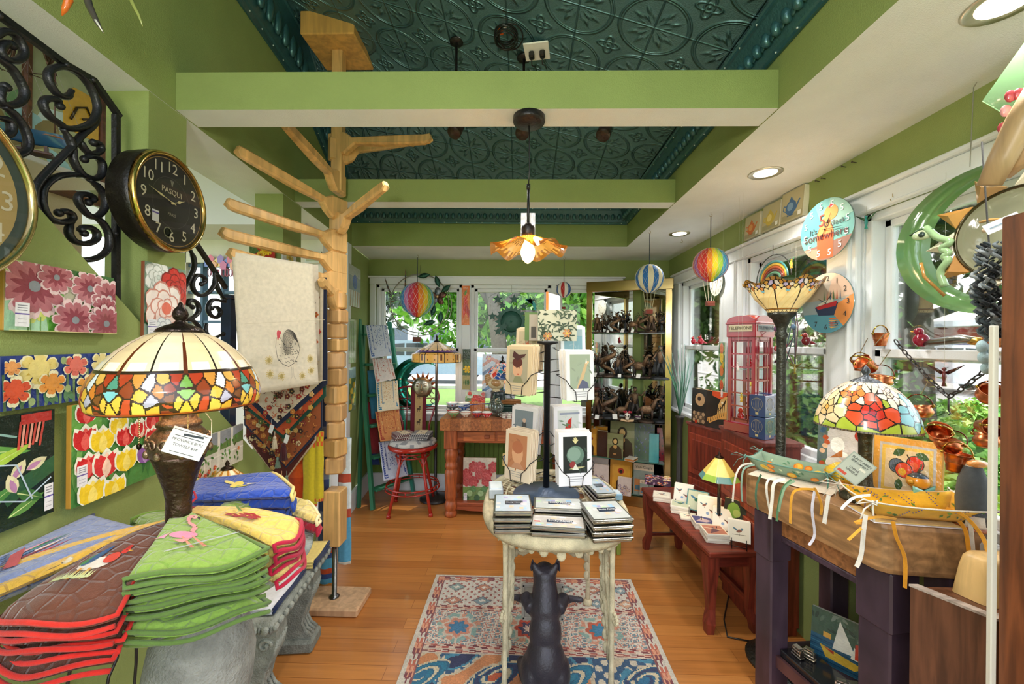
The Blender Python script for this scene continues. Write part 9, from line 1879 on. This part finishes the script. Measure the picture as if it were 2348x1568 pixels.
ribbon(TRG,[(1790,1095,1.56),(1762,1100,1.56),(1758,1130,1.55),(1768,1185,1.55)],'e8e2d6'); ribbon(TRG,[(1800,1098,1.53),(1775,1108,1.53),(1770,1150,1.525),(1765,1190,1.52)],'ece6da',w_=.008); ribbon(TRG,[(1745,1088,1.62),(1736,1110,1.62),(1733,1140,1.61),(1738,1168,1.61)],'4a6a50')
ribbon(TRY,[(1815,1100,1.50),(1795,1120,1.50),(1785,1160,1.495),(1781,1195,1.49)],'4f7a54'); ribbon(TRG,[(1822,1102,1.49),(1800,1118,1.49),(1790,1150,1.48),(1786,1172,1.48)],'7f9c7c')
ribbon(TRY,[(1868,1122,1.40),(1830,1122,1.41),(1815,1140,1.41),(1812,1200,1.40)],'d89a30'); ribbon(TRY,[(1868,1118,1.39),(1878,1140,1.39),(1884,1160,1.385),(1882,1180,1.385)],'d89a30'); ribbon(TRY,[(1868,1125,1.40),(1862,1170,1.39),(1868,1225,1.385),(1855,1250,1.385)],'d0ccd8')
ribbon(TRY,[(1900,1135,1.36),(1895,1165,1.355),(1890,1200,1.35)],'d8d2c8',w_=.008); ribbon(TRY,[(2055,1190,1.30),(2010,1185,1.30),(1960,1198,1.30),(1985,1200,1.295),(1970,1215,1.29),(1945,1238,1.285)],'e0a038'); ribbon(TRY,[(2048,1195,1.29),(2055,1230,1.285),(2075,1280,1.28),(2075,1348,1.28)],'e09a28',w_=.007)
ribbon(TRY,[(1985,1180,1.29),(1980,1220,1.285),(1975,1270,1.28),(1964,1300,1.28)],'dcd6cc',w_=.008); ribbon(TRY,[(2200,1195,1.285),(2215,1220,1.275),(2222,1270,1.26)],'e09a30',w_=.007); ribbon(TRY,[(2225,1195,1.28),(2228,1230,1.27),(2232,1272,1.262)],'e0dcd4',w_=.007)
ribbon(TRY,[(2170,1165,1.30),(2215,1185,1.27),(2255,1235,1.24),(2268,1285,1.19)],'e8a83c',w_=.007); ribbon(TRY,[(1995,1135,1.30),(1960,1140,1.285),(1935,1160,1.275),(1930,1168,1.27)],'f0ece4')
M_=T(1.355,1.575,BT+.001)@RZ(R(-52))@RX(-.16)@Matrix.Diagonal((1.05,1,1.3,1)); t=thing('fruit_tile','square painted tile of peaches in a gold border leaning beside the rose lamp','tile art',M=M_); m=MB(); m.box((.09,.008,.09),(.18,.014,.18),'c8a050',.003); part('board',m,'paint',t); m=MB(); A=Art(m,0,0,.18,.18,0); A.rect(.02,.02,.98,.98,'d8a048'); A.rect(.1,.1,.9,.9,'b8b8bc'); A.rect(.14,.14,.86,.86,'e0bc58'); A.rect(.19,.19,.81,.81,'e0c9a0')
for u,v,r_,k,k2 in ((.36,.55,.12,'5a6478','3a4458'),(.62,.62,.13,'d83a28','e8603c'),(.46,.5,.13,'e04a2c','e8b030')): A.disc(u,v,r_,'2a2a2c'); A.disc(u,v,r_*.9,k); A.disc(u-.02,v-.03,r_*.45,k2)
for u,v,a_ in ((.3,.72,.5),(.62,.78,-.3),(.6,.36,-.6),(.4,.36,-1.6)): A.leaf(u,v,.2,.12,a_,'3f5a34')
A.line([(.5,.75),(.55,.66)],.02,'4a3424'); part('picture',m,'glaze',t,fix=False)
M_=T(1.43,1.47,BT+.001)@Matrix.Diagonal((.74,.74,.8,1)); t=thing('pear_man_figure','glazed orange and blue fruit figure with a turquoise bow tie','figurine',M=M_); m=MB(); m.ball((0,0,.035),(.042,.038,.034),'d8902c',16,10,cf=lambda u,v:'2f4a50' if v>.6 and .3<u<.8 else 'd8902c'); m.ball((0,0,.115),(.048,.042,.038),'e0982c',16,12,cf=lambda u,v:'2c4a5c' if v>.62 else 'e09a30'); m.tube([(0,0,.15),(.012,0,.175),(.016,0,.19)],[.006,.004,.003],'5a4a30',6); m.tube([(-.04,-.01,.115),(-.065,-.02,.12)],[.014,.004],'e0b040',8); part('body',m,'gloss',t)
m=MB();
for s in(-1,1): m.grid(lambda u,v:(s*.055*u,-.03,.074+(v-.5)*(.012+.045*u)),6,4,'7fc4b4',th=.006)
m.ball((0,-.034,.074),.010,'6ab4a4',8,6); part('bow_tie',m,'gloss',t)
M_=T(1.265,1.70,BT+.001); t=thing('cook_book_stand','book with a goose and fruit cover standing behind the lemon tray','book',M=T(1.34,1.84,BT+.001)@RZ(R(-48))@RX(-.1)); m=MB(); m.box((.09,.01,.11),(.18,.02,.22),'c8b89a',.002); part('board',m,'paint',t); m=MB(); A=Art(m,0,0,.18,.22,0); A.rect(0,0,1,1,'c8c4c8'); A.rect(0,0,.2,1,'5a6a6c'); r=random.Random(5)
for i in range(14): A.disc(.1+.1*r.random(),r.random(),.06,['b8502c','3a5a7a','5f7a3c','d8b090'][i%4])
A.disc(.4,.62,.14,'eef0f2',1.4); A.disc(.5,.45,.1,'f0f0f0',.7); A.disc(.35,.25,.18,'e8e4e0'); A.poly([(.25,.35),(.5,.55),(.5,.4)],'b8703c'); A.disc(.85,.85,.14,'a8342c'); part('picture',m,'glaze',t,fix=False)
m=MB(); m.lathe([(0,0),(.04,.004),(.055,.03),(.05,.06),(.02,.085),(0,.088)],'e8c030',20,wob=lambda a,r_,z,i:(r_*(1+.12*math.cos(5*a)),z));
for i in range(6): m.ball((.03*math.cos(i),-.035,.03+.03*math.sin(i*2)),(.012,.008,.012),'c8801c',8,5)
solo('yellow_melon_pot',m,'glaze','yellow ribbed ceramic melon pot left of the rose lamp stem','pot',(1.345,1.70,BT+.001))
M_=T(1.26,1.76,.201)@RZ(R(-50))@RX(-.15); t=thing('painted_tile','painted tile of a white sailboat and yellow boats on the low shelf of the workbench','tile art',M=M_); m=MB(); m.box((.135,.008,.105),(.27,.014,.21),'c8ccc8',.002); part('board',m,'paint',t); m=MB(); A=Art(m,0,0,.27,.21,0); A.rect(0,0,1,1,'2c5a78'); A.rect(0,.5,1,1,'3f5a4a'); r=random.Random(2)
for i in range(24): A.leaf(r.random(),.6+.4*r.random(),.16,.06,r.uniform(0,6),['5a7060','2f4438','7a8a7c'][i%3])
for i in range(8): A.line([(0,.06*i),(1,.06*i+.02)],.012,'1c3f5c' if i%2 else '3f7a94')
A.poly([(.28,.35),(.36,.92),(.56,.38)],'ece8dc'); A.poly([(.5,.32),(.54,.55),(.68,.32)],'e4e0d4'); A.poly([(.12,.34),(.2,.14),(.55,.12),(.66,.24)],'d8b040'); A.poly([(.16,.32),(.3,.3),(.3,.24)],'b83a2c'); A.poly([(.55,.34),(.55,.62),(.8,.62),(.95,.5),(.98,.3)],'c8402c'); A.rect(.82,.42,.95,.58,'e8b840'); A.rect(.76,.6,.82,.85,'e8e4d8'); A.rect(.76,.7,.82,.76,'c8302c'); A.rect(.16,.5,.26,.6,'d8a040'); A.poly([(.66,.1),(.9,.04),(.92,.12),(.7,.16)],'c83a2c'); part('picture',m,'glaze',t,fix=False)
m=MB(); m.box((0,0,0),(.30,.13,.03),'1c1c20',.003); solo('black_display_riser',m,'gloss','flat black riser on the low shelf under the silver bridge models','riser',M=T(1.225,1.62,.217)@RZ(ang))
for i,(x,y,l) in enumerate(((1.175,1.71,'far left'),(1.215,1.70,'far right'),(1.225,1.545,'near left'),(1.265,1.535,'near right'))):
 m=MB();
 for k in range(3): m.box((0,0,.006+.013*k),(.045-.008*k,.024,.004),'c8c4bc',.001)
 for k in range(4): m.box((-.018+.012*k,0,.016),(.003,.02,.03),'b8aea0'); m.box((-.018+.012*k,-.006,.032),(.004,.006,.008),'d8d0c0')
 m.box((0,0,.042),(.03,.02,.003),'d0ccc4'); solo('silver_bridge_model',m,'metal','tiny silver building model on the black riser, %s one'%l,'miniature',M=T(x,y,.2325)@RZ(ang+.4*i),group='silver miniatures on the black riser')
M_=T(1.31,1.50,.201)@RZ(R(-50)); t=thing('painted_tile','painted tile of a red poppy and lemons at the near end of the low shelf','tile art',M=M_@RX(-.15)); m=MB(); m.box((.06,.006,.10),(.12,.012,.20),'c8ccc8'); part('board',m,'paint',t); m=MB(); A=Art(m,0,0,.12,.2,0); A.rect(0,0,1,1,'5f8a44'); A.flower(.5,.66,.5,6,'b8342c','e07a5a','3a2a2a'); A.disc(.4,.2,.24,'e8d040'); A.disc(.75,.12,.18,'f0dc60'); part('picture',m,'glaze',t,fix=False)
M_=T(1.22,1.22,.02)@RZ(R(-20)); t=thing('painted_tile','painted tile of lemons and grapes standing on the floor below the vise','tile art',M=M_@RX(-.1)); m=MB(); m.box((.14,.006,.13),(.28,.012,.26),'9aa84a'); part('board',m,'paint',t); m=MB(); A=Art(m,0,0,.28,.26,0); A.rect(0,0,1,1,'7a9a3c'); A.disc(.2,.8,.14,'e8d838'); A.disc(.5,.7,.12,'e8dc48'); [A.disc(.36+.05*(i%4),.8-.05*(i//4),.035,'3a3438') for i in range(12)]; A.leaf(.6,.9,.3,.1,-1,'2f6a3a'); A.rect(.8,.3,1,1,'c8cc30'); part('picture',m,'glaze',t,fix=False)
# ================= COPPER POTS AND OTHER THINGS AT THE NEAR RIGHT WINDOW
CO='c87a50'
def pail(label,p,r,h,rx=0,ry=0,rz=0,hd=True,round_=False,k=CO,grp='copper pots at the near right window',name='copper_pail'):
 M_=T(*p)@RZ(rz)@RX(rx)@RY(ry); t=thing(name,label,'pot',M=M_,group=grp)
 m=MB(); pr=[(0,0),(r*.62,0),(r*.68,h*.3),(r*.78,h*.5),(r*.80,h*.52),(r*.79,h*.55),(r*.95,h*.96),(r*1.04,h),(r*.99,h*1.0),(r*.86,h*.75),(r*.62,h*.08),(0,h*.05)] if not round_ else [(0,0),(r*.6,0),(r*.95,h*.3),(r,h*.5),(r*.9,h*.72),(r*.85,h*.8),(r*1.0,h),(r*.95,h),(r*.8,h*.8),(r*.9,h*.5),(0,h*.06)]
 m.lathe(pr,k,28); part('bowl',m,'copper',t)
 if hd: m=MB(); m.tube([(r*1.02*math.cos(a),0,h*.96+r*1.15*math.sin(a)) for a in [i*PI/12 for i in range(13)]],.0035,'a8883c' if not round_ else '5a3424',6,flat=.6); m.ball((r,0,h*.93),.006,'a8883c',8,6); m.ball((-r,0,h*.93),.006,'a8883c',8,6); part('handle',m,'brass',t)
 return t
sash=1.545
pail('small copper pail standing on the sash left of the red glass bird',(1.50,1.705,1.546),.030,.055); pail('copper pail standing on the sash near the brown post',(1.50,1.30,1.546),.036,.06,hd=False)
gbird('glass_bird','round red glass bird sitting on the sash of the near right window',T(1.50,1.535,1.546)@RZ(PI/2+.5),.060,'8a1430'); gbird('glass_bird','dark red glass duck on the sash of the middle right window',T(1.50,2.14,1.546)@RZ(2.6),.055,'6a1018','8a1c14')
m=MB(); m.tube([(0,-.10,.02),(0,-.02,.028),(0,.08,.016),(0,.12,.006)],[.004,.016,.014,.003],'8a8a84',8); m.ball((0,-.06,.02),(.012,.03,.014),'c8a050',8,6); solo('silver_swallow',m,'metal','small grey metal swallow figure lying on the sash right of the red glass bird','figurine',(1.50,1.415,1.546))
m=MB()
def chain(m,a,b,sag,n,s=.016):
 a=Vector(a);b=Vector(b)
 for i in range(n):
  u=(i+.5)/n; c=a.lerp(b,u)-Vector((0,0,sag*4*u*(1-u))); d=(b-a).normalized(); e=(a.lerp(b,min(1,u+.02))-Vector((0,0,sag*4*(u+.02)*(1-u-.02)))-c).normalized(); n2=Vector((0,0,1)).cross(e).normalized() if i%2 else e.cross(Vector((0,0,1)).cross(e)).normalized()
  m.tube([c+e*(s*1.0*math.cos(q))+n2*(s*.42*math.sin(q)) for q in [k*PI/5 for k in range(10)]],.0022,'2a2422',5,closed=True)
c0_=PX(2052,780,1.455); c1_=PX(2175,910,1.44); c2_=PX(2288,822,1.40)
chain(m,c0_,c1_,.008,12); chain(m,c1_,c2_,.008,9); solo('iron_chain',m,'iron','black iron chain slung in a V across the near right window','chain',tuple(c1_),world=True)
q=PX(2172,925,1.44); m=MB(); m.tube([c1_+Vector((0,0,-.005)),Vector((c1_.x,c1_.y,c1_.z-.045))],.0028,'3a3434',5); m.tube([Vector((c1_.x,c1_.y,c1_.z-.045)),Vector((c1_.x+.006,c1_.y,c1_.z-.055)),Vector((c1_.x,c1_.y,c1_.z-.06))],.0025,'3a3434',5); solo('twisted_hook',m,'iron','short twisted iron hook hanging from the middle of the chain','hook',tuple(c1_),world=True)
for (px,py,r,h,rx_,ry_,rd,l,X) in ((2148,985,.032,.055,.9,.3,False,'tilted copper pail hanging from the chain hook, uppermost of three',1.44),(2168,1015,.036,.04,-.6,.2,True,'shallow copper pan hanging in the middle of the three below the chain',1.435),(2190,1062,.034,.060,.0,.08,False,'copper pail hanging lowest of the three below the chain',1.43),(2112,940,.036,.045,-.1,-.15,True,'round copper kettle with a dark curled handle hung right of the rose lamp',1.44),
 (1972,832,.030,.045,0,0,False,'upright copper pail with a brass handle left of the chain, above the rose lamp',1.44),(2003,828,.034,.055,.9,-.5,False,'copper pail lying tipped with its mouth to the right above the rose lamp',1.42),(2018,868,.038,.045,0,.1,True,'copper cauldron with brass handles directly above the rose lamp',1.43),(2262,900,.030,.045,.6,.4,True,'dark copper jug hanging at the brown post',1.38),(2250,958,.028,.07,1.4,.6,False,'copper cone pail lying on its side at the brown post',1.38),(2262,1008,.030,.04,-.3,0,True,'open copper bowl below the cone pail at the brown post',1.38)):
 p=PX(px,py+18,X); pail(l,p,r,h,rx_,ry_,R(-60),True,rd)
 if X>1.4 and py<1000 and px<2140: m=MB(); m.tube([p+Vector((0,0,h+r*1.1)),Vector((1.47,p.y,p.z+h+r*1.1+.06))],.0014,'6a5a3a',4); solo('hanging_wire',m,'iron','thin wire holding the '+l.split(' hung')[0].split(', above')[0].split(' lying')[0][:60],'wire',tuple(p),world=True)
t=thing('goose_figure','tall white figure in a grey striped apron at the right end of the workbench','figurine',M=T(1.445,1.31,BT+.001)@Matrix.Diagonal((.68,.68,.75,1))); m=MB(); m.lathe([(0,0),(.05,0),(.055,.02),(.045,.10),(.04,.2),(.03,.25),(.02,.28),(0,.29)],'e0d8c8',20,cf=lambda u,v:'3a3430' if (int(u*20)+int(v*14))%5==0 and v<.4 else 'e4dccc'); part('body',m,'glaze',t); m=MB(); m.lathe([(.056,.06),(.058,.12),(.05,.2),(.03,.26)],'6a7076',24,cf=lambda u,v:'565c62' if int(u*48)%2 else '7a8086',cap=False); part('apron',m,'fabric',t); m=MB(); m.ball((0,-.02,.275),(.045,.03,.016),'d8904a',12,6); part('hat',m,'glaze',t); m=MB(); m.lathe([(0,0),(.07,0),(.07,.008),(0,.008)],'b8683c',20); part('base',m,'glaze',t)
m=MB(); pts=[(1618,1250),(1600,1272),(1620,1300)]
m.tube([PZ(1596,1270,.02),PZ(1610,1288,.012),PZ(1660,1330,.008),PZ(1672,1360,.006),PZ(1660,1420,.006),PZ(1668,1460,.006),PZ(1720,1470,.006)],.004,'2a2622',6); solo('lamp_cord',m,'plastic','black cord lying on the floor by the near leg of the red bench','cord',tuple(PZ(1660,1400,.0)),world=True)
